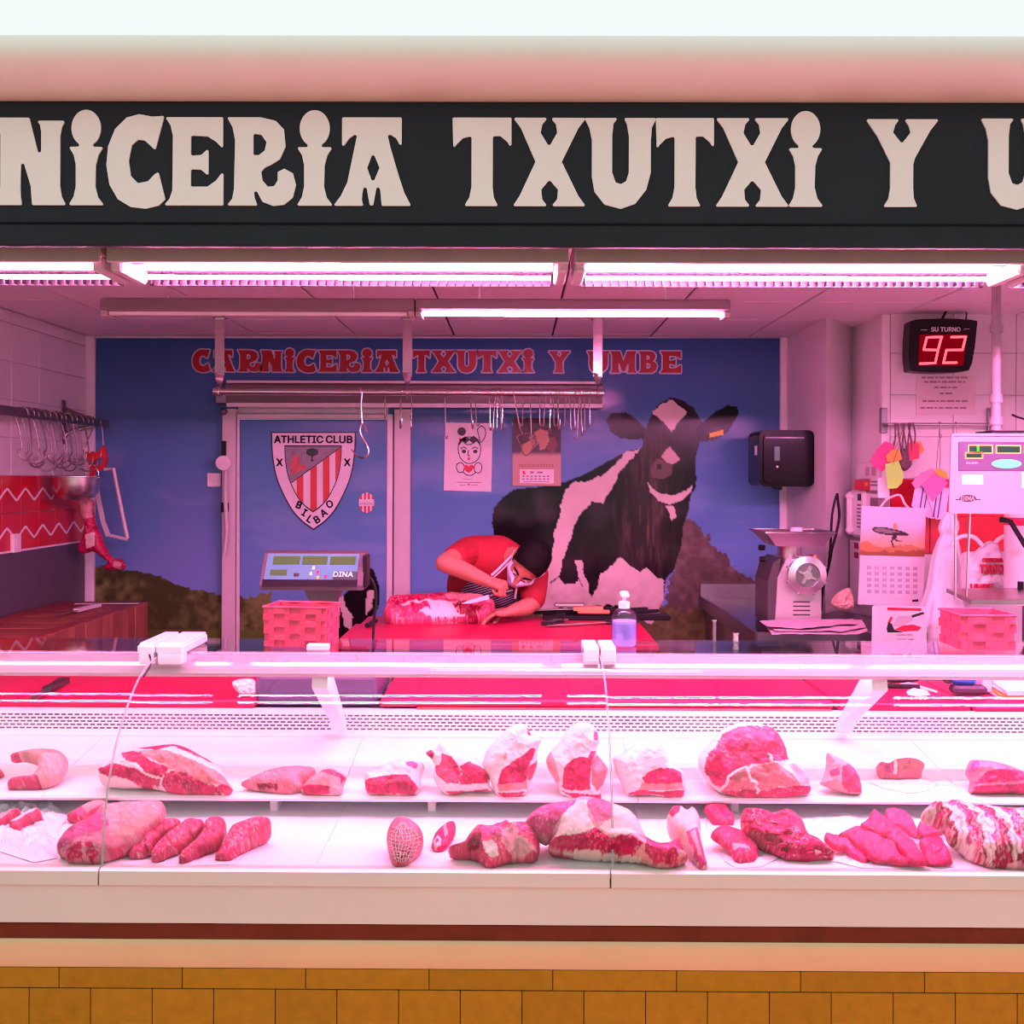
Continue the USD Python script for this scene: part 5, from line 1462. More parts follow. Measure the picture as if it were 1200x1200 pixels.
frame_pts = [K3(*p) for p in ((232, 140), (300, 122), (560, 112), (820, 124), (905, 138), (878, 400), (850, 560), (818, 635), (700, 650), (520, 655), (330, 650), (228, 638), (212, 480), (218, 300))]
poly = Polygon([tuple(at(a, b, yd)[[0, 2]]) for a, b in frame_pts]).buffer(-0.008).buffer(0.008, 6)
part(td, "case", ext_xz(poly, yd, yd + 0.09), black_pl, smooth=40)
scr = Polygon([tuple(at(*K3(*p), yd)[[0, 2]]) for p in ((322, 275), (800, 270), (760, 585), (310, 590))])
part(td, "screen", ext_xz(scr, yd - 0.003, yd + 0.001), emit("display_red_glow", (0.50, 0.0, 0.012), 0.45), label="dark red lit screen")
dig = emit("display_digit_glow", (1.0, 0.10, 0.14), 2.2)
for strokes in (([(393, 305), (545, 300)], [(393, 305), (362, 428)], [(362, 428), (505, 432)], [(540, 302), (505, 432)], [(505, 432), (478, 560)], [(325, 568), (478, 562)]), ([(640, 302), (785, 298)], [(783, 300), (750, 430)], [(590, 432), (750, 430)], [(590, 432), (560, 562)], [(558, 560), (690, 558)])):
    g = [LineString([tuple(at(*K3(*p), yd)[[0, 2]]) for p in s_]).buffer(0.0062, 3) for s_ in strokes]
    part(td, "digit", [ext_xz(x, yd - 0.005, yd - 0.0025) for x in g], dig, label="glowing red figure")
p0 = at(*K3(585, 244), yd)
part(td, "lettering", text_xz("SU TURNO", 0.0215, p0[0], p0[2], yd - 0.0003, bold=True, depth=0.0016), paper)
part(td, "letter_lines", [sheet_px([K3(335, 226), K3(400, 226), K3(400, 232), K3(335, 232)], yd, 0.001), sheet_px([K3(765, 218), K3(825, 216), K3(825, 222), K3(765, 224)], yd, 0.001)], paper)
part(td, "wall_bracket", [cbox(at(1100, 400, yd)[0] - 0.03, at(1100, 400, yd)[0] + 0.03, yd + 0.088, 5.619, at(1100, 405, yd)[2] - 0.05, at(1100, 405, yd)[2] + 0.05, 0.004)], steel_dark)
part(td, "cable", [tube(spline([at(1104, 374, yd + 0.05), at(1107, 368, yd + 0.06), at(1110, 362, yd + 0.1)], 8), 0.006, 6), tube(spline([at(1132, 374, yd + 0.05), at(1133, 366, yd + 0.1)], 6), 0.004, 6)], black_pl, smooth=40)

yw = 5.617
nt = thing("notice_sheet", "printed notice sheet taped to the tiles below the red display", "notice", tuple(at(1108, 465, yw)))
part(nt, "sheet", sheet_px([(1074, 441), (1143, 440), (1143, 486), (1073, 487)], yw, 0.002), mat("notice_paper", (0.70, 0.58, 0.60), 0.5, var=0.02))
g2 = mat("notice_ink", (0.32, 0.20, 0.24), 0.6)
for a, b, y_ in ((1080, 1136, 442.5), (1083, 1131, 447.5), (1095, 1121, 454), (1101, 1117, 461), (1081, 1134, 470), (1079, 1135, 478)):
    words = []
    x = a
    i = 0
    while x < b - 2:
        wl = (5, 8, 3, 6, 9)[i % 5]
        words.append(sheet_px([(x, y_ - 1.1), (min(x + wl, b), y_ - 1.1), (min(x + wl, b), y_ + 1.1), (x, y_ + 1.1)], yw - 0.002, 0.001))
        x += wl + 1.6
        i += 1
    part(nt, "text_line", words, g2)

yk = 5.50
hr = thing("hanging_rail", "thin steel hanging rail with tags on the right tiled wall", "rail", tuple(at(1107, 497, yk)))
part(hr, "bar", rod(at(1040, 497.5, yk), at(1174, 497.5, yk), 0.009, 10), steel, smooth=40)
for px in (1043, 1171):
    p = at(px, 490, yk)
    part(hr, "bracket", [cbox(p[0] - 0.016, p[0] + 0.016, 5.585, 5.6165, Z_(505, yk), Z_(475, yk), 0.003), rod((p[0], 5.6, p[2] - 0.03), (p[0], yk, p[2] - 0.033), 0.010, 8)], steel_dark)
for i, px in enumerate((1101, 1157, 1120)):
    p = at(px, 497.5, yk)
    t = thing("rail_hook", ["small wire hook over the pink papers on the right wall rail", "small wire hook at the right end of the wall rail", "small empty wire hook in the middle of the wall rail"][i], "hook", tuple(p), group="wire hooks on the right wall rail")
    part(t, "wire", tube(spline([p + [0, 0.012, 0.0], p + [0, 0.0, 0.013], p + [0, -0.012, 0.0], p + [0, -0.008, -0.04], p + [0, -0.004, -0.06], p + [0, -0.02, -0.066], p + [0, -0.026, -0.05]], 22), 0.003, 6), steel, smooth=40)


def flat_thing(name, label, cat, pts, Y, material, t=0.0016, group=None, bend=0.0, string=None):
    th = thing(name, label, cat, tuple(at(np.mean([p[0] for p in pts]), np.mean([p[1] for p in pts]), Y)), group=group)
    part(th, "card", sheet_px(pts, Y, t), material)
    if string:
        part(th, "string", tube(spline([at(a, b, Y - t / 2) for a, b in string], 12), 0.0018, 5), mat("string_dark", (0.20, 0.13, 0.14), 0.7), smooth=40)
    return th


flat_thing("price_tag", "hot pink paper tag hanging left of the other tags", "tag", [(1019, 541), (1027, 527), (1037, 517), (1047, 521), (1049, 534), (1040, 545), (1034, 553), (1027, 549)], 5.46, mat("tag_hot_pink", (0.80, 0.05, 0.22), 0.6), string=[(1045, 522), (1052, 508), (1054, 497)])
flat_thing("price_tag", "yellow green paper tag hanging lowest of the bunch", "tag", [(1037, 544), (1053, 540), (1059, 556), (1057, 566), (1051, 572), (1040, 573)], 5.42, mat("tag_yellow_green", (0.36, 0.85, 0.10), 0.6), string=[(1046, 545), (1054, 520), (1057, 497)])
flat_thing("price_tag", "gold tag bunched above the yellow green tag", "tag", [(1038, 534), (1045, 527), (1054, 526), (1057, 538), (1050, 542), (1040, 541)], 5.44, mat("tag_gold", (0.62, 0.36, 0.03), 0.5), string=[(1048, 528), (1056, 510), (1059, 497)])
flat_thing("price_tag", "crimson tag right of the dark strings", "tag", [(1063, 520), (1071, 517), (1077, 521), (1077, 537), (1066, 540)], 5.45, mat("tag_crimson", (0.75, 0.03, 0.10), 0.5), string=[(1070, 519), (1066, 508), (1063, 497)])
flat_thing("price_tag", "orange tag half behind the crimson tag", "tag", [(1072, 517), (1079, 518), (1083, 527), (1078, 533), (1073, 531)], 5.47, mat("tag_orange", (0.80, 0.35, 0.05), 0.5))
sb = thing("string_bunch", "dark bunch of knotted strings hanging among the tags", "string", tuple(at(1060, 520, 5.47)))
for i, (xa, xb, ye) in enumerate(((1049, 1046, 530), (1052, 1060, 540), (1057, 1063, 545), (1060, 1058, 548), (1064, 1068, 536), (1067, 1064, 543), (1070, 1072, 520))):
    part(sb, "strand", tube(spline([at(xa, 495.5, 5.486), at((xa + xb) / 2 + 1.5 * (-1) ** i, (497 + ye) / 2, 5.475 - 0.006 * i), at(xb, ye, 5.47 - 0.004 * i)], 14), 0.0042, 6), mat("string_brown", (0.13, 0.07, 0.09), 0.6), smooth=40)
m, uv, sd = lump_mesh([(1052, 530), (1060, 526), (1067, 532), (1068, 545), (1060, 552), (1053, 545)], 5.47, 1.6, 0.02, 0.02, 90, rough=0.8, rscale=0.5, seed=5)
part(sb, "knot", m, LOOKS["string_brown"], smooth=True)
# hanging papers
lilacp = mat("lilac_paper", (0.66, 0.56, 0.74), 0.6, var=0.03)
for i, (pts, st_) in enumerate((([(1074, 562), (1096, 566), (1112, 575), (1107, 609), (1088, 607), (1068, 593)], [(1082, 566), (1077, 598)]), ([(1080, 566), (1112, 572), (1108, 608), (1097, 609)], [(1098, 572), (1093, 606)]))):
    t = flat_thing("striped_paper", ["striped pale paper hanging behind, left of its pair", "striped pale paper hanging in front, right of its pair"][i], "paper", pts, 5.46 - 0.014 * i, lilacp, group="striped papers under the pink one")
    (a, b), (c_, d) = st_
    for k in range(2):
        part(t, "printed_stripe", sheet_px([(a + 5 * k, b + k), (a + 5 * k + 1.6, b + k), (c_ + 5 * k + 1.6, d + k), (c_ + 5 * k, d + k)], 5.46 - 0.014 * i - 0.0016, 0.0008), mat("stripe_blue", (0.10, 0.07, 0.25), 0.6))
t = flat_thing("note_paper", "magenta paper square hanging in front of the striped papers", "paper", [(1080, 568), (1098, 553), (1111, 566), (1093, 588)], 5.43, mat("note_magenta", (0.72, 0.16, 0.42), 0.6), string=[(1097, 555), (1098, 540), (1101, 503)])
t = flat_thing("note_paper", "dusky pink folded paper left of the magenta square", "paper", [(1068, 566), (1079, 554), (1092, 549), (1097, 553), (1082, 567), (1073, 573)], 5.437, mat("note_dusky", (0.62, 0.25, 0.42), 0.6))
t = flat_thing("ribbon", "yellow ribbon end hanging above the magenta paper", "ribbon", [(1094, 551), (1101, 549), (1109, 554), (1111, 560), (1104, 560), (1098, 556)], 5.425, mat("ribbon_yellow", (0.75, 0.45, 0.03), 0.5), string=[(1101, 551), (1102, 530), (1101, 503)])

# on the short side wall by the corner: phone, boxes
xw = 1.915


def side_box(name, label, cat, p0, p1, y0, y1, depth, material, b=0.004, pname="body"):
    """A box on the short side wall; pixel columns p0..p1 give where along the wall it sits."""
    X = xw - depth
    Ya, Yb_ = X * FPX / (p1 - 606), X * FPX / (p0 - 606)
    Ym = (Ya + Yb_) / 2
    t = thing(name, label, cat, (xw, Ym, Z_(y1, Ym)))
    part(t, pname, cbox(X, xw + 0.0, Ya, Yb_, Z_(y1, Ym), Z_(y0, Ym), b), material)
    return t, X, Ya, Yb_, Ym


t, X, Ya, Yb_, Ym = side_box("wall_phone", "white wall telephone with a dark grille left of the surfer calendar", "telephone", 994, 1011, 573, 628, 0.05, white_pl, 0.015)
part(t, "handset", [obox((X - 0.018, Ym + 0.05, Z_(600, Ym)), (0.035, 0.05, 0.20), (0, 0, 0), 0.016), obox((X - 0.016, Ym + 0.05, Z_(580, Ym)), (0.05, 0.056, 0.05), (0, 0, 0), 0.018), obox((X - 0.016, Ym + 0.05, Z_(620, Ym)), (0.05, 0.056, 0.05), (0, 0, 0), 0.018)], white_pl, smooth=40)
part(t, "grille", [cbox(X - 0.002, X + 0.002, Ym - 0.08, Ym - 0.02, Z_(590 + 4.2 * k, Ym) - 0.005, Z_(590 + 4.2 * k, Ym) + 0.004) for k in range(7)], mat("phone_grille", (0.22, 0.14, 0.18), 0.5))
part(t, "dark_window", cbox(X - 0.002, X + 0.002, Ym - 0.085, Ym - 0.03, Z_(585, Ym), Z_(577, Ym)), black_pl)
t, X, Ya, Yb_, Ym = side_box("small_box", "small red carton on the short side wall above the telephone", "box", 1000, 1018, 561, 573, 0.06, mat("carton_red", (0.60, 0.02, 0.05), 0.5))
part(t, "yellow_print", cbox(X - 0.001, X + 0.002, Ya + 0.03, Ya + 0.08, Z_(568, Ym), Z_(564, Ym)), LOOKS["tag_gold"])
t, X, Ya, Yb_, Ym = side_box("small_box", "small white carton with dark print right of the red carton", "box", 1018.5, 1028, 558, 582, 0.06, white_pl)
part(t, "dark_print", [cbox(X - 0.001, X + 0.002, Ya + 0.012, Yb_ - 0.012, Z_(b, Ym), Z_(a, Ym)) for a, b in ((562, 564), (566, 568), (573, 577))], LOOKS["phone_grille"])
t, X, Ya, Yb_, Ym = side_box("small_box", "dark grey carton low beside the surfer calendar's top", "box", 1018.5, 1028, 583, 592, 0.06, LOOKS["phone_grille"])
t, X, Ya, Yb_, Ym = side_box("leaflet", "pale leaflet with faint marks above the red carton", "leaflet", 1003, 1027, 541, 560, 0.012, paper, 0.002)
part(t, "faint_print", [cbox(X - 0.001, X + 0.002, Ya + 0.03 + 0.1 * k, Ya + 0.09 + 0.1 * k, Z_(556, Ym), Z_(546, Ym)) for k in (0, 1)], mat("faint_lilac", (0.5, 0.34, 0.46), 0.6))
t, X, Ya, Yb_, Ym = side_box("wall_strip", "pale upright strip with maroon patches left of the surfer calendar", "panel", 995, 1006, 632, 705, 0.02, white_pl, 0.003)
part(t, "maroon_patch", [cbox(X - 0.0015, X + 0.002, Ya + 0.01, Ym, Z_(b, Ym), Z_(a, Ym)) for a, b in ((634, 641), (645, 652))], mat("maroon_print", (0.30, 0.03, 0.06), 0.5))

# calendar with the surfer
yc_ = 5.33
sc = thing("wall_calendar", "surfer picture calendar with a month page hanging at the right", "calendar", tuple(at(1045, 650, yc_)))
c0 = np.array([(1010, 593), (1085, 595.5), (1083.5, 652.5), (1007.5, 650)], float)
nx, ny = 64, 50
uu, vv = np.meshgrid(np.linspace(0, 1, nx), np.linspace(0, 1, ny))
PX = (c0[0][None] * ((1 - uu) * (1 - vv)).ravel()[:, None] + c0[1] * (uu * (1 - vv)).ravel()[:, None] + c0[2] * (uu * vv).ravel()[:, None] + c0[3] * ((1 - uu) * vv).ravel()[:, None])
P = np.array([at(a, b, yc_ - 0.004) for a, b in PX])
a8, b8 = (PX[:, 0] - 980) * 8, (PX[:, 1] - 540) * 8
t_ = np.clip((b8 - 640) / 150, 0, 1)[:, None]
col = np.array([0.70, 0.52, 0.62]) * (1 - t_) + np.array([0.72, 0.42, 0.28]) * t_
sand = b8 > 790 + 60 * (fbm2(a8, b8, 0.012, 3, 8) - 0.5) + 20 * np.sin(a8 / 60)
col[sand] = np.array([0.52, 0.22, 0.09])
k = (b8 > 850 + 50 * (fbm2(a8, b8, 0.02, 3, 18) - 0.5))
col[k] = np.array([0.30, 0.10, 0.04])
for pts, c_ in (([(330, 645), (360, 618), (430, 618), (520, 635), (600, 655), (650, 672), (690, 695), (650, 705), (560, 700), (450, 692), (370, 675)], (0.02, 0.015, 0.02)), ([(350, 645), (380, 632), (440, 632), (520, 650), (590, 668), (520, 678), (430, 672), (370, 660)], (0.20, 0.16, 0.17)), ([(535, 690), (565, 690), (570, 715), (555, 740), (620, 748), (618, 762), (560, 760), (540, 735), (528, 760), (545, 810), (530, 815), (512, 760), (520, 725)], (0.02, 0.012, 0.02)), ([(530, 600), (545, 575), (560, 580), (570, 600), (570, 640), (540, 640)], (0.75, 0.32, 0.10)), ([(518, 815), (545, 820), (540, 860), (515, 860)], (0.62, 0.24, 0.10))):
    k = inside(pts, a8, b8)
    col[k] = np.array(c_)
part(sc, "picture", solid_grid(P, nx, ny, np.array([0, 0.003, 0])), LOOKS["poster_print"], col=np.vstack([col, col]), label="beach picture of a surfer with board")
part(sc, "month_page", sheet_px([(1008, 650.5), (1083.5, 653), (1080.5, 711.5), (1005, 708)], yc_, 0.003), mat("calendar_page", (0.72, 0.66, 0.74), 0.6, var=0.02))
fi = mat("faint_ink", (0.46, 0.40, 0.52), 0.6)
for r in range(5):
    part(sc, "date_row", [sheet_px([(1016 + 9 * k, 663 + 7 * r + 0.2 * k), (1021 + 9 * k, 663.2 + 7 * r + 0.2 * k), (1021 + 9 * k, 667 + 7 * r + 0.2 * k), (1016 + 9 * k, 667 + 7 * r + 0.2 * k)], yc_ - 0.003, 0.0008) for k in range(7)], fi)
part(sc, "small_mark", sheet_px([(1069, 703), (1076, 702), (1076, 705), (1069, 705)], yc_ - 0.003, 0.0008), ink)
part(sc, "hanging_cord", tube(spline([at(1032, 594, yc_), at(1040, 585, yc_ + 0.05), at(1054, 580, yc_ + 0.1), at(1060, 590, yc_ + 0.05), at(1064, 594.5, yc_)], 20), 0.006, 6), white_pl, smooth=40)

# carrier bags
bagm = colmat("plastic_bag", rough=0.35, spec=0.5, bump=0.5, bscale=35)
wp = np.array([0.74, 0.70, 0.74])
nn_, mm_ = 70, 60
prof = [(600, 1113, 3), (605, 1113, 7), (612, 1113, 11), (620, 1112, 12), (627, 1112, 9), (634, 1111, 12), (645, 1110, 15), (662, 1109, 17.5), (690, 1108, 20), (715, 1107, 25), (740, 1105, 30), (758, 1104, 31), (764, 1104, 28)]
pv = np.array(prof, float)
yy_ = np.linspace(600, 764, mm_)
Yb2 = 5.12
V = []
th_ = np.linspace(0, 2 * np.pi, nn_, endpoint=False)
for i, yv in enumerate(yy_):
    cx, rr = np.interp(yv, pv[:, 0], pv[:, 1]), np.interp(yv, pv[:, 0], pv[:, 2])
    c = at(cx, yv, Yb2)
    fold = 1 + 0.16 * (meshkit.fbm(np.c_[np.cos(th_) * 2.2, np.sin(th_) * 2.2, np.full(nn_, i * 0.05)], 3, 3) - 0.5) * 2 + 0.05 * np.sin(9 * th_ + i * 0.05)
    R = rr * Yb2 / FPX * fold
    V.append(np.c_[c[0] + R * np.cos(th_), c[1] + 0.7 * R * np.sin(th_), np.full(nn_, c[2])])
V = np.vstack(V)
F = []
for i in range(mm_ - 1):
    for k in range(nn_):
        l = (k + 1) % nn_
        F += [[i * nn_ + k, (i + 1) * nn_ + k, (i + 1) * nn_ + l], [i * nn_ + k, (i + 1) * nn_ + l, i * nn_ + l]]
V = np.vstack([V, V[:nn_].mean(0), V[-nn_:].mean(0)])
for k in range(nn_):
    l = (k + 1) % nn_
    F += [[len(V) - 2, k, l], [len(V) - 1, (mm_ - 1) * nn_ + l, (mm_ - 1) * nn_ + k]]
m = trimesh.Trimesh(V, F, process=False)
m.fix_normals()
wbg = thing("plastic_bag", "white plastic bag twisted at the neck, hanging right of the calendar", "plastic bag", tuple(at(1108, 690, Yb2)))
part(wbg, "bag", m, bagm, smooth=True, col=np.tile(wp, (len(V), 1)))
part(wbg, "handle_loop", tube(spline([at(a, b, Yb2 - 0.03) for a, b in ((1118, 622), (1122, 640), (1126, 660), (1131, 678), (1127, 690))], 20), 0.012, 8), white_pl, smooth=40)

Yb3 = 4.95
rb = thing("plastic_bag", "white plastic bag with red print and knotted handles behind the scale plate", "plastic bag", tuple(at(1158, 660, Yb3)))
ol = [(1129, 648), (1142, 646), (1150, 640), (1158, 634), (1168, 636), (1172, 645), (1190, 652), (1194, 690), (1180, 697), (1150, 697), (1128, 696), (1127, 668)]
m, uv, sd = lump_mesh(ol, Yb3, 1.6, 0.06, 0.06, 90, rough=0.5, rscale=0.09, seed=11)
cols = np.tile(wp, (len(uv), 1))
part(rb, "bag", m, bagm, smooth=True, col=cols)
part(rb, "handle_loop", [tube(spline([at(a, b, Yb3 - 0.02) for a, b in pts], 20), 0.010, 8) for pts in (((1152, 640), (1142, 630), (1130, 628), (1119, 633), (1115, 640)), ((1165, 638), (1170, 632), (1178, 628), (1186, 630)))], white_pl, smooth=40)
for word, px, py, hh in (("CARNICERIA", 1163, 658.5, 0.017), ("TXUTXI", 1165, 672, 0.040), ("UMBE", 1150, 690, 0.022)):
    yt = Yb3 - 0.072
    p0 = at(px, py, yt)
    mt = text_xz(word, hh, p0[0], p0[2], yt, bold=True, depth=0.012)
    mt.vertices[:, 0] = p0[0] + (mt.vertices[:, 0] - p0[0]) * (0.62 if word != "UMBE" else 1.2)
    mt.vertices[:, 1] += 0.003
    part(rb, "red_print", mt, ink_red)

Yb4 = 4.86
pb = thing("paper_bags", "hanging stack of printed white paper bags below the surfer calendar", "paper bag", tuple(at(1053, 740, Yb4)))
for i in range(4):
    o = 0.6 * i
    part(pb, "bag", sheet_px([(1022 + o, 711 - o), (1085 - o, 713 - o), (1086 - o, 778), (1021 + o, 776)], Yb4 + 0.004 * i, 0.003), mat("bag_paper", (0.74, 0.69, 0.73), 0.55, var=0.02))
yq = Yb4 - 0.003
part(pb, "printed_band", sheet_px([(1040, 711.8), (1080, 713), (1079, 716), (1040, 715)], yq, 0.001), ink_red)
part(pb, "printed_knife", [sheet_px([(1068, 721), (1082, 717), (1083, 719.5), (1069, 724)], yq, 0.001), sheet_px([(1039, 737), (1041, 729), (1045, 731), (1048, 738), (1060, 741), (1040, 741)], yq, 0.001)], ink)
part(pb, "printed_blade", sheet_px([(1046, 733), (1052, 722), (1068, 721), (1070, 727), (1055, 735)], yq, 0.0008), mat("print_grey", (0.52, 0.48, 0.55), 0.5))
part(pb, "printed_meat", [sheet_px([(1048, 738), (1058, 733), (1070, 732), (1080, 735), (1076, 739), (1060, 740)], yq, 0.001), sheet_px([(1040, 730), (1044, 722), (1046, 724), (1043, 731)], yq, 0.001)], ink_red)
for word, px, py, hh in (("CARNICERIA", 1060, 745, 0.0085), ("TXUTXI Y UMBE", 1061, 750, 0.007), ("CARNE", 1063, 755, 0.007)):
    p0 = at(px, py, yq)
    part(pb, "printed_text", text_xz(word, hh, p0[0], p0[2], yq, bold=True, depth=0.001), g2)

# paper roll with its black arm at the right edge
yr2 = 4.7
rl = thing("paper_roll", "upright white paper roll with a black cutting arm at the right edge", "paper roll", (X_(1205, yr2), yr2, Z_(700, yr2)))
xcr = X_(1204, yr2)
part(rl, "roll", rod((xcr, yr2, Z_(705, yr2)), (xcr, yr2, Z_(598, yr2)), X_(1204, yr2) - X_(1179, yr2), 40), paper, smooth=40)
part(rl, "core", rod((xcr, yr2, Z_(598, yr2)), (xcr, yr2, Z_(590, yr2)), 0.03, 20), LOOKS["beige_paper"], smooth=40)
part(rl, "red_label", [rod((xcr, yr2, Z_(613, yr2)), (xcr, yr2, Z_(604, yr2)), X_(1204, yr2) - X_(1178.7, yr2), 40)], ink_red, smooth=40, label="red band near the top of the roll")
part(rl, "cutting_arm", [tube([at(1174, 609, yr2 - 0.13), at(1184, 611, yr2 - 0.13), at(1203, 642, yr2 - 0.13)], 0.011, 8), rod(at(1172, 609, yr2 - 0.13), at(1175, 609, yr2 - 0.13), 0.012, 10)], black_pl, smooth=40)
part(rl, "stand", [rod((xcr, yr2, 0.0), (xcr, yr2, Z_(705, yr2)), 0.02, 12), cbox(xcr - 0.15, xcr + 0.15, yr2 - 0.15, yr2 + 0.15, 0, 0.02, 0.004)], steel_dark, smooth=40)

# ================================================================== hanging scale on its pole
ysc = 3.85
hs = thing("hanging_scale", "pale pink lit hanging scale with green digits on a ceiling pole", "scale", (X_(1182, ysc), ysc + 0.1, ZC))
hx0, hx1 = X_(1114, ysc), X_(1114, ysc) + 0.52
hz0, hz1 = Z_(600, ysc), Z_(506, ysc)
scw = mat("scale_enamel", (0.27, 0.215, 0.22), 0.4, var=0.02, spec=0.3)
fp = np.array(Polygon([(hx0, hz1), (hx1, hz1), (hx1, hz0), (hx0 - 0.008, hz0)]).buffer(-0.012).buffer(0.012, 6).exterior.coords)
bp_ = np.array([(X_(1119, ysc + 0.2), hz1 - 0.004), (hx1 - 0.04, hz1 - 0.004), (hx1 - 0.04, hz0 + 0.02), (X_(1118, ysc + 0.2), hz0 + 0.02)])
part(hs, "housing", trimesh.convex.convex_hull(np.vstack([np.c_[fp[:, 0], np.full(len(fp), ysc), fp[:, 1]], np.c_[bp_[:, 0], np.full(4, ysc + 0.20), bp_[:, 1]]])), scw, smooth=40)
part(hs, "front_rim", ext_xz(Polygon([(hx0, hz1), (hx1, hz1), (hx1, hz0), (hx0 - 0.008, hz0)]).buffer(-0.012).buffer(0.012, 6).difference(sbox(hx0 + 0.008, hz0 + 0.010, hx1 - 0.008, hz1 - 0.010)), ysc - 0.006, ysc + 0.002), scw, smooth=40)
pz0, pz1 = Z_(550, ysc), Z_(516, ysc)
part(hs, "panel", cbox(X_(1123, ysc), hx1 - 0.03, ysc - 0.003, ysc + 0.001, pz0, pz1, 0.001), mat("panel_plum", (0.07, 0.04, 0.09), 0.35), label="dark plum display panel")
gold = mat("window_gold", (0.75, 0.38, 0.06), 0.4)
lcdg = mat("window_dark_green", (0.005, 0.035, 0.012), 0.2)


def win(px0, px1, py0, py1):
    a, b, c, d = X_(px0, ysc), X_(px1, ysc), Z_(py1, ysc), Z_(py0, ysc)
    w = part(hs, "window_frame", ext_xz(rrect(a, b, c, d, 0.003).difference(sbox(a + 0.005, c + 0.005, b - 0.005, d - 0.005)), ysc - 0.005, ysc - 0.002), gold, label="orange display frame")
    part(w, "window", cbox(a + 0.004, b - 0.004, ysc - 0.004, ysc - 0.002, c + 0.004, d - 0.004), lcdg)


win(1133.5, 1163, 519, 530)
win(1166, 1196, 519.5, 530)
win(1199, 1228, 519.5, 530)
win(1130, 1151.5, 528, 536)
part(hs, "lit_digit", [cbox(X_(1144, ysc), X_(1147, ysc), ysc - 0.0048, ysc - 0.003, Z_(527, ysc), Z_(521, ysc))], emit("digit_green_glow", (0.15, 1.0, 0.1), 1.2), label="lit green figure")
p0 = at(1179, 543.5, ysc)
part(hs, "green_badge", ext_xz(ell(p0[0], p0[2], 0.054, 0.0165, 36), ysc - 0.0045, ysc - 0.002), mat("badge_green", (0.06, 0.62, 0.28), 0.35), label="green oval badge")
part(hs, "badge_text", text_xz("AUTOSERVICIO", 0.008, p0[0], p0[2] - 0.004, ysc - 0.004, depth=0.001), mat("badge_text_green", (0.02, 0.25, 0.12), 0.4))
p0 = at(1139, 543.5, ysc)
part(hs, "panel_text", text_xz("BALANZA", 0.007, p0[0], p0[2], ysc - 0.0025, bold=True, depth=0.001), mat("panel_text_rose", (0.6, 0.35, 0.45), 0.4))
for a, b, c, d in ((1127, 1152, 556, 568), (1197, 1215, 553, 572)):
    part(hs, "sticker", sheet_px([(a, c), (b, c + 0.5), (b, d), (a + 0.5, d)], ysc - 0.0003, 0.0012), mat("sticker_lilac", (0.70, 0.56, 0.80), 0.4), label="small lilac sticker")
p0 = at(1134, 584, ysc)
part(hs, "brand_oval", ext_xz(ell(p0[0], p0[2], 0.030, 0.0125, 30), ysc - 0.0015, ysc + 0.001), ink)
part(hs, "brand_lettering", text_xz("DINA", 0.014, p0[0], p0[2] - 0.007, ysc - 0.0012, bold=True, depth=0.0016), scw)
part(hs, "brand_line", [sheet_px([(1120, 585), (1126, 584.5), (1126, 586), (1120, 586)], ysc - 0.0002, 0.001), sheet_px([(1142, 584.5), (1149, 585), (1149, 586), (1142, 586)], ysc - 0.0002, 0.001)], ink)
xp = X_(1181.5, ysc)
part(hs, "pole", rod((xp, ysc + 0.1, hz1 - 0.01), (xp, ysc + 0.1, ZC + 0.002), 0.0165, 16), mat("pole_grey", (0.26, 0.22, 0.23), 0.5), smooth=40)
for z_ in (Z_(388, ysc + 0.1), Z_(470, ysc + 0.1), Z_(496, ysc + 0.1)):
    part(hs, "pole_collar", rod((xp, ysc + 0.1, z_), (xp, ysc + 0.1, z_ + 0.03), 0.023, 16), LOOKS["pole_grey"], smooth=40)
part(hs, "top_plate", cbox(X_(1166, ysc), X_(1235, ysc), ysc + 0.03, ysc + 0.17, hz1, hz1 + 0.012, 0.003), black_pl)
part(hs, "top_cable", tube(spline([at(1186, 486, ysc + 0.1), at(1193, 489, ysc + 0.1), at(1204, 493, ysc + 0.1), at(1222, 506, ysc + 0.1)], 14), 0.004, 6), black_pl, smooth=40)
zp = 1.205
for r_ in [rod((X_(1129, ysc), ysc + 0.07, zp + 0.006), (X_(1129.5, ysc), ysc + 0.07, hz0 + 0.01), 0.0045, 8), rod((X_(1155, ysc), ysc + 0.16, zp + 0.006), (X_(1159, ysc), ysc + 0.16, hz0 + 0.01), 0.0045, 8), rod((hx1 - 0.06, ysc + 0.07, zp + 0.006), (hx1 - 0.06, ysc + 0.07, hz0 + 0.01), 0.0045, 8)]:
    part(hs, "plate_rod", r_, steel, smooth=40)
part(hs, "weighing_plate", ext_xy(Polygon([deck(1138, 703, zp)[:2], deck(1260, 704, zp)[:2], deck(1210, 689, zp)[:2], deck(1109, 689.5, zp)[:2]]), zp - 0.016, zp), mat("plate_steel", (0.40, 0.33, 0.36), 0.25, 1.0, var=0.2, scale=5))
part(hs, "plate_knob", rod(deck(1196, 690, zp), deck(1196, 690, zp) + [0, 0, 0.03], 0.012, 12), black_pl, smooth=40)

# ================================================================== things on the glass shelf
coral = mat("raffia_coral", (0.46, 0.048, 0.095), 0.6, var=0.18, scale=30, bump=0.4, bscale=150)
coral_b = mat("raffia_coral_light", (0.50, 0.062, 0.11), 0.6, var=0.18, scale=30, bump=0.4, bscale=150)


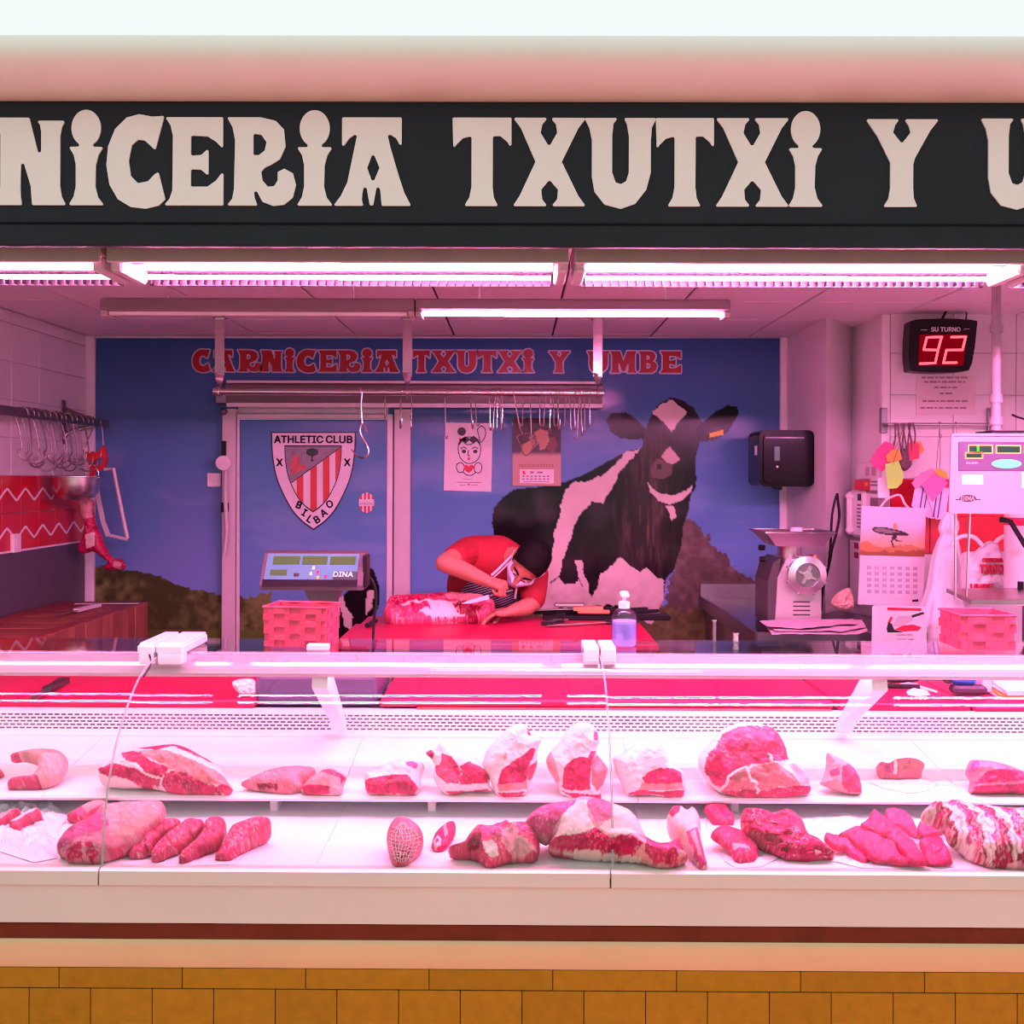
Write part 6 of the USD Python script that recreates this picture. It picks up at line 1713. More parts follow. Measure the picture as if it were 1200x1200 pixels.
def basket(label, x, y, z, w, d, h, rot, rows, nfw, nfd):
    b = thing("woven_basket", label, "basket", (x, y, z), group="woven baskets on the glass shelf")
    stage.GetPrimAtPath(b.path).GetAttribute("xformOp:rotateXYZ").Set(Gf.Vec3f(0, 0, float(rot)))
    # corners run round; stakes at even steps along each side
    corners = [(-w / 2, -d / 2), (w / 2, -d / 2), (w / 2, d / 2), (-w / 2, d / 2)]
    pts, nrm = [], []
    for i, n in enumerate((nfw, nfd, nfw, nfd)):
        a, c = np.array(corners[i]), np.array(corners[(i + 1) % 4])
        nv = np.array([[0, -1], [1, 0], [0, 1], [-1, 0]][i], float)
        for k in range(n * 4):
            pts.append(a + (c - a) * k / (n * 4))
            nrm.append((nv, k / 4.0, n))
    pts = np.array(pts)
    rh = h / rows
    for r in range(rows):
        off = np.array([nv * 0.0026 * math.sin(math.pi * (s_ + 0.5) * 1.0 + math.pi * (r % 2)) for nv, s_, n in nrm])
        flare = 1 + 0.04 * (r + 0.5) / rows
        ring = pts * flare + off
        verts = []
        ins = np.array([-nv for nv, _, _ in nrm]) * 0.0022
        for (dx, zz) in ((0, r * rh + 0.0006), (0, (r + 1) * rh - 0.0006), (1, (r + 1) * rh - 0.0006), (1, r * rh + 0.0006)):
            verts.append(np.c_[ring + dx * ins, np.full(len(ring), zz)])
        N = len(ring)
        V = np.vstack(verts)
        F = []
        for s_ in range(4):
            for k in range(N):
                l = (k + 1) % N
                a0, a1 = s_ * N + k, s_ * N + l
                b0, b1 = ((s_ + 1) % 4) * N + k, ((s_ + 1) % 4) * N + l
                F += [[a0, a1, b1], [a0, b1, b0]]
        m = trimesh.Trimesh(V, F, process=False)
        m.fix_normals()
        part(b, "woven_band", m, (coral, coral_b)[r % 2], local=True)
    st_ = []
    for i, n in enumerate((nfw, nfd, nfw, nfd)):
        a, c = np.array(corners[i]), np.array(corners[(i + 1) % 4])
        for k in range(n):
            p = (a + (c - a) * (k + 0.5) / n)
            tx, ty = (0.008, 0.0014) if i % 2 == 0 else (0.0014, 0.008)
            q = []
            for z_ in (0.0, h):
                f = 1 + 0.04 * z_ / h
                q += [[p[0] * f + sx * tx, p[1] * f + sy * ty, z_] for sx in (-1, 1) for sy in (-1, 1)]
            st_.append(trimesh.convex.convex_hull(np.array(q)))
    part(b, "upright_stakes", st_, coral, local=True, kind="stuff")
    part(b, "base", cbox(-w / 2 + 0.002, w / 2 - 0.002, -d / 2 + 0.002, d / 2 - 0.002, 0.0, 0.003), coral, local=True)
    rp = np.array([[c_[0] * 1.042, c_[1] * 1.042, h] for c_ in corners])
    part(b, "rim", tube(np.vstack([rp, rp[:1], ]), 0.0036, 6), coral_b, local=True, smooth=50)
    return b


p0 = at(1157, 760, 3.165)
basket("coral woven basket at the right, under the hanging scale's plate", X_(1158, 3.16), 3.235, zg + 0.0005, 0.158, 0.155, Z_(719, 3.16) - zg, 0, 4, 3, 3)
basket("coral woven basket left of the middle, before the counter scale", X_(351.5, 3.18), 3.22, zg + 0.0005, 0.188, 0.13, Z_(708, 3.16) - zg - 0.012, -7, 6, 4, 3)
t = thing("label_clip", "small white label holder lying before the left basket", "label holder", tuple(at(374, 760, 3.10)))
part(t, "holder", cbox(X_(360, 3.10), X_(386, 3.10), 3.095, 3.125, zg, zg + 0.018, 0.003), white_pl)
part(t, "label_slot", cbox(X_(361.5, 3.10), X_(384.5, 3.10), 3.0935, 3.0955, zg + 0.004, zg + 0.014), paper)
bo = thing("sanitizer_bottle", "clear pump bottle of hand sanitizer on the glass shelf", "bottle", (X_(732, 3.2), 3.2, zg))
bc = (X_(732, 3.2), 3.2, zg)
hgt = Z_(712, 3.2) - zg
shell = glass_mat("bottle_plastic", (0.92, 0.90, 0.96), 0.05, 0.6, 0.05)
part(bo, "shell", lathe([(0.001, 0.001), (0.034, 0.001), (0.0375, 0.006), (0.0375, hgt - 0.035), (0.034, hgt - 0.015), (0.022, hgt - 0.003), (0.016, hgt), (0.001, hgt)], 36, bc), shell, smooth=40)
part(bo, "liquid", lathe([(0.001, 0.003), (0.032, 0.003), (0.0355, 0.008), (0.0355, 0.078), (0.001, 0.078)], 36, bc), usdkit.material(stage, "/World/Looks/lilac_gel", {"d": ("diffuse_bsdf", {"color": (0.45, 0.48, 0.80)}), "t": ("transparent_bsdf", {"color": (0.75, 0.72, 0.9)}), "m": ("mix_closure", {"fac": 0.5})}, [("d.BSDF", "m.closure2"), ("t.BSDF", "m.closure1")], surface="m.closure"), smooth=40, label="bluish gel")
part(bo, "front_label", [tube([[bc[0] + 0.0378 * math.cos(t), bc[1] + 0.0378 * math.sin(t), zg + 0.05] for t in np.linspace(-2.2, -1.5, 8)], 0.0, 4)] if False else lathe([(0.0377, 0.025), (0.0379, 0.025), (0.0379, 0.07), (0.0377, 0.07)], 36, bc), glass_mat("label_film", (0.80, 0.84, 0.98), 0.06, 0.3, 0.1), smooth=40)
part(bo, "collar", lathe([(0.001, 0), (0.017, 0), (0.017, 0.018), (0.008, 0.022), (0.001, 0.022)], 24, (bc[0], bc[1], zg + hgt)), white_pl, smooth=40)
part(bo, "pump_head", [rod((bc[0], bc[1], zg + hgt + 0.02), (bc[0], bc[1], zg + hgt + 0.036), 0.005, 12), obox((bc[0] + 0.0, bc[1] - 0.012, zg + hgt + 0.042), (0.026, 0.045, 0.012), (8, 0, 0), 0.004)], white_pl, smooth=40)
for i, (px, y0, y1, r) in enumerate(((837, 727, 750, 0.006), (862, 742, 751, 0.009))):
    p = at(px, y1, 3.318)
    t = thing("shelf_post", ["slim steel post standing at the back edge of the glass shelf", "short thick steel post at the back edge of the glass shelf"][i], "post", (p[0], 3.318, zg))
    part(t, "post", rod((p[0], 3.318, zg), (p[0], 3.318, Z_(y0, 3.318)), r, 12), steel_dark if i == 0 else steel, smooth=40)
    part(t, "cap", rod((p[0], 3.318, Z_(y0, 3.318)), (p[0], 3.318, Z_(y0, 3.318) + 0.004), r * 1.25, 12), steel, smooth=40)

# ================================================================== odds and ends on the rear worktop
zw = 0.926
t = thing("stapler", "black stapler on the worktop board right of the bracket", "stapler", tuple(deck(1058, 803, zw)))
p = deck(1058, 806, zw)
part(t, "base", obox(p + [0, 0, 0.006], (0.115, 0.03, 0.012), (0, 0, -6), 0.004), black_pl)
part(t, "top_arm", obox(p + [0, 0, 0.030], (0.11, 0.026, 0.022), (0, -6, -6), 0.008), black_pl)
part(t, "bright_strip", obox(p + [0.015, -0.016, 0.018], (0.06, 0.003, 0.004), (0, 0, -6)), steel)
t = thing("tape_dispenser", "blue and black tape dispenser on the worktop at the right", "tape dispenser", tuple(deck(1136, 812, zw)))
p = deck(1136, 814, zw)
part(t, "base", obox(p + [0.004, 0.02, 0.014], (0.115, 0.05, 0.028), (0, 0, -3), 0.008), mat("tape_base_dark", (0.05, 0.02, 0.05), 0.4))
part(t, "blue_body", obox(p + [-0.01, 0.03, 0.045], (0.085, 0.045, 0.034), (0, 4, -3), 0.012), mat("tape_blue", (0.01, 0.10, 0.62), 0.3))
part(t, "tape_end", obox(p + [-0.062, 0.03, 0.045], (0.022, 0.04, 0.024), (0, 0, -3), 0.006), black_pl)
t = thing("small_box", "lilac plastic box beside the tape dispenser on the worktop", "box", tuple(deck(1159, 812, zw)))
p = deck(1158, 812, zw)
part(t, "body", obox(p + [0, 0.03, 0.026], (0.036, 0.05, 0.052), (0, 0, 0), 0.004), lilacp)
part(t, "lid", obox(p + [0, 0.03, 0.055], (0.039, 0.053, 0.006), (0, 0, 0), 0.002), lilacp)
t = thing("leaflet_pile", "pile of white and yellow leaflets on the worktop, right edge", "leaflets", tuple(deck(1195, 818, zw)))
p = deck(1193, 818, 0.92)
for i, (mm, a) in enumerate(((paper, 3), (LOOKS["tag_orange"], -4), (paper, 6), (mat("leaflet_cream", (0.8, 0.72, 0.5), 0.5), -2))):
    part(t, "leaflet", obox(p + [0.03 + 0.004 * i, 0.06 - 0.008 * i, 0.005 + 0.010 * i], (0.19, 0.14, 0.008), (6, 0, a), 0.001), mm)
t = thing("pen", "slim pale pen lying beside the stapler on the worktop", "pen", tuple(deck(1090, 806, zw)))
part(t, "barrel", rod(deck(1062, 800, zw + 0.006), deck(1098, 811, zw + 0.006), 0.0045, 10), white_pl, smooth=40)
part(t, "tip", rod(deck(1098, 811, zw + 0.006), deck(1101, 812, zw + 0.006), 0.002, 8), steel, smooth=40)
t = thing("paper_scrap", "torn white paper scrap lying behind the pen on the worktop", "paper", tuple(deck(1074, 810, zw)))
P = np.array([deck(a, b, zw + 0.003)[:2] for a, b in ((1062, 810), (1070, 806), (1086, 808), (1090, 814), (1076, 816), (1064, 814))])
m = ext_xy(Polygon(P), zw + 0.001, zw + 0.0025)
part(t, "sheet", m, paper)
t = thing("crumpled_bag", "small crumpled clear bag at the end of the leftmost worktop board", "plastic bag", tuple(deck(285, 810, 0.926)))
m, uv, sd = lump_mesh([(272, 800), (280, 796), (292, 795), (300, 799), (301, 812), (290, 815), (278, 811)], 3.52, 1.2, 0.02, 0.02, 80, rough=0.9, rscale=0.35, seed=8, floor_z=0.9265)
part(t, "film", m, white_pl, smooth=25)

# ================================================================== the meat
LEAN, DEEP, FAT, PALE, ROSE, MAG, ORG = [np.array(c) for c in ((0.46, 0.004, 0.075), (0.24, 0.002, 0.026), (0.72, 0.55, 0.52), (0.62, 0.27, 0.28), (0.56, 0.050, 0.13), (0.54, 0.055, 0.19), (0.62, 0.20, 0.20))]
meat_m = colmat("raw_meat", rough=0.42, coat=0.06, spec=0.25, bump=0.12, bscale=110)


def CA(p):
    return [(a / 5, 850 + b / 5) for a, b in p]


def CB(p):
    return [(220 + a / 4.2857, 850 + b / 4.2857) for a, b in p]


def CC(p):
    return [(480 + a / 5, 830 + b / 5) for a, b in p]


def CD(p):
    return [(600 + a / 5, 830 + b / 5) for a, b in p]


def CE(p):
    return [(780 + a / 5, 830 + b / 5) for a, b in p]


def CF(p):
    return [(960 + a / 5, 850 + b / 5) for a, b in p]


def z_low(x, y):
    return np.interp(y, [2.612, 2.62, 3.02, 3.10], [zfront - 0.003, zfront + 0.0012, 0.7002, 0.7032]) + 0.0012


def z_up(x, y):
    return np.interp(y, [2.98, 2.995, 3.01, 3.42], [0.752, 0.7605, 0.7615, 0.8155]) + 0.0012


def on_deck(px, py, zf):
    """Where the ray through a pixel meets a deck."""
    d = ray(px, py)
    ts = np.linspace(2.3, 3.5, 2401)
    zr_ = EYE + d[2] / d[1] * ts
    k = np.argmax(zr_ <= zf(0, ts))
    return np.array([d[0] / d[1] * ts[k], ts[k], zr_[k]])


MEAT_N = [0]


def meat(name, label, cat, outline, patches, base, zf, tilt, tf, tb, step=1.35, marb=0.25, rough=0.45, group=None, rel=0.7, lift=0.0, grain=None, seed=None, wob=1.6, power=0.5, parent=None, pull=0.0):
    MEAT_N[0] += 1
    sd_ = seed or 100 + 7 * MEAT_N[0]
    P = np.array(outline, float)
    if zf is z_low:
        thin = name in ("beef_fillet", "steak")
        tilt, tb, rough = (tilt + 6, tb, rough * 0.7) if thin else (tilt + 20, tb + 0.06, rough * (0.5 if name == "meat_strip" else 0.25))
        tf *= 0.8
    else:
        rough *= 0.4
    if zf is z_low or zf is z_up:
        org = on_deck(P[:, 0].mean(), min(P[:, 1].max(), 1019.0 if zf is z_low else 931.5), zf) + [0, 0, lift]
    else:
        org = zf
    org = org + np.array([0, pull, 0])
    fz = (lambda x, y: zf(x, y) + lift) if callable(zf) else None
    m, uv, front = lump_mesh(outline, 0, step, tf, tb, tilt=tilt, origin=org, rough=rough, rscale=0.085, seed=sd_, rel=rel, floor_z=fz, power=power)
    col = paint(uv, base, patches, sd_, wob)
    # marbling: fine pale threads in the lean, along the grain
    u, v = uv[:, 0], uv[:, 1]
    if grain is not None:
        c, s_ = math.cos(math.radians(grain)), math.sin(math.radians(grain))
        u, v = (c * u + s_ * v) * 0.30, (-s_ * u + c * v) * 1.25
    th = fbm2(u, v, 0.30, 4, sd_ + 9)
    ridge = np.clip(1 - np.abs(th - 0.5) * 14, 0, 1) ** 2 * marb * np.clip(fbm2(uv[:, 0], uv[:, 1], 0.06, 2, sd_ + 3) * 2 - 0.4, 0, 1)
    col = col * (1 - ridge[:, None]) + FAT * ridge[:, None]
    dk = np.clip((fbm2(u, v, 0.16, 3, sd_ + 17) - 0.56) * 3.5, 0, 0.5)[:, None] * np.clip((col[:, :1] - col[:, 1:2]) / np.maximum(col[:, :1], 1e-6), 0.1, 1)
    col = col * (1 - dk * 0.75)
    t = thing(name, label, cat, tuple(org), group=group)
    part(t, "meat", m, meat_m, smooth=True, col=col)
    return t, m, org


# ---- upper tray, left to right
meat("pork_loin", "pale curved pork loin on the upper tray at the left", "meat", CA([(65, 205), (75, 182), (130, 163), (200, 150), (270, 146), (340, 155), (385, 182), (401, 225), (386, 282), (345, 332), (290, 362), (245, 375), (150, 376), (60, 378), (48, 352), (70, 323), (125, 311), (185, 307), (212, 288), (225, 262), (224, 240), (195, 226), (140, 214), (85, 218)]), [(CA([(45, 320), (120, 308), (190, 310), (240, 340), (245, 380), (40, 382)]), ROSE), (CA([(60, 185), (125, 190), (130, 220), (60, 225)]), ROSE)], PALE, z_up, 42, 0.035, 0.02, step=1.2, marb=0.3, grain=70)
meat("meat_piece", "end of a pale cut at the left picture edge of the upper tray", "meat", CA([(-60, 270), (-20, 262), (12, 268), (22, 284), (12, 303), (-20, 314), (-60, 310)]), [], ROSE, z_up, 45, 0.03, 0.02, step=1.2)
meat("beef_joint", "large beef joint with creamy fat seams, upper tray left of the netted roast", "meat", CA([(588, 268), (640, 228), (690, 193), (740, 163), (800, 148), (900, 133), (1000, 121), (1060, 126), (1120, 148), (1180, 182), (1240, 215), (1280, 250), (1310, 275), (1330, 320), (1362, 368), (1350, 405), (1310, 416), (1200, 408), (1080, 410), (980, 392), (890, 372), (800, 366), (700, 366), (605, 350), (585, 300)]), [
    (CA([(830, 185), (1000, 180), (1100, 225), (1210, 265), (1330, 320), (1360, 380), (1200, 370), (1020, 300), (900, 240)]), ORG),
    (CA([(586, 262), (640, 282), (700, 255), (760, 280), (830, 295), (900, 330), (965, 350), (950, 374), (840, 372), (780, 345), (690, 330), (620, 318)]), LEAN),
    (CA([(738, 190), (800, 184), (860, 205), (900, 240), (990, 275), (1020, 300), (980, 342), (890, 312), (840, 270), (770, 250)]), LEAN),
    (CA([(820, 150), (900, 138), (990, 123), (1060, 124), (1130, 150), (1200, 185), (1275, 240), (1240, 240), (1160, 210), (1040, 150), (950, 182), (870, 176)]), LEAN),
    (CA([(968, 372), (1000, 320), (1060, 312), (1120, 325), (1200, 365), (1290, 385), (1365, 372), (1362, 412), (1200, 414), (1100, 414), (985, 408)]), LEAN),
    (CA([(900, 232), (1000, 268), (1000, 276), (900, 240)]), FAT)], FAT, z_up, 55, 0.06, 0.05, marb=0.35)
meat("wrapped_meat", "film wrapped pinkish cut right of the large beef joint", "meat", CB([(268, 300), (300, 280), (350, 255), (430, 228), (520, 212), (600, 214), (645, 232), (610, 275), (580, 298), (572, 328), (520, 347), (440, 342), (370, 332), (300, 316)]), [(CB([(350, 315), (460, 318), (455, 335), (360, 330)]), DEEP)], ROSE * 0.5 + PALE * 0.5, z_up, 40, 0.03, 0.02, step=1.2, marb=0.55, grain=20)
meat("beef_piece", "small squared beef piece leaning on the film wrapped cut", "meat", CB([(568, 325), (600, 280), (640, 248), (690, 222), (740, 222), (788, 248), (797, 270), (783, 312), (772, 350), (720, 357), (640, 354), (590, 348)]), [(CB([(590, 285), (650, 262), (715, 280), (725, 312), (585, 312)]), ORG), (CB([(570, 314), (650, 310), (722, 316), (718, 354), (596, 350)]), LEAN), (CB([(650, 240), (700, 225), (780, 250), (780, 275), (730, 262), (690, 245)]), LEAN), (CB([(770, 250), (800, 270), (775, 300)]), LEAN)], PALE, z_up, 62, 0.035, 0.03, step=1.1)
meat("rump_cap", "squat joint with a red cut face under fat, left of the rib cuts", "meat", CB([(895, 242), (955, 226), (990, 200), (1040, 174), (1100, 178), (1172, 184), (1188, 215), (1172, 262), (1167, 312), (1150, 348), (1090, 357), (980, 352), (910, 347), (888, 300)]), [(CB([(892, 292), (940, 278), (1050, 263), (1112, 264), (1142, 300), (1160, 330), (1142, 356), (960, 356), (900, 344)]), LEAN), (CB([(1100, 200), (1130, 190), (1165, 210), (1150, 235), (1110, 222)]), MAG), (CB([(900, 290), (1120, 285), (1130, 300), (905, 312)]), ROSE)], FAT, z_up, 62, 0.045, 0.04, step=1.1)
meat("rib_cut", "low rib cut with fat cap and red eye, leftmost of the rib cuts", "meat", CC([(95, 266), (115, 244), (150, 238), (180, 198), (210, 204), (260, 234), (320, 261), (380, 289), (432, 324), (462, 365), (470, 410), (468, 450), (482, 482), (400, 487), (320, 492), (240, 512), (200, 492), (163, 455), (138, 400), (150, 350), (128, 300)]), [(CC([(195, 268), (245, 285), (285, 335), (312, 380), (292, 445), (222, 445), (160, 392), (150, 345), (180, 336)]), ROSE), (CC([(95, 262), (130, 245), (150, 262), (140, 300), (110, 290)]), LEAN), (CC([(300, 345), (350, 316), (400, 333), (442, 363), (464, 410), (457, 438), (400, 445), (300, 450), (292, 420), (318, 390)]), LEAN), (CC([(210, 275), (255, 300), (290, 350), (300, 400), (280, 400), (250, 340)]), LEAN), (CC([(210, 490), (330, 483), (470, 478), (440, 494), (240, 510)]), LEAN)], FAT, z_up, 70, 0.035, 0.035, step=1.1, group="rib cuts on the upper tray")
meat("rib_cut", "tall rib cut with broad white fat and red eye, second rib cut from left", "meat", CC([(435, 290), (460, 230), (510, 178), (560, 130), (610, 98), (650, 88), (690, 104), (702, 140), (740, 164), (772, 182), (762, 215), (748, 260), (747, 330), (722, 400), (702, 450), (687, 497), (640, 518), (560, 527), (508, 507), (488, 460), (463, 400), (433, 340)]), [(CC([(515, 438), (690, 433), (692, 472), (520, 482)]), ORG), (CC([(523, 402), (540, 360), (590, 320), (650, 283), (710, 233), (740, 238), (722, 290), (692, 340), (682, 432), (523, 442)]), LEAN), (CC([(690, 345), (750, 300), (750, 350), (715, 412), (688, 425)]), ROSE), (CC([(690, 108), (712, 135), (705, 165), (688, 150)]), LEAN), (CC([(512, 488), (600, 492), (684, 488), (640, 520), (560, 526)]), LEAN), (CC([(548, 285), (565, 262), (580, 270), (560, 305)]), PALE)], FAT, z_up, 76, 0.045, 0.06, step=1.1, group="rib cuts on the upper tray")
meat("rib_cut", "tallest rib cut with ragged rib edge, beside the pane joint", "meat", CC([(800, 300), (820, 258), (870, 208), (910, 150), (960, 98), (1010, 77), (1060, 88), (1092, 120), (1108, 160), (1112, 200), (1095, 250), (1142, 320), (1162, 360), (1142, 430), (1117, 500), (1122, 537), (1050, 534), (960, 527), (888, 507), (868, 450), (833, 400), (808, 350)]), [(CC([(798, 300), (830, 248), (850, 300), (880, 420), (865, 440), (820, 375)]), PALE), (CC([(900, 352), (940, 303), (990, 284), (1040, 290), (1062, 248), (1088, 250), (1062, 320), (1052, 400), (1052, 472), (990, 482), (896, 468)]), LEAN), (CC([(1060, 300), (1092, 268), (1160, 350), (1142, 430), (1100, 485), (1060, 440)]), ORG * 0.6 + ROSE * 0.4), (CC([(886, 482), (1000, 502), (1117, 508), (1122, 540), (960, 530)]), LEAN), (CC([(1080, 130), (1105, 150), (1095, 190), (1070, 180)]), ROSE)], FAT, z_up, 76, 0.045, 0.06, step=1.1, group="rib cuts on the upper tray")
meat("rib_cut", "wide rib cut with a white label on its fat, right of the pane joint", "meat", CD([(593, 290), (650, 258), (720, 218), (800, 188), (860, 193), (884, 212), (902, 260), (932, 310), (982, 355), (1012, 376), (1018, 420), (1012, 490), (992, 522), (920, 528), (840, 518), (740, 518), (678, 512), (648, 460), (618, 400), (598, 340)]), [(CD([(750, 440), (990, 440), (1005, 480), (740, 485)]), ORG), (CD([(752, 412), (790, 378), (850, 358), (930, 358), (985, 380), (990, 442), (900, 452), (765, 445)]), LEAN), (CD([(672, 502), (740, 484), (850, 492), (1010, 482), (1004, 520), (920, 530), (860, 512), (740, 516)]), LEAN)], FAT, z_up, 70, 0.045, 0.05, step=1.1, group="rib cuts on the upper tray")
TL = at(600 + 830 / 5, 830 + 312 / 5, 3.06)
t = thing("price_label", "small white paper label on the wide rib cut's fat", "label", tuple(at(766, 893, 2.985)))
part(t, "paper", sheet_px([(748, 897), (758, 890), (778, 886), (784, 892), (772, 896), (760, 898)], 2.972, 0.001), paper)
tj, mj, oj = meat("beef_joint", "large round tied beef joint with white string, upper tray at the right", "meat", CE([(188, 312), (208, 260), (270, 188), (330, 130), (420, 88), (500, 80), (580, 98), (632, 120), (672, 170), (702, 230), (717, 290), (762, 330), (802, 370), (838, 420), (848, 480), (822, 512), (740, 523), (640, 533), (540, 528), (450, 533), (378, 518), (308, 487), (248, 432), (206, 372)]), [(CE([(220, 300), (275, 230), (330, 150), (420, 110), (580, 105), (632, 120), (672, 170), (702, 230), (717, 300), (620, 320), (470, 340), (380, 400), (320, 480), (260, 430), (222, 370)]), ROSE * 0.5 + LEAN * 0.5), (CE([(225, 290), (290, 260), (340, 330), (330, 420), (270, 430), (222, 370)]), LEAN), (CE([(320, 485), (380, 400), (450, 370), (520, 340), (620, 325), (720, 390), (770, 455), (540, 482)]), ORG * 0.75 + ROSE * 0.25), (CE([(700, 330), (760, 325), (835, 420), (830, 455), (770, 450)]), PALE), (CE([(310, 484), (540, 484), (770, 455), (845, 455), (850, 500), (640, 536), (380, 525)]), LEAN), (CE([(300, 200), (420, 120), (560, 130), (620, 200), (500, 220), (400, 190)]), ROSE)], FAT, z_up, 72, 0.06, 0.07, marb=0.6, grain=25)
kd = cKDTree(mj.vertices)
for pts in (((470, 335), (430, 365), (375, 410), (320, 485)), ((465, 340), (490, 400), (525, 450), (540, 505)), ((470, 335), (510, 318), (570, 335)), ((600, 255), (615, 280), (622, 300))):
    Q = np.array([at(a, b, 3.0) for a, b in spline(CE(pts), 16)])
    pu, pv_ = proj(mj.vertices)
    on = []
    for a, b in spline(CE(pts), 16):
        near = np.hypot(pu - a, pv_ - b) < 2.5
        cand = mj.vertices[near]
        on.append(cand[cand[:, 1].argmin()] + [0, -0.002, 0.001])
    part(tj, "string", tube(np.array(on), 0.0042, 6), mat("butcher_string", (0.62, 0.52, 0.44), 0.7), smooth=40, label="white butcher's string")
meat("rib_chop", "pointed pale chop with a red eye, right of the tied joint", "meat", CE([(945, 263), (990, 279), (1050, 309), (1092, 340), (1122, 380), (1142, 440), (1143, 503), (1080, 507), (1010, 487), (940, 462), (903, 440), (925, 400), (940, 330)]), [(CE([(1018, 342), (1060, 328), (1102, 360), (1140, 430), (1140, 502), (1060, 494), (1018, 450)]), ROSE), (CE([(942, 372), (1000, 350), (1006, 400), (960, 412)]), ROSE)], PALE, z_up, 68, 0.03, 0.03, step=1.0)
meat("pork_fillet", "small pale fillet on film between the chop and the right edge", "meat", CF([(333, 246), (360, 224), (400, 233), (440, 213), (520, 203), (580, 213), (614, 240), (602, 275), (592, 307), (520, 310), (440, 312), (380, 312), (343, 286)]), [(CF([(340, 240), (380, 228), (420, 250), (425, 300), (370, 300)]), MAG), (CF([(425, 235), (437, 225), (445, 308), (425, 308)]), FAT)], ROSE * 0.6 + PALE * 0.4, on_deck(1056, 916, z_up), 40, 0.028, 0.02, step=1.0)
meat("beef_joint", "squared beef cut at the right picture edge of the upper tray", "meat", CF([(863, 276), (880, 214), (900, 204), (990, 209), (1060, 224), (1130, 249), (1200, 279), (1290, 300), (1290, 402), (1100, 403), (900, 403), (883, 370), (888, 320)]), [(CF([(895, 342), (960, 288), (1060, 272), (1290, 295), (1290, 340), (900, 357)]), LEAN), (CF([(885, 366), (1290, 360), (1290, 406), (895, 406)]), LEAN), (CF([(865, 276), (880, 225), (910, 215), (915, 250), (890, 285)]), MAG)], ROSE * 0.5 + PALE * 0.5, z_up, 62, 0.04, 0.045, step=1.2)

# ---- lower tray
meat("meat_strip", "fatty meat strip on crumpled film, at the lower left picture edge", "meat", CA([(-60, 600), (-20, 560), (40, 528), (90, 508), (122, 510), (100, 542), (60, 572), (10, 602), (-40, 625)]), [(CA([(-40, 590), (60, 530), (110, 510), (70, 545), (-20, 600)]), PALE)], ROSE, z_low, 10, 0.03, 0.01, step=1.1, marb=0.5)
meat("meat_strip", "fatty striped meat strip on crumpled film, right of the leftmost one", "meat", CA([(58, 592), (100, 558), (160, 528), (215, 500), (238, 505), (242, 540), (190, 572), (140, 602), (112, 627), (68, 617)]), [(CA([(70, 590), (200, 515), (225, 520), (100, 595)]), FAT)], ROSE, z_low, 12, 0.03, 0.01, step=1.0, marb=0.5)
meat("rib_strip", "pale rib strip lying behind the big slab on the lower tray", "meat", CA([(393, 552), (430, 518), (480, 488), (540, 460), (600, 453), (655, 478), (645, 505), (560, 534), (500, 572), (430, 574)]), [(CA([(480, 500), (600, 460), (640, 480), (520, 540)]), PALE), (CA([(393, 555), (440, 540), (500, 560), (495, 575), (400, 575)]), LEAN)], ROSE, z_low, 14, 0.03, 0.01, step=1.1, marb=0.5)
meat("meat_slab", "big ribbed meat slab with a magenta end, lower tray left", "meat", CA([(600, 490), (680, 474), (780, 464), (900, 458), (958, 466), (967, 500), (942, 570), (882, 622), (802, 692), (722, 742), (642, 792), (560, 817), (480, 815), (400, 806), (383, 776), (338, 750), (343, 700), (400, 630), (480, 580), (550, 545)]), [(CA([(600, 495), (780, 466), (965, 465), (945, 565), (782, 682), (662, 702), (650, 600)]), PALE), (CA([(343, 700), (400, 630), (480, 580), (560, 540), (640, 588), (657, 650), (620, 682), (560, 692), (500, 702), (470, 742), (400, 772), (340, 750)]), MAG), (CA([(386, 782), (470, 752), (502, 745), (492, 808), (405, 810)]), LEAN), (CA([(520, 745), (560, 740), (590, 800), (545, 815), (515, 800)]), LEAN), (CA([(800, 690), (945, 565), (962, 520), (940, 580), (880, 630), (700, 755), (650, 790), (640, 770)]), ROSE)], PALE * 0.5 + MAG * 0.5, z_low, 14, 0.055, 0.01, marb=0.5, grain=-5)
STEAKS = [("leftmost of the four lean strips, beside the big slab", CA([(757, 778), (790, 720), (840, 660), (900, 610), (960, 568), (1020, 557), (1064, 580), (1020, 622), (960, 662), (905, 712), (895, 752), (820, 784)])), ("second of the four lean strips from the big slab", CA([(895, 803), (887, 760), (940, 690), (1010, 630), (1080, 578), (1150, 562), (1196, 575), (1185, 622), (1120, 682), (1040, 742), (940, 798)])), ("third of the four lean strips from the big slab", CB([(-45, 690), (-28, 650), (10, 610), (60, 560), (95, 488), (150, 476), (190, 490), (182, 540), (152, 582), (100, 624), (30, 674), (-20, 700)])), ("rightmost of the four lean strips, nearest the bare tray", CB([(138, 672), (165, 620), (190, 578), (230, 518), (300, 482), (370, 472), (418, 485), (392, 522), (332, 562), (282, 612), (232, 668), (190, 688), (150, 683)]))]
for lab, ol in STEAKS:
    meat("meat_strip", "coarse grained pink meat strip, " + lab, "meat", ol, [], ROSE * 0.75 + LEAN * 0.25, z_low, 9, 0.032, 0.01, step=1.05, marb=0.6, group="lean strips on the lower tray", rough=0.8)
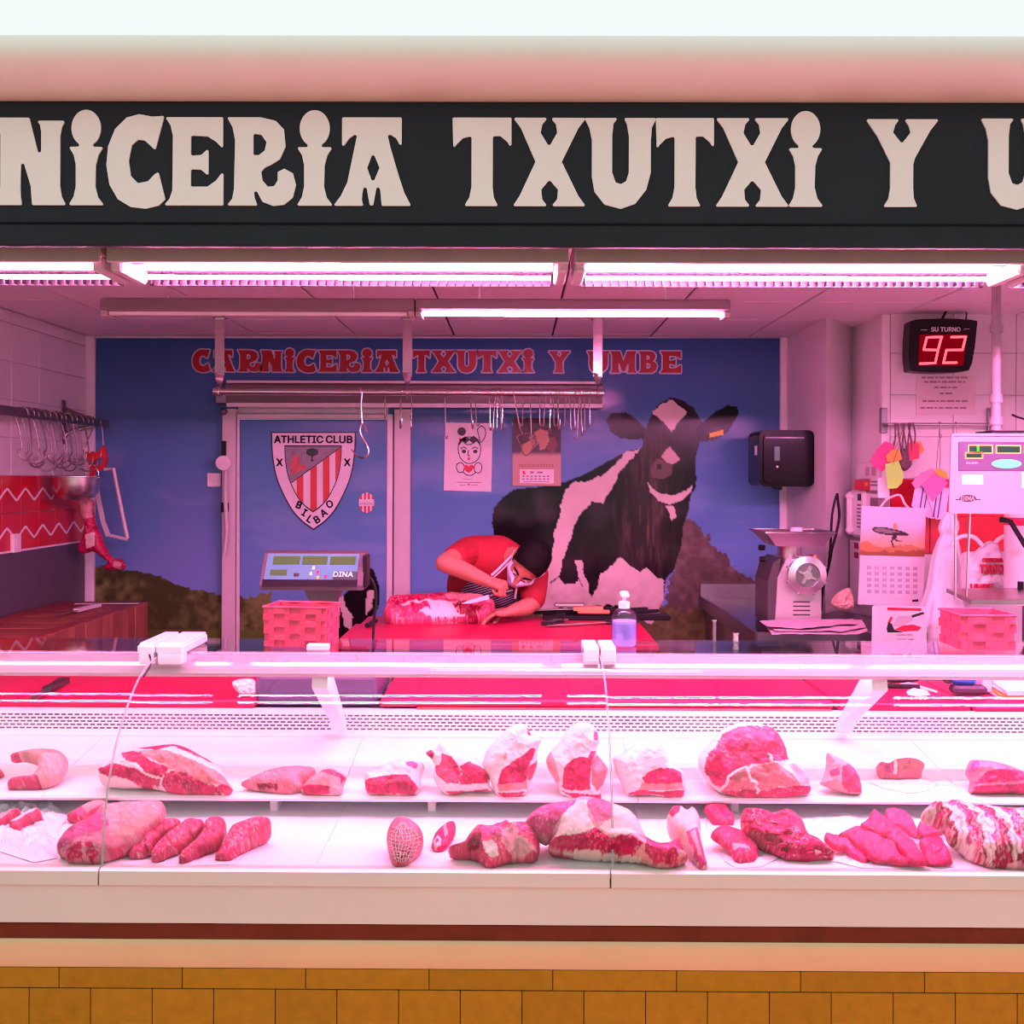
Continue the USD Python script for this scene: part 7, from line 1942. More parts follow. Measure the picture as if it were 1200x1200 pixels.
nt_, mn, on_ = meat("netted_roast", "small roast in elastic net on the bare lower tray", "meat", CB([(998, 580), (1008, 530), (1034, 490), (1070, 474), (1120, 489), (1162, 520), (1183, 560), (1177, 600), (1142, 652), (1112, 697), (1062, 713), (1033, 703), (1013, 652)]), [(CB([(1045, 675), (1080, 660), (1118, 672), (1105, 698), (1055, 708)]), LEAN)], ROSE * 0.5 + PALE * 0.3 + MAG * 0.2, z_low, 14, 0.05, 0.01, step=1.0, marb=0.2)
pu, pv_ = proj(mn.vertices)


def drape(msh, pu, pv_, pts, up=0.0012, rad=2.2):
    """Lays a line drawn in photo-sized steps on the front of a soft solid."""
    out = []
    for a, b in pts:
        near = np.hypot(pu - a, pv_ - b) < rad
        if near.any():
            c = msh.vertices[near]
            d = c[(c - [0, 0, EYE]).__pow__(2).sum(1).argmin()]
            out.append(d + np.array([0, -0.6, 0.8]) * up)
    return np.array(out)


strands = []
for k in range(8):
    f = (k + 0.5) / 8
    topx, botx = 1062 + 22 * f, 1040 + 72 * f
    midx = 1004 + 172 * f
    ln = drape(mn, pu, pv_, spline(CB([(topx, 482), (midx, 560), (midx * 0.6 + botx * 0.4, 640), (botx, 692)]), 26))
    if len(ln) > 4:
        strands.append(tube(ln, 0.0009, 5))
for k in range(9):
    yv = 505 + 20 * k
    hw_ = np.interp(yv, [480, 530, 570, 620, 690], [40, 75, 90, 78, 45])
    cx = np.interp(yv, [480, 580, 700], [1075, 1092, 1078])
    ln = drape(mn, pu, pv_, spline(CB([(cx - hw_, yv), (cx, yv + 12), (cx + hw_, yv)]), 22))
    if len(ln) > 4:
        strands.append(tube(ln, 0.0008, 5))
part(nt_, "elastic_net", strands, mat("net_white", (0.62, 0.50, 0.50), 0.7), kind="stuff", label="white elastic net")
meat("steak", "small red steak with a bone ring beside the netted roast", "meat", CC([(128, 802), (150, 740), (190, 700), (230, 678), (268, 684), (268, 740), (242, 792), (200, 833), (160, 843), (133, 827)]), [(CC([(135, 800), (165, 775), (185, 800), (180, 830), (145, 838)]), FAT * 0.8), (CC([(150, 800), (168, 792), (172, 815), (152, 822)]), LEAN), (CC([(200, 700), (215, 690), (225, 760), (205, 790)]), PALE)], LEAN, z_low, 12, 0.022, 0.008, step=1.0)
meat("stew_meat", "ragged trimmed meat lump with white fat, left of the shoulder", "meat", CC([(225, 836), (270, 818), (320, 798), (340, 768), (365, 738), (400, 708), (460, 703), (520, 688), (570, 669), (595, 688), (650, 683), (702, 690), (742, 740), (763, 790), (757, 852), (722, 893), (650, 898), (590, 903), (520, 928), (470, 944), (423, 918), (400, 883), (340, 858), (260, 853)]), [(CC([(420, 730), (520, 700), (560, 760), (500, 800), (430, 790)]), MAG), (CC([(430, 850), (480, 830), (520, 850), (530, 900), (490, 915), (440, 890)]), FAT), (CC([(540, 790), (600, 742), (575, 702), (620, 715), (640, 800), (700, 830), (750, 862), (680, 882), (590, 892), (540, 850)]), PALE), (CC([(330, 800), (400, 750), (430, 800), (405, 862), (335, 845)]), DEEP), (CC([(610, 700), (700, 695), (690, 780), (640, 790)]), MAG), (CC([(700, 790), (755, 790), (755, 850), (715, 830)]), LEAN)], ROSE, z_low, 18, 0.055, 0.01, step=1.05, marb=0.6, rough=1.5, wob=4.0)
meat("shoulder_joint", "large shoulder joint with shank, lying across the middle pane joint", "meat", CD([(75, 682), (110, 630), (170, 589), (250, 569), (330, 559), (400, 533), (470, 537), (540, 552), (600, 578), (680, 608), (732, 660), (762, 720), (792, 770), (850, 800), (910, 800), (968, 773), (992, 800), (1003, 850), (1028, 885), (1002, 912), (950, 938), (880, 947), (830, 933), (760, 908), (650, 893), (560, 883), (440, 872), (330, 853), (230, 832), (213, 806), (238, 765), (190, 772), (120, 733), (80, 702)]), [(CD([(75, 682), (170, 589), (330, 562), (390, 600), (300, 680), (222, 775), (120, 733)]), MAG), (CD([(295, 690), (385, 588), (442, 600), (440, 690), (482, 762), (400, 795), (248, 795)]), FAT), (CD([(430, 622), (480, 556), (572, 556), (612, 640), (560, 722), (478, 732)]), MAG * 0.8 + PALE * 0.2), (CD([(578, 596), (680, 618), (742, 700), (785, 780), (700, 795), (580, 805), (500, 762), (580, 702)]), FAT), (CD([(215, 798), (440, 790), (482, 764), (560, 812), (680, 800), (765, 850), (700, 893), (560, 880), (330, 850), (222, 828)]), LEAN), (CD([(785, 780), (900, 800), (970, 773), (1030, 885), (950, 940), (830, 935), (770, 880)]), ROSE * 0.4 + LEAN * 0.6), (CD([(955, 880), (1010, 865), (1010, 890), (965, 905)]), PALE), (CD([(240, 840), (560, 872), (760, 900), (750, 912), (440, 880), (240, 848)]), FAT)], PALE, z_low, 26, 0.075, 0.03, marb=0.5)
meat("bone_joint", "fatty knuckle piece with a tapering shank, right of the shoulder", "meat", CD([(908, 642), (938, 598), (990, 593), (1020, 613), (1050, 593), (1082, 618), (1104, 680), (1104, 740), (1114, 800), (1128, 870), (1144, 942), (1100, 953), (1068, 902), (1038, 842), (1008, 782), (958, 742), (918, 690)]), [(CD([(1015, 762), (1080, 745), (1148, 942), (1098, 955)]), MAG), (CD([(912, 625), (985, 600), (970, 662), (935, 685)]), LEAN), (CD([(1040, 770), (1065, 760), (1110, 900), (1090, 900)]), PALE)], ORG * 0.3 + FAT * 0.7, z_low, 12, 0.04, 0.01, step=1.05)
meat("steak", "red steak on paper, upper of the two right of the knuckle piece", "meat", CE([(223, 592), (260, 571), (350, 570), (378, 610), (404, 640), (392, 693), (320, 694), (278, 683), (248, 640)]), [], LEAN * 0.8 + ROSE * 0.2, z_low, 12, 0.025, 0.01, step=1.1, marb=0.3)
meat("steak", "red steak on paper, lower of the two right of the knuckle piece", "meat", CE([(263, 756), (300, 713), (360, 703), (420, 717), (480, 757), (532, 798), (544, 850), (524, 893), (460, 918), (408, 903), (378, 852), (320, 802)]), [(CE([(390, 830), (460, 840), (500, 870), (450, 860), (400, 860)]), PALE)], LEAN * 0.7 + ROSE * 0.3, z_low, 12, 0.028, 0.01, step=1.1, marb=0.3)
td_, md, od = meat("diced_beef", "heap of dark red diced beef left of the folded fillets", "meat", CE([(443, 632), (460, 610), (540, 613), (620, 628), (700, 607), (762, 638), (803, 680), (833, 750), (902, 790), (962, 840), (984, 884), (900, 893), (820, 900), (750, 893), (700, 889), (650, 853), (580, 803), (520, 768), (468, 732), (447, 680)]), [(CE([(510, 760), (640, 770), (720, 850), (700, 885), (600, 810)]), DEEP), (CE([(720, 800), (860, 800), (960, 850), (880, 890), (740, 885)]), LEAN)], LEAN * 0.85 + ROSE * 0.15, z_low, 18, 0.05, 0.01, step=1.0, marb=0.7, rough=1.3, rel=0.5)
for k, (a, b, r_) in enumerate(((455, 640, 30), (510, 640, 34), (570, 650, 32), (640, 650, 34), (700, 635, 34), (745, 660, 32), (500, 695, 34), (560, 710, 36), (640, 720, 38), (720, 710, 36), (780, 710, 32), (620, 790, 36), (690, 790, 38), (760, 780, 38), (820, 780, 34), (690, 850, 34), (760, 860, 36), (840, 850, 38), (900, 850, 32), (940, 870, 24))):
    px, py = CE([(a, b)])[0]
    pu, pv_ = proj(md.vertices)
    near = np.hypot(pu - px, pv_ - py) < 3
    if not near.any():
        continue
    cnd = md.vertices[near]
    c = cnd[((cnd - [0, 0, EYE]) ** 2).sum(1).argmin()]
    rr = r_ / 5 * 2.75 / FPX
    b_ = trimesh.convex.convex_hull(RNG.normal(size=(14, 3)) * [1.25, 0.8, 0.6])
    v_ = b_.vertices / np.linalg.norm(b_.vertices, axis=1).max()
    b_ = tm(m3.Manifold.hull_points((v_ * rr * 1.25).astype(np.float32)).refine_to_length(0.006))
    b_ = trimesh.Trimesh(b_.vertices, b_.faces, process=True)
    trimesh.smoothing.filter_laplacian(b_, 0.5, iterations=4)
    b_.vertices += c + np.array([0, 0.004, -0.004])
    cc2 = np.tile([LEAN, LEAN * 0.7 + ROSE * 0.3, LEAN * 0.6 + DEEP * 0.4][k % 3], (len(b_.vertices), 1)) * (0.75 + 0.5 * meshkit.fbm(b_.vertices * 90, 3, k))[:, None]
    ft = meshkit.fbm(b_.vertices * 55, 3, k + 50) > 0.66
    cc2[ft] = PALE
    part(td_, "beef_chunk", b_, meat_m, smooth=True, col=cc2)
FIL = [("leftmost, its end hanging over the paper", [(30, 680), (45, 638), (110, 653), (170, 668), (250, 758), (297, 790), (250, 817), (190, 772), (150, 737), (100, 737)], 0.0, 0.5), ("long one second from the left", [(110, 655), (170, 618), (240, 598), (340, 648), (430, 690), (480, 770), (552, 825), (480, 833), (400, 812), (300, 792), (230, 722), (170, 672)], 0.008, 0.42), ("folded one in the middle of the heap", [(240, 600), (280, 558), (322, 508), (390, 558), (470, 618), (540, 680), (600, 760), (640, 827), (540, 830), (480, 762), (430, 692), (340, 652)], 0.016, 0.25), ("topmost one at the back of the heap", [(388, 510), (480, 512), (542, 558), (578, 640), (560, 692), (480, 622), (400, 582)], 0.024, 0.3), ("small one at the back right of the heap", [(578, 590), (620, 538), (700, 568), (748, 620), (700, 662), (610, 668), (573, 640)], 0.014, 0.4), ("square one at the front right of the heap", [(588, 680), (700, 663), (742, 720), (778, 817), (640, 828), (603, 750)], 0.006, 0.2)]
for lab, ol, lf, mx in FIL:
    meat("beef_fillet", "thin pinkish red beef fillet, " + lab, "meat", CF(ol), [], LEAN * (1 - mx) + ROSE * mx * 1.5, z_low, 15, 0.018, 0.006, step=1.05, marb=0.12, lift=lf, group="folded beef fillets on the lower tray", rel=0.35, rough=0.9)
rp_ = []
for k in range(30):
    a = 560 + 26 * k
    wd_ = (9, 14, 7, 17, 10)[k % 5]
    rp_.append((CF([(a - 130, 430), (a - 130 + wd_, 430), (a + 10 + wd_, 540), (a + 75 + wd_, 640 + 20 * (k % 3)), (a + 120 + wd_, 850), (a + 120, 850), (a + 60, 640), (a - 5, 540)]), [LEAN, FAT, MAG, DEEP, FAT][(k * 3) % 5]))
meat("rib_plate", "large marbled rib plate at the right picture edge of the lower tray", "meat", CF([(598, 532), (640, 478), (680, 453), (740, 460), (790, 438), (860, 468), (950, 478), (1050, 488), (1150, 498), (1290, 520), (1290, 830), (1150, 847), (1050, 838), (990, 833), (900, 772), (830, 712), (758, 652), (738, 602), (680, 562)]), rp_ + [(CF([(990, 835), (1010, 780), (1080, 800), (1100, 840)]), LEAN), (CF([(1120, 790), (1200, 770), (1240, 840), (1140, 848)]), DEEP)], PALE, z_low, 16, 0.055, 0.01, marb=0.7, grain=50, rough=1.1, wob=7.0)

# ---- film and paper under the meat
film = mat("wrapping_film", (0.74, 0.70, 0.74), 0.3, var=0.03)


def film_px(name, label, pts, zf, amp, seed, n=34, lift=0.0015):
    P = np.array([on_deck(a, b, zf)[:2] for a, b in pts])
    poly = Polygon(P).buffer(0)
    x0, y0, x1, y1 = poly.bounds
    m = ext_xy(poly, 0, 0.0006)
    m = m.subdivide_to_size(max(x1 - x0, y1 - y0) / n)
    v = m.vertices.copy()
    top = v[:, 2] > 0.0003
    edge = np.clip(shapely.distance(poly.exterior, shapely.points(v[:, :2])) / 0.03, 0, 1)
    zz = zf(v[:, 0], v[:, 1]) + 0.0004 + lift * edge + edge * amp * np.abs(meshkit.fbm(np.c_[v[:, 0] * 26, v[:, 1] * 26, np.full(len(v), seed)], 4, seed) - 0.5) * 2
    m.vertices = np.c_[v[:, :2], zz + np.where(top, 0.0006, 0)]
    t = thing(name, label, "wrapping", tuple(np.r_[P.mean(0), zf(0, P[:, 1].mean())]))
    part(t, "sheet", m, film, smooth=35)


film_px("film_sheet", "crumpled white film sheet at the lower left of the tray", CA([(-60, 470), (60, 455), (200, 452), (340, 460), (400, 540), (340, 620), (350, 700), (330, 780), (200, 805), (60, 760), (-60, 720)]), z_low, 0.03, 31)
film_px("film_sheet", "white paper under the four lean strips", CB([(-90, 560), (-60, 490), (120, 462), (420, 465), (430, 500), (300, 640), (230, 700), (60, 705), (-120, 712)]), z_low, 0.006, 33)
film_px("film_sheet", "white paper under the two red steaks", CE([(200, 590), (240, 575), (420, 590), (560, 760), (660, 880), (560, 930), (420, 940), (350, 900), (270, 760)]), z_low, 0.008, 35)
film_px("film_sheet", "white paper under the diced beef and fillets", CF([(-180, 560), (60, 505), (300, 500), (560, 520), (700, 640), (790, 830), (600, 845), (250, 838), (100, 800), (-100, 800)]), z_low, 0.010, 37)
film_px("film_sheet", "clear film sheet under the small pale fillet", CF([(280, 330), (360, 300), (600, 300), (690, 340), (660, 380), (520, 400), (380, 370)]), z_up, 0.006, 39)

# ---- rack on the butcher's board and the leg hung at the left
meat("rib_rack", "rack of ribs the butcher is cutting on the red board", "meat", [(452, 713), (457, 704), (478, 700), (500, 699), (522, 698), (550, 698), (570, 703), (580, 709), (577, 721), (560, 727), (530, 727), (505, 730), (470, 731), (455, 728), (449, 720)], [([(455, 712), (480, 704), (520, 702), (510, 710), (470, 718)], LEAN), ([(520, 704), (560, 702), (578, 712), (560, 716), (530, 712)], PALE), ([(470, 716), (500, 712), (540, 716), (560, 724), (500, 728)], FAT), ([(530, 716), (565, 718), (560, 726), (535, 724)], DEEP), ([(480, 718), (500, 714), (505, 722), (485, 726)], LEAN)], ROSE, deck(515, 731, ZT + 0.004), 28, 0.05, 0.06, step=0.9, marb=0.9, rough=0.7, wob=4.0)


def K1(p):
    return [(a / 5.4545, 460 + b / 5.4545) for a, b in p]


tl_, ml, ol_ = meat("hanging_meat", "trimmed red leg bone hanging below the steel pan", "meat", K1([(505, 690), (592, 685), (602, 760), (618, 850), (642, 890), (664, 960), (690, 1012), (722, 1056), (772, 1064), (803, 1100), (793, 1132), (740, 1136), (680, 1136), (664, 1110), (690, 1085), (650, 1052), (600, 1018), (560, 1026), (520, 1030), (498, 992), (530, 920), (540, 840), (518, 780)]), [(K1([(505, 690), (592, 685), (600, 800), (540, 810)]), PALE), (K1([(560, 900), (620, 890), (620, 980), (570, 1000)]), FAT), (K1([(740, 1075), (790, 1090), (780, 1125), (735, 1110)]), PALE)], LEAN, at(106, 625, 6.25), 90, 0.04, 0.04, step=0.9, marb=0.6)
part(tl_, "hanging_hook", tube(spline([at(101, 592, 6.24), at(100.5, 560, 6.26), at(100, 525, 6.27), [xl, 6.27, zl - 0.03], [xl - 0.012, 6.27, zl + 0.02], [xl + 0.004, 6.27, zl + 0.032]], 24), 0.004, 6), hook_dark, smooth=40)

# ================================================================== the butcher
skin_m = mat("skin", (0.40, 0.155, 0.11), 0.5, var=0.06, scale=30, subsurface_weight=0.08, subsurface_scale=0.01)
shirt_m = mat("shirt_red", (0.29, 0.006, 0.018), 0.8, var=0.12, scale=18, bump=0.35, bscale=30)
hair_m = mat("hair_black", (0.005, 0.004, 0.0045), 0.7, var=0.4, scale=60, bump=0.5, bscale=260, spec=0.1)
apron_nodes = usdkit.material(stage, "/World/Looks/apron_stripes", {
    "co": ("geometry", {}), "mp": ("mapping", {"rotation": (0, 0.35, 0), "scale": (1, 0.3, 1)}),
    "w": ("wave_texture", {"wave_type": "bands", "bands_direction": "z", "profile": "saw", "scale": 26.0, "distortion": 1.0, "detail": 1.0, "detail_scale": 1.0}),
    "r": ("rgb_ramp", {"ramp": [(0.0, (0.045, 0.03, 0.06)), (0.80, (0.045, 0.03, 0.06)), (0.84, (0.55, 0.48, 0.52)), (1.0, (0.55, 0.48, 0.52))]}),
    "p": ("principled_bsdf", {"roughness": 0.8})}, [("co.position", "mp.vector"), ("mp.vector", "w.vector"), ("w.fac", "r.fac"), ("r.color", "p.base_color")], surface="p.BSDF")


def P_(px, py, Y):
    return at(px, py, Y)


J = {
    "chest": (P_(582, 657, 5.40), 0.118), "chest_r": (P_(562, 654, 5.40), 0.105), "chest_l": (P_(605, 668, 5.40), 0.100),
    "belly": (P_(566, 690, 5.55), 0.125), "belly_r": (P_(548, 686, 5.56), 0.10),
    "pelvis": (np.array([-0.21, 5.70, 0.97]), 0.125), "hip_r": (np.array([-0.31, 5.70, 0.93]), 0.10), "hip_l": (np.array([-0.11, 5.70, 0.93]), 0.10),
    "knee_r": (np.array([-0.34, 5.66, 0.50]), 0.065), "knee_l": (np.array([-0.08, 5.66, 0.50]), 0.065),
    "ankle_r": (np.array([-0.35, 5.74, 0.09]), 0.042), "ankle_l": (np.array([-0.07, 5.74, 0.09]), 0.042),
    "toe_r": (np.array([-0.37, 5.57, 0.035]), 0.034), "toe_l": (np.array([-0.05, 5.57, 0.035]), 0.034),
    "heel_r": (np.array([-0.35, 5.77, 0.04]), 0.038), "heel_l": (np.array([-0.07, 5.77, 0.04]), 0.038),
    "sh_r": (P_(550, 647, 5.36), 0.070), "sh_l": (P_(624, 674, 5.37), 0.070),
    "el_r": (P_(520.5, 660, 5.12), 0.043), "el_l": (P_(625, 706, 5.27), 0.043),
    "fa_r": (P_(538, 666, 5.09), 0.045), "wr_r": (P_(571, 681, 5.00), 0.029),
    "fa_l": (P_(617, 711, 5.22), 0.042), "wr_l": (P_(599, 716, 5.15), 0.028),
    "neck0": (P_(594, 655, 5.36), 0.066), "neck1": (P_(609, 655, 5.28), 0.056),
}
bones = [("chest", "chest_r", "chest_l"), ("chest", "chest_r", "belly", "belly_r"), ("chest_l", "chest", "belly"), ("belly", "belly_r", "pelvis"), ("pelvis", "hip_r", "hip_l"), ("hip_r", "knee_r"), ("knee_r", "ankle_r"), ("ankle_r", "heel_r", "toe_r"), ("hip_l", "knee_l"), ("knee_l", "ankle_l"), ("ankle_l", "heel_l", "toe_l"), ("chest_r", "sh_r"), ("chest_l", "sh_l"), ("sh_r", "el_r"), ("el_r", "fa_r"), ("fa_r", "wr_r"), ("sh_l", "el_l"), ("el_l", "fa_l"), ("fa_l", "wr_l"), ("chest", "neck0"), ("neck0", "neck1")]


def sph(p, r, s=(1, 1, 1)):
    return trimesh.creation.icosphere(2, 1.0).vertices * (np.array(s) * r) + np.array(p)


def hullM(*pts):
    return m3.Manifold.hull_points(np.vstack(pts).astype(np.float32))


# the head, made upright (x to its left, y forward, z up), then bowed into place
hd = hullM(sph((0, -0.012, 0.055), 0.088, (0.88, 1.08, 0.95)), sph((0, 0.010, 0.040), 0.082, (0.86, 1.0, 0.9)))
hd += hullM(sph((0.040, 0.045, -0.015), 0.030), sph((-0.040, 0.045, -0.015), 0.030), sph((0, 0.062, -0.075), 0.024, (1.2, 1, 0.9)), sph((0.045, 0.005, -0.045), 0.028), sph((-0.045, 0.005, -0.045), 0.028), sph((0, 0.052, 0.03), 0.045))
hd += hullM(sph((0, 0.094, 0.022), 0.008), sph((0, 0.112, -0.018), 0.011, (1.1, 1, 0.8)), sph((0.013, 0.098, -0.022), 0.008), sph((-0.013, 0.098, -0.022), 0.008))
hd += hullM(sph((0.022, 0.080, -0.050), 0.006), sph((-0.022, 0.080, -0.050), 0.006), sph((0, 0.092, -0.050), 0.007))
hd += hullM(sph((0.040, 0.078, 0.036), 0.010), sph((-0.040, 0.078, 0.036), 0.010), sph((0, 0.086, 0.036), 0.010))
for s_ in (-1, 1):
    hd += hullM(sph((s_ * 0.080, -0.005, 0.030), 0.010, (0.5, 1.0, 1.2)), sph((s_ * 0.086, -0.018, 0.034), 0.012, (0.4, 1.0, 1.2)), sph((s_ * 0.080, -0.008, -0.012), 0.008, (0.6, 1, 1)))
hd += hullM(sph((0, -0.02, -0.03), 0.055), sph((0, -0.035, -0.10), 0.054))
fwd = np.array([-0.46, -0.60, -0.655])
fwd /= np.linalg.norm(fwd)
up = np.array([0.50, -0.55, 0.62])
up -= fwd * (up @ fwd)
up /= np.linalg.norm(up)
left = np.cross(fwd, up)
HM = np.eye(4)
HM[:3, 0], HM[:3, 1], HM[:3, 2], HM[:3, 3] = np.cross(fwd, up), fwd, up, P_(617, 663, 5.21)
if np.linalg.det(HM[:3, :3]) < 0:
    HM[:3, 0] *= -1


def headed(M):
    t = tm(M) if not isinstance(M, trimesh.Trimesh) else M
    t = trimesh.Trimesh(t.vertices, t.faces, process=True)
    t.apply_transform(HM)
    return t


def back(t):
    """A trimesh as a manifold again."""
    return m3.Manifold(m3.Mesh(np.asarray(t.vertices, np.float32), np.asarray(t.faces, np.uint32)))


head = hd.refine_to_length(0.006)
th = trimesh.Trimesh(tm(head).vertices, tm(head).faces, process=True)
trimesh.smoothing.filter_taubin(th, 0.5, 0.52, 6)


def hand(wrist, toward, palm_n, curl, thumb_side=-1, spread=0.0185):
    """Palm, four fingers with two bends and a thumb from the side of the palm."""
    x = np.array(toward, float)
    x /= np.linalg.norm(x)
    z = np.array(palm_n, float)
    z -= x * (z @ x)
    z /= np.linalg.norm(z)
    y = np.cross(z, x)
    R = np.c_[x, y, z]
    W = lambda p: np.array(wrist) + R @ np.array(p, float)
    M = hullM(sph(W((0.0, -0.012, 0)), 0.021), sph(W((0.0, 0.012, 0)), 0.020), sph(W((0.075, -0.030, 0)), 0.015), sph(W((0.075, 0.030, 0)), 0.014), sph(W((0.04, -0.028, 0.004)), 0.018))
    for k, (ln, off) in enumerate(((0.96, -1.5), (1.06, -0.5), (1.0, 0.5), (0.82, 1.5))):
        p = np.array((0.082, off * spread, 0.0))
        a = 0.15
        prev, r0 = p, 0.0102
        for seg, (L, c) in enumerate(((0.042, curl[0]), (0.027, curl[1]), (0.021, curl[2]))):
            a += c * (1 + 0.06 * (k - 1.5))
            q = prev + ln * L * np.array((math.cos(a), 0.04 * off * 0.3, math.sin(a)))
            r1 = r0 * 0.93
            M += hullM(sph(W(prev), r0), sph(W(q), r1))
            prev, r0 = q, r1
    t0, t1, t2, t3 = (0.018, thumb_side * 0.022, 0.004), (0.045, thumb_side * 0.047, 0.020), (0.070, thumb_side * 0.042, 0.044), (0.088, thumb_side * 0.024, 0.056)
    for a, b, r0, r1 in ((t0, t1, 0.015, 0.012), (t1, t2, 0.012, 0.0105), (t2, t3, 0.0105, 0.009)):
        M += hullM(sph(W(a), r0), sph(W(b), r1))
    M = M.refine_to_length(0.005)
    t = trimesh.Trimesh(tm(M).vertices, tm(M).faces, process=True)
    trimesh.smoothing.filter_taubin(t, 0.5, 0.52, 4)
    return t, W


wr = J["wr_r"][0]
dirR = P_(588, 686, 4.97) - wr
hr_, WR = hand(wr, dirR, np.array([-0.30, 0.35, -0.9]), (1.25, 1.35, 0.9))
wl = J["wr_l"][0]
hl_, WL = hand(wl, np.array([-0.97, -0.20, -0.08]), np.array([0.05, 0.0, -1.0]), (0.30, 0.35, 0.3), thumb_side=1)

body = hull_chain(J, bones, step=0.022, smooth=7)
whole = back(body)
for t in (headed(th), hr_, hl_):
    whole = whole + back(t)
man = thing("person", "butcher in a red t-shirt, striped apron and face mask, bent over the red board", "person", (-0.21, 5.70, 0.0))
bt = part(man, "body", whole, skin_m, smooth=50, label="skin: head, arms and hands")


def grown(joints, bones_, grow, step=0.02, smooth=6, bulge=None):
    K = {k: (J[k][0] if k in J else joints[k][0], (J[k][1] if k in J else joints[k][1]) + grow.get(k, grow["*"])) for k in set(sum(map(list, bones_), []))}
    return hull_chain(K, bones_, step, smooth)


mid = lambda a, b, t: J[a][0] * (1 - t) + J[b][0] * t
J["slv_r"] = (mid("sh_r", "el_r", 0.50), 0.055)
J["slv_l"] = (mid("sh_l", "el_l", 0.86), 0.047)
J["waist"] = (mid("belly", "pelvis", 0.7), 0.128)
shirt = grown({}, [("chest", "chest_r", "chest_l"), ("chest", "chest_r", "belly", "belly_r"), ("chest_l", "chest", "belly"), ("belly", "belly_r", "waist"), ("chest_r", "sh_r"), ("chest_l", "sh_l"), ("sh_r", "slv_r"), ("sh_l", "slv_l"), ("chest", "neck0")], {"*": 0.012, "slv_r": 0.014, "slv_l": 0.014, "neck0": 0.002}, 0.016, 5)
nz = meshkit.fbm(shirt.vertices * 16, 3, 4) - 0.5
shirt.vertices += shirt.vertex_normals * (0.010 * nz)[:, None]
part(man, "shirt", shirt, shirt_m, smooth=50, label="bright red t-shirt")
trousers = grown({}, [("waist", "pelvis"), ("pelvis", "hip_r", "hip_l"), ("hip_r", "knee_r"), ("knee_r", "ankle_r"), ("hip_l", "knee_l"), ("knee_l", "ankle_l")], {"*": 0.012, "waist": 0.006, "ankle_r": 0.028, "ankle_l": 0.028}, 0.025, 5)
part(man, "trousers", trousers, mat("trousers_orange", (0.55, 0.12, 0.015), 0.8), smooth=50, label="orange work trousers")
for s_ in ("r", "l"):
    sh = grown({}, [("heel_" + s_, "toe_" + s_)], {"*": 0.006}, 0.02, 2)
    sh.vertices[:, 2] = np.maximum(sh.vertices[:, 2], 0.001)
    part(man, "shoe", sh, black_pl, smooth=50)
# the apron hangs from the chest: the front of a slightly larger trunk
ap_j = {k: (J[k][0] + np.array([-0.012, -0.045, -0.004]), J[k][1] * 0.98) for k in ("chest", "chest_l", "belly", "belly_r", "waist", "pelvis")}
ap_j["chest_b"] = (J["chest"][0] * 0.45 + J["belly"][0] * 0.55 + np.array([-0.015, -0.055, 0.0]), 0.112)
ap_j["chest_c"] = (P_(588, 694, 5.40), 0.085)
ap = hull_chain(ap_j, [("chest_b", "chest_c", "belly"), ("chest_c", "belly", "waist"), ("chest_b", "belly"), ("belly", "waist"), ("waist", "pelvis"), ("chest_b", "belly", "waist")], 0.02, 5)
part(man, "apron", ap, apron_nodes, smooth=50, label="dark apron with thin pale stripes")
strap = mat("strap_white", (0.66, 0.60, 0.62), 0.6)


def flat_tube(pts, w, t):
    a = tube(pts, 1.0, 8)
    return a


part(man, "apron_strap", tube(spline([P_(576, 674, 5.235), P_(584, 667, 5.225), P_(594, 657, 5.235), P_(602, 649, 5.26)], 16), 0.0065, 8), strap, smooth=40, label="white apron strap over the chest")
part(man, "apron_strap", tube(spline([P_(578, 677, 5.235), P_(587, 669, 5.22), P_(597, 659, 5.225), P_(604, 652, 5.25)], 16), 0.004, 8), strap, smooth=40)
part(man, "apron_strap", tube(spline([P_(606, 681, 5.19), P_(605, 690, 5.22), P_(603.5, 701, 5.26)], 12), 0.0055, 8), strap, smooth=40, label="white apron cord")
part(man, "apron_cord", tube(spline([P_(580, 695, 5.27), P_(586, 698, 5.25), P_(592, 696, 5.24), P_(600, 692, 5.24)], 16), 0.005, 6), strap, smooth=40)
# hair, mask, eyes, brows
hairM = hullM(sph((0, -0.016, 0.058), 0.098, (0.88, 1.08, 0.97)), sph((0, 0.004, 0.062), 0.093, (0.88, 1.0, 0.92)))
hairM = hairM.refine_to_length(0.008)
ht_ = trimesh.Trimesh(tm(hairM).vertices, tm(hairM).faces, process=True)
ht_.vertices += ht_.vertex_normals * (0.007 * (meshkit.fbm(ht_.vertices * 60, 3, 2) - 0.4))[:, None]
hm_ = back(ht_)
hm_ = hm_.trim_by_plane((0, -0.86, 0.60), -0.008).trim_by_plane((0.0, -0.15, 1.0), -0.03)
part(man, "hair", headed(hm_), hair_m, smooth=60, label="short black hair")
part(man, "sideburns", [headed(hullM(sph((s_ * 0.078, 0.012, 0.03), 0.010, (0.5, 1, 1)), sph((s_ * 0.074, 0.016, 0.0), 0.006, (0.5, 1, 1)), sph((s_ * 0.076, -0.01, 0.06), 0.014, (0.5, 1.4, 1)))) for s_ in (-1, 1)], hair_m, smooth=50)
mk_ = hullM(sph((0.046, 0.045, -0.020), 0.030), sph((-0.046, 0.045, -0.020), 0.030), sph((0, 0.066, -0.085), 0.026, (1.3, 1, 0.9)), sph((0.046, 0.010, -0.050), 0.028), sph((-0.046, 0.010, -0.050), 0.028), sph((0, 0.106, -0.022), 0.016, (1.1, 1, 1)))
mk_ = mk_.trim_by_plane((0, 1.0, 0.10), 0.012).trim_by_plane((0, -0.15, -1.0), -0.012).refine_to_length(0.008)
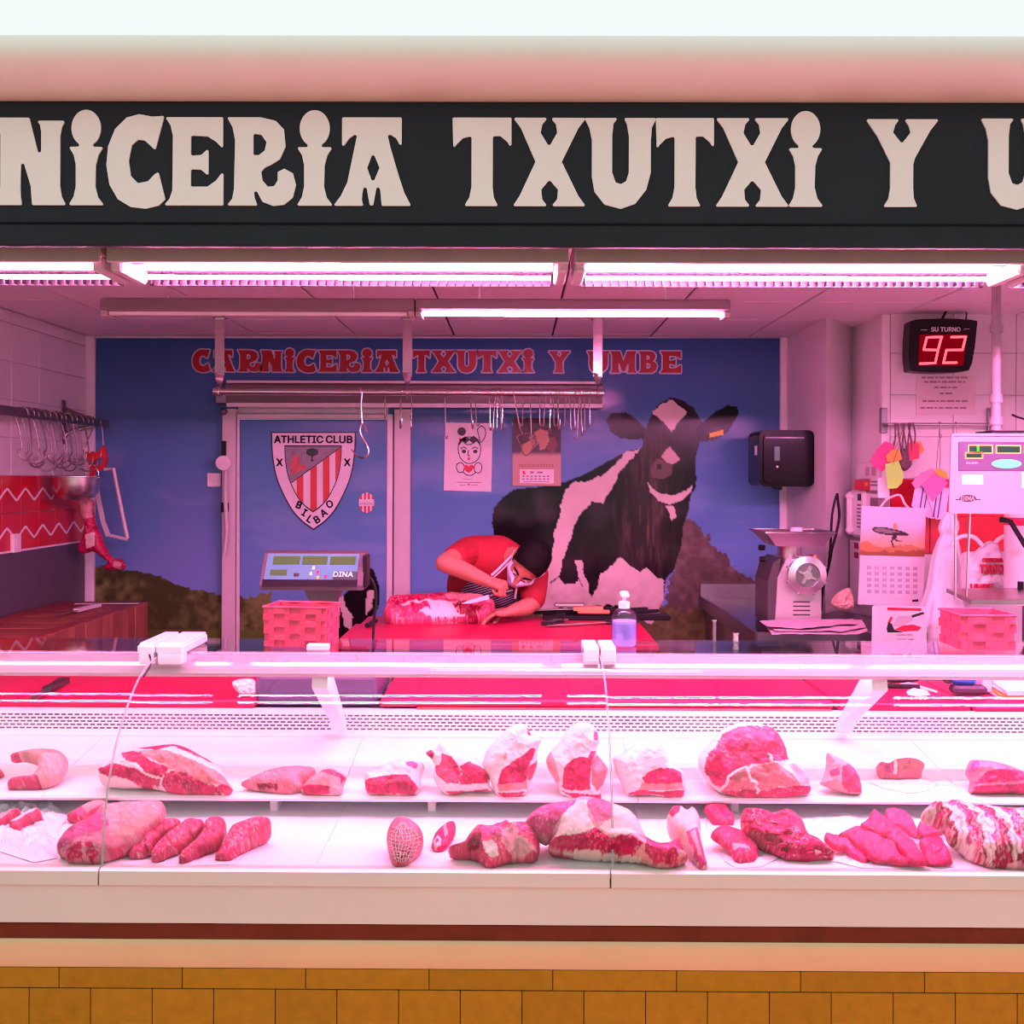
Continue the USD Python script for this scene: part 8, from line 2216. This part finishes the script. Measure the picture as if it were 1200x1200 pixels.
part(man, "face_mask", headed(mk_), mat("mask_blue_white", (0.55, 0.60, 0.78), 0.7, var=0.03), smooth=35, label="pale blue face mask")
for s_ in (-1, 1):
    part(man, "mask_loop", headed(tube(spline([(s_ * 0.062, 0.035, -0.02), (s_ * 0.084, 0.005, 0.0), (s_ * 0.094, -0.02, 0.02)], 10), 0.0018, 5)), strap)
    part(man, "eye", headed(trimesh.Trimesh(*(lambda m: (m.vertices * 0.0125 + [s_ * 0.032, 0.0795, 0.018], m.faces))(trimesh.creation.icosphere(2, 1.0)))), mat("eye_white", (0.7, 0.65, 0.65), 0.2), smooth=True)
    part(man, "pupil", headed(trimesh.Trimesh(*(lambda m: (m.vertices * [0.0055, 0.003, 0.0055] + [s_ * 0.032, 0.0915, 0.016], m.faces))(trimesh.creation.icosphere(2, 1.0)))), black_pl, smooth=True)
    part(man, "eyebrow", headed(hullM(sph((s_ * 0.016, 0.094, 0.040), 0.005, (1, 0.8, 0.8)), sph((s_ * 0.034, 0.088, 0.046), 0.0055, (1, 0.8, 0.8)), sph((s_ * 0.050, 0.076, 0.040), 0.004, (1, 0.8, 0.8)))), hair_m, smooth=50)
# the knife in his fist
a, b = WR((0.080, -0.05, 0.042)), P_(563, 703, 4.93)
kf = WR((0.078, 0.0, 0.040))
kd_ = P_(563, 702, 4.95) - kf
kd_ /= np.linalg.norm(kd_)
t = thing("knife", "boning knife with a bright blade held in the butcher's fist", "knife", tuple(kf))
part(t, "handle", rod(kf - kd_ * 0.055, kf + kd_ * 0.06, 0.0115, 12), hb_, smooth=40)
side = np.cross(kd_, [0.3, 1, 0.2])
side /= np.linalg.norm(side)
nrm_ = np.cross(kd_, side)
q = []
L = 0.135
for u, w1, w2 in ((0.06, -0.010, 0.011), (0.06 + 0.7 * L, -0.009, 0.008), (0.06 + L, -0.004, -0.003)):
    for w in (w1, w2):
        for e in (-0.0012, 0.0012):
            q.append(kf + kd_ * u + side * w + nrm_ * e)
part(t, "blade", trimesh.convex.convex_hull(np.array(q)), mat("bright_blade", (0.85, 0.82, 0.84), 0.3, 0.5))
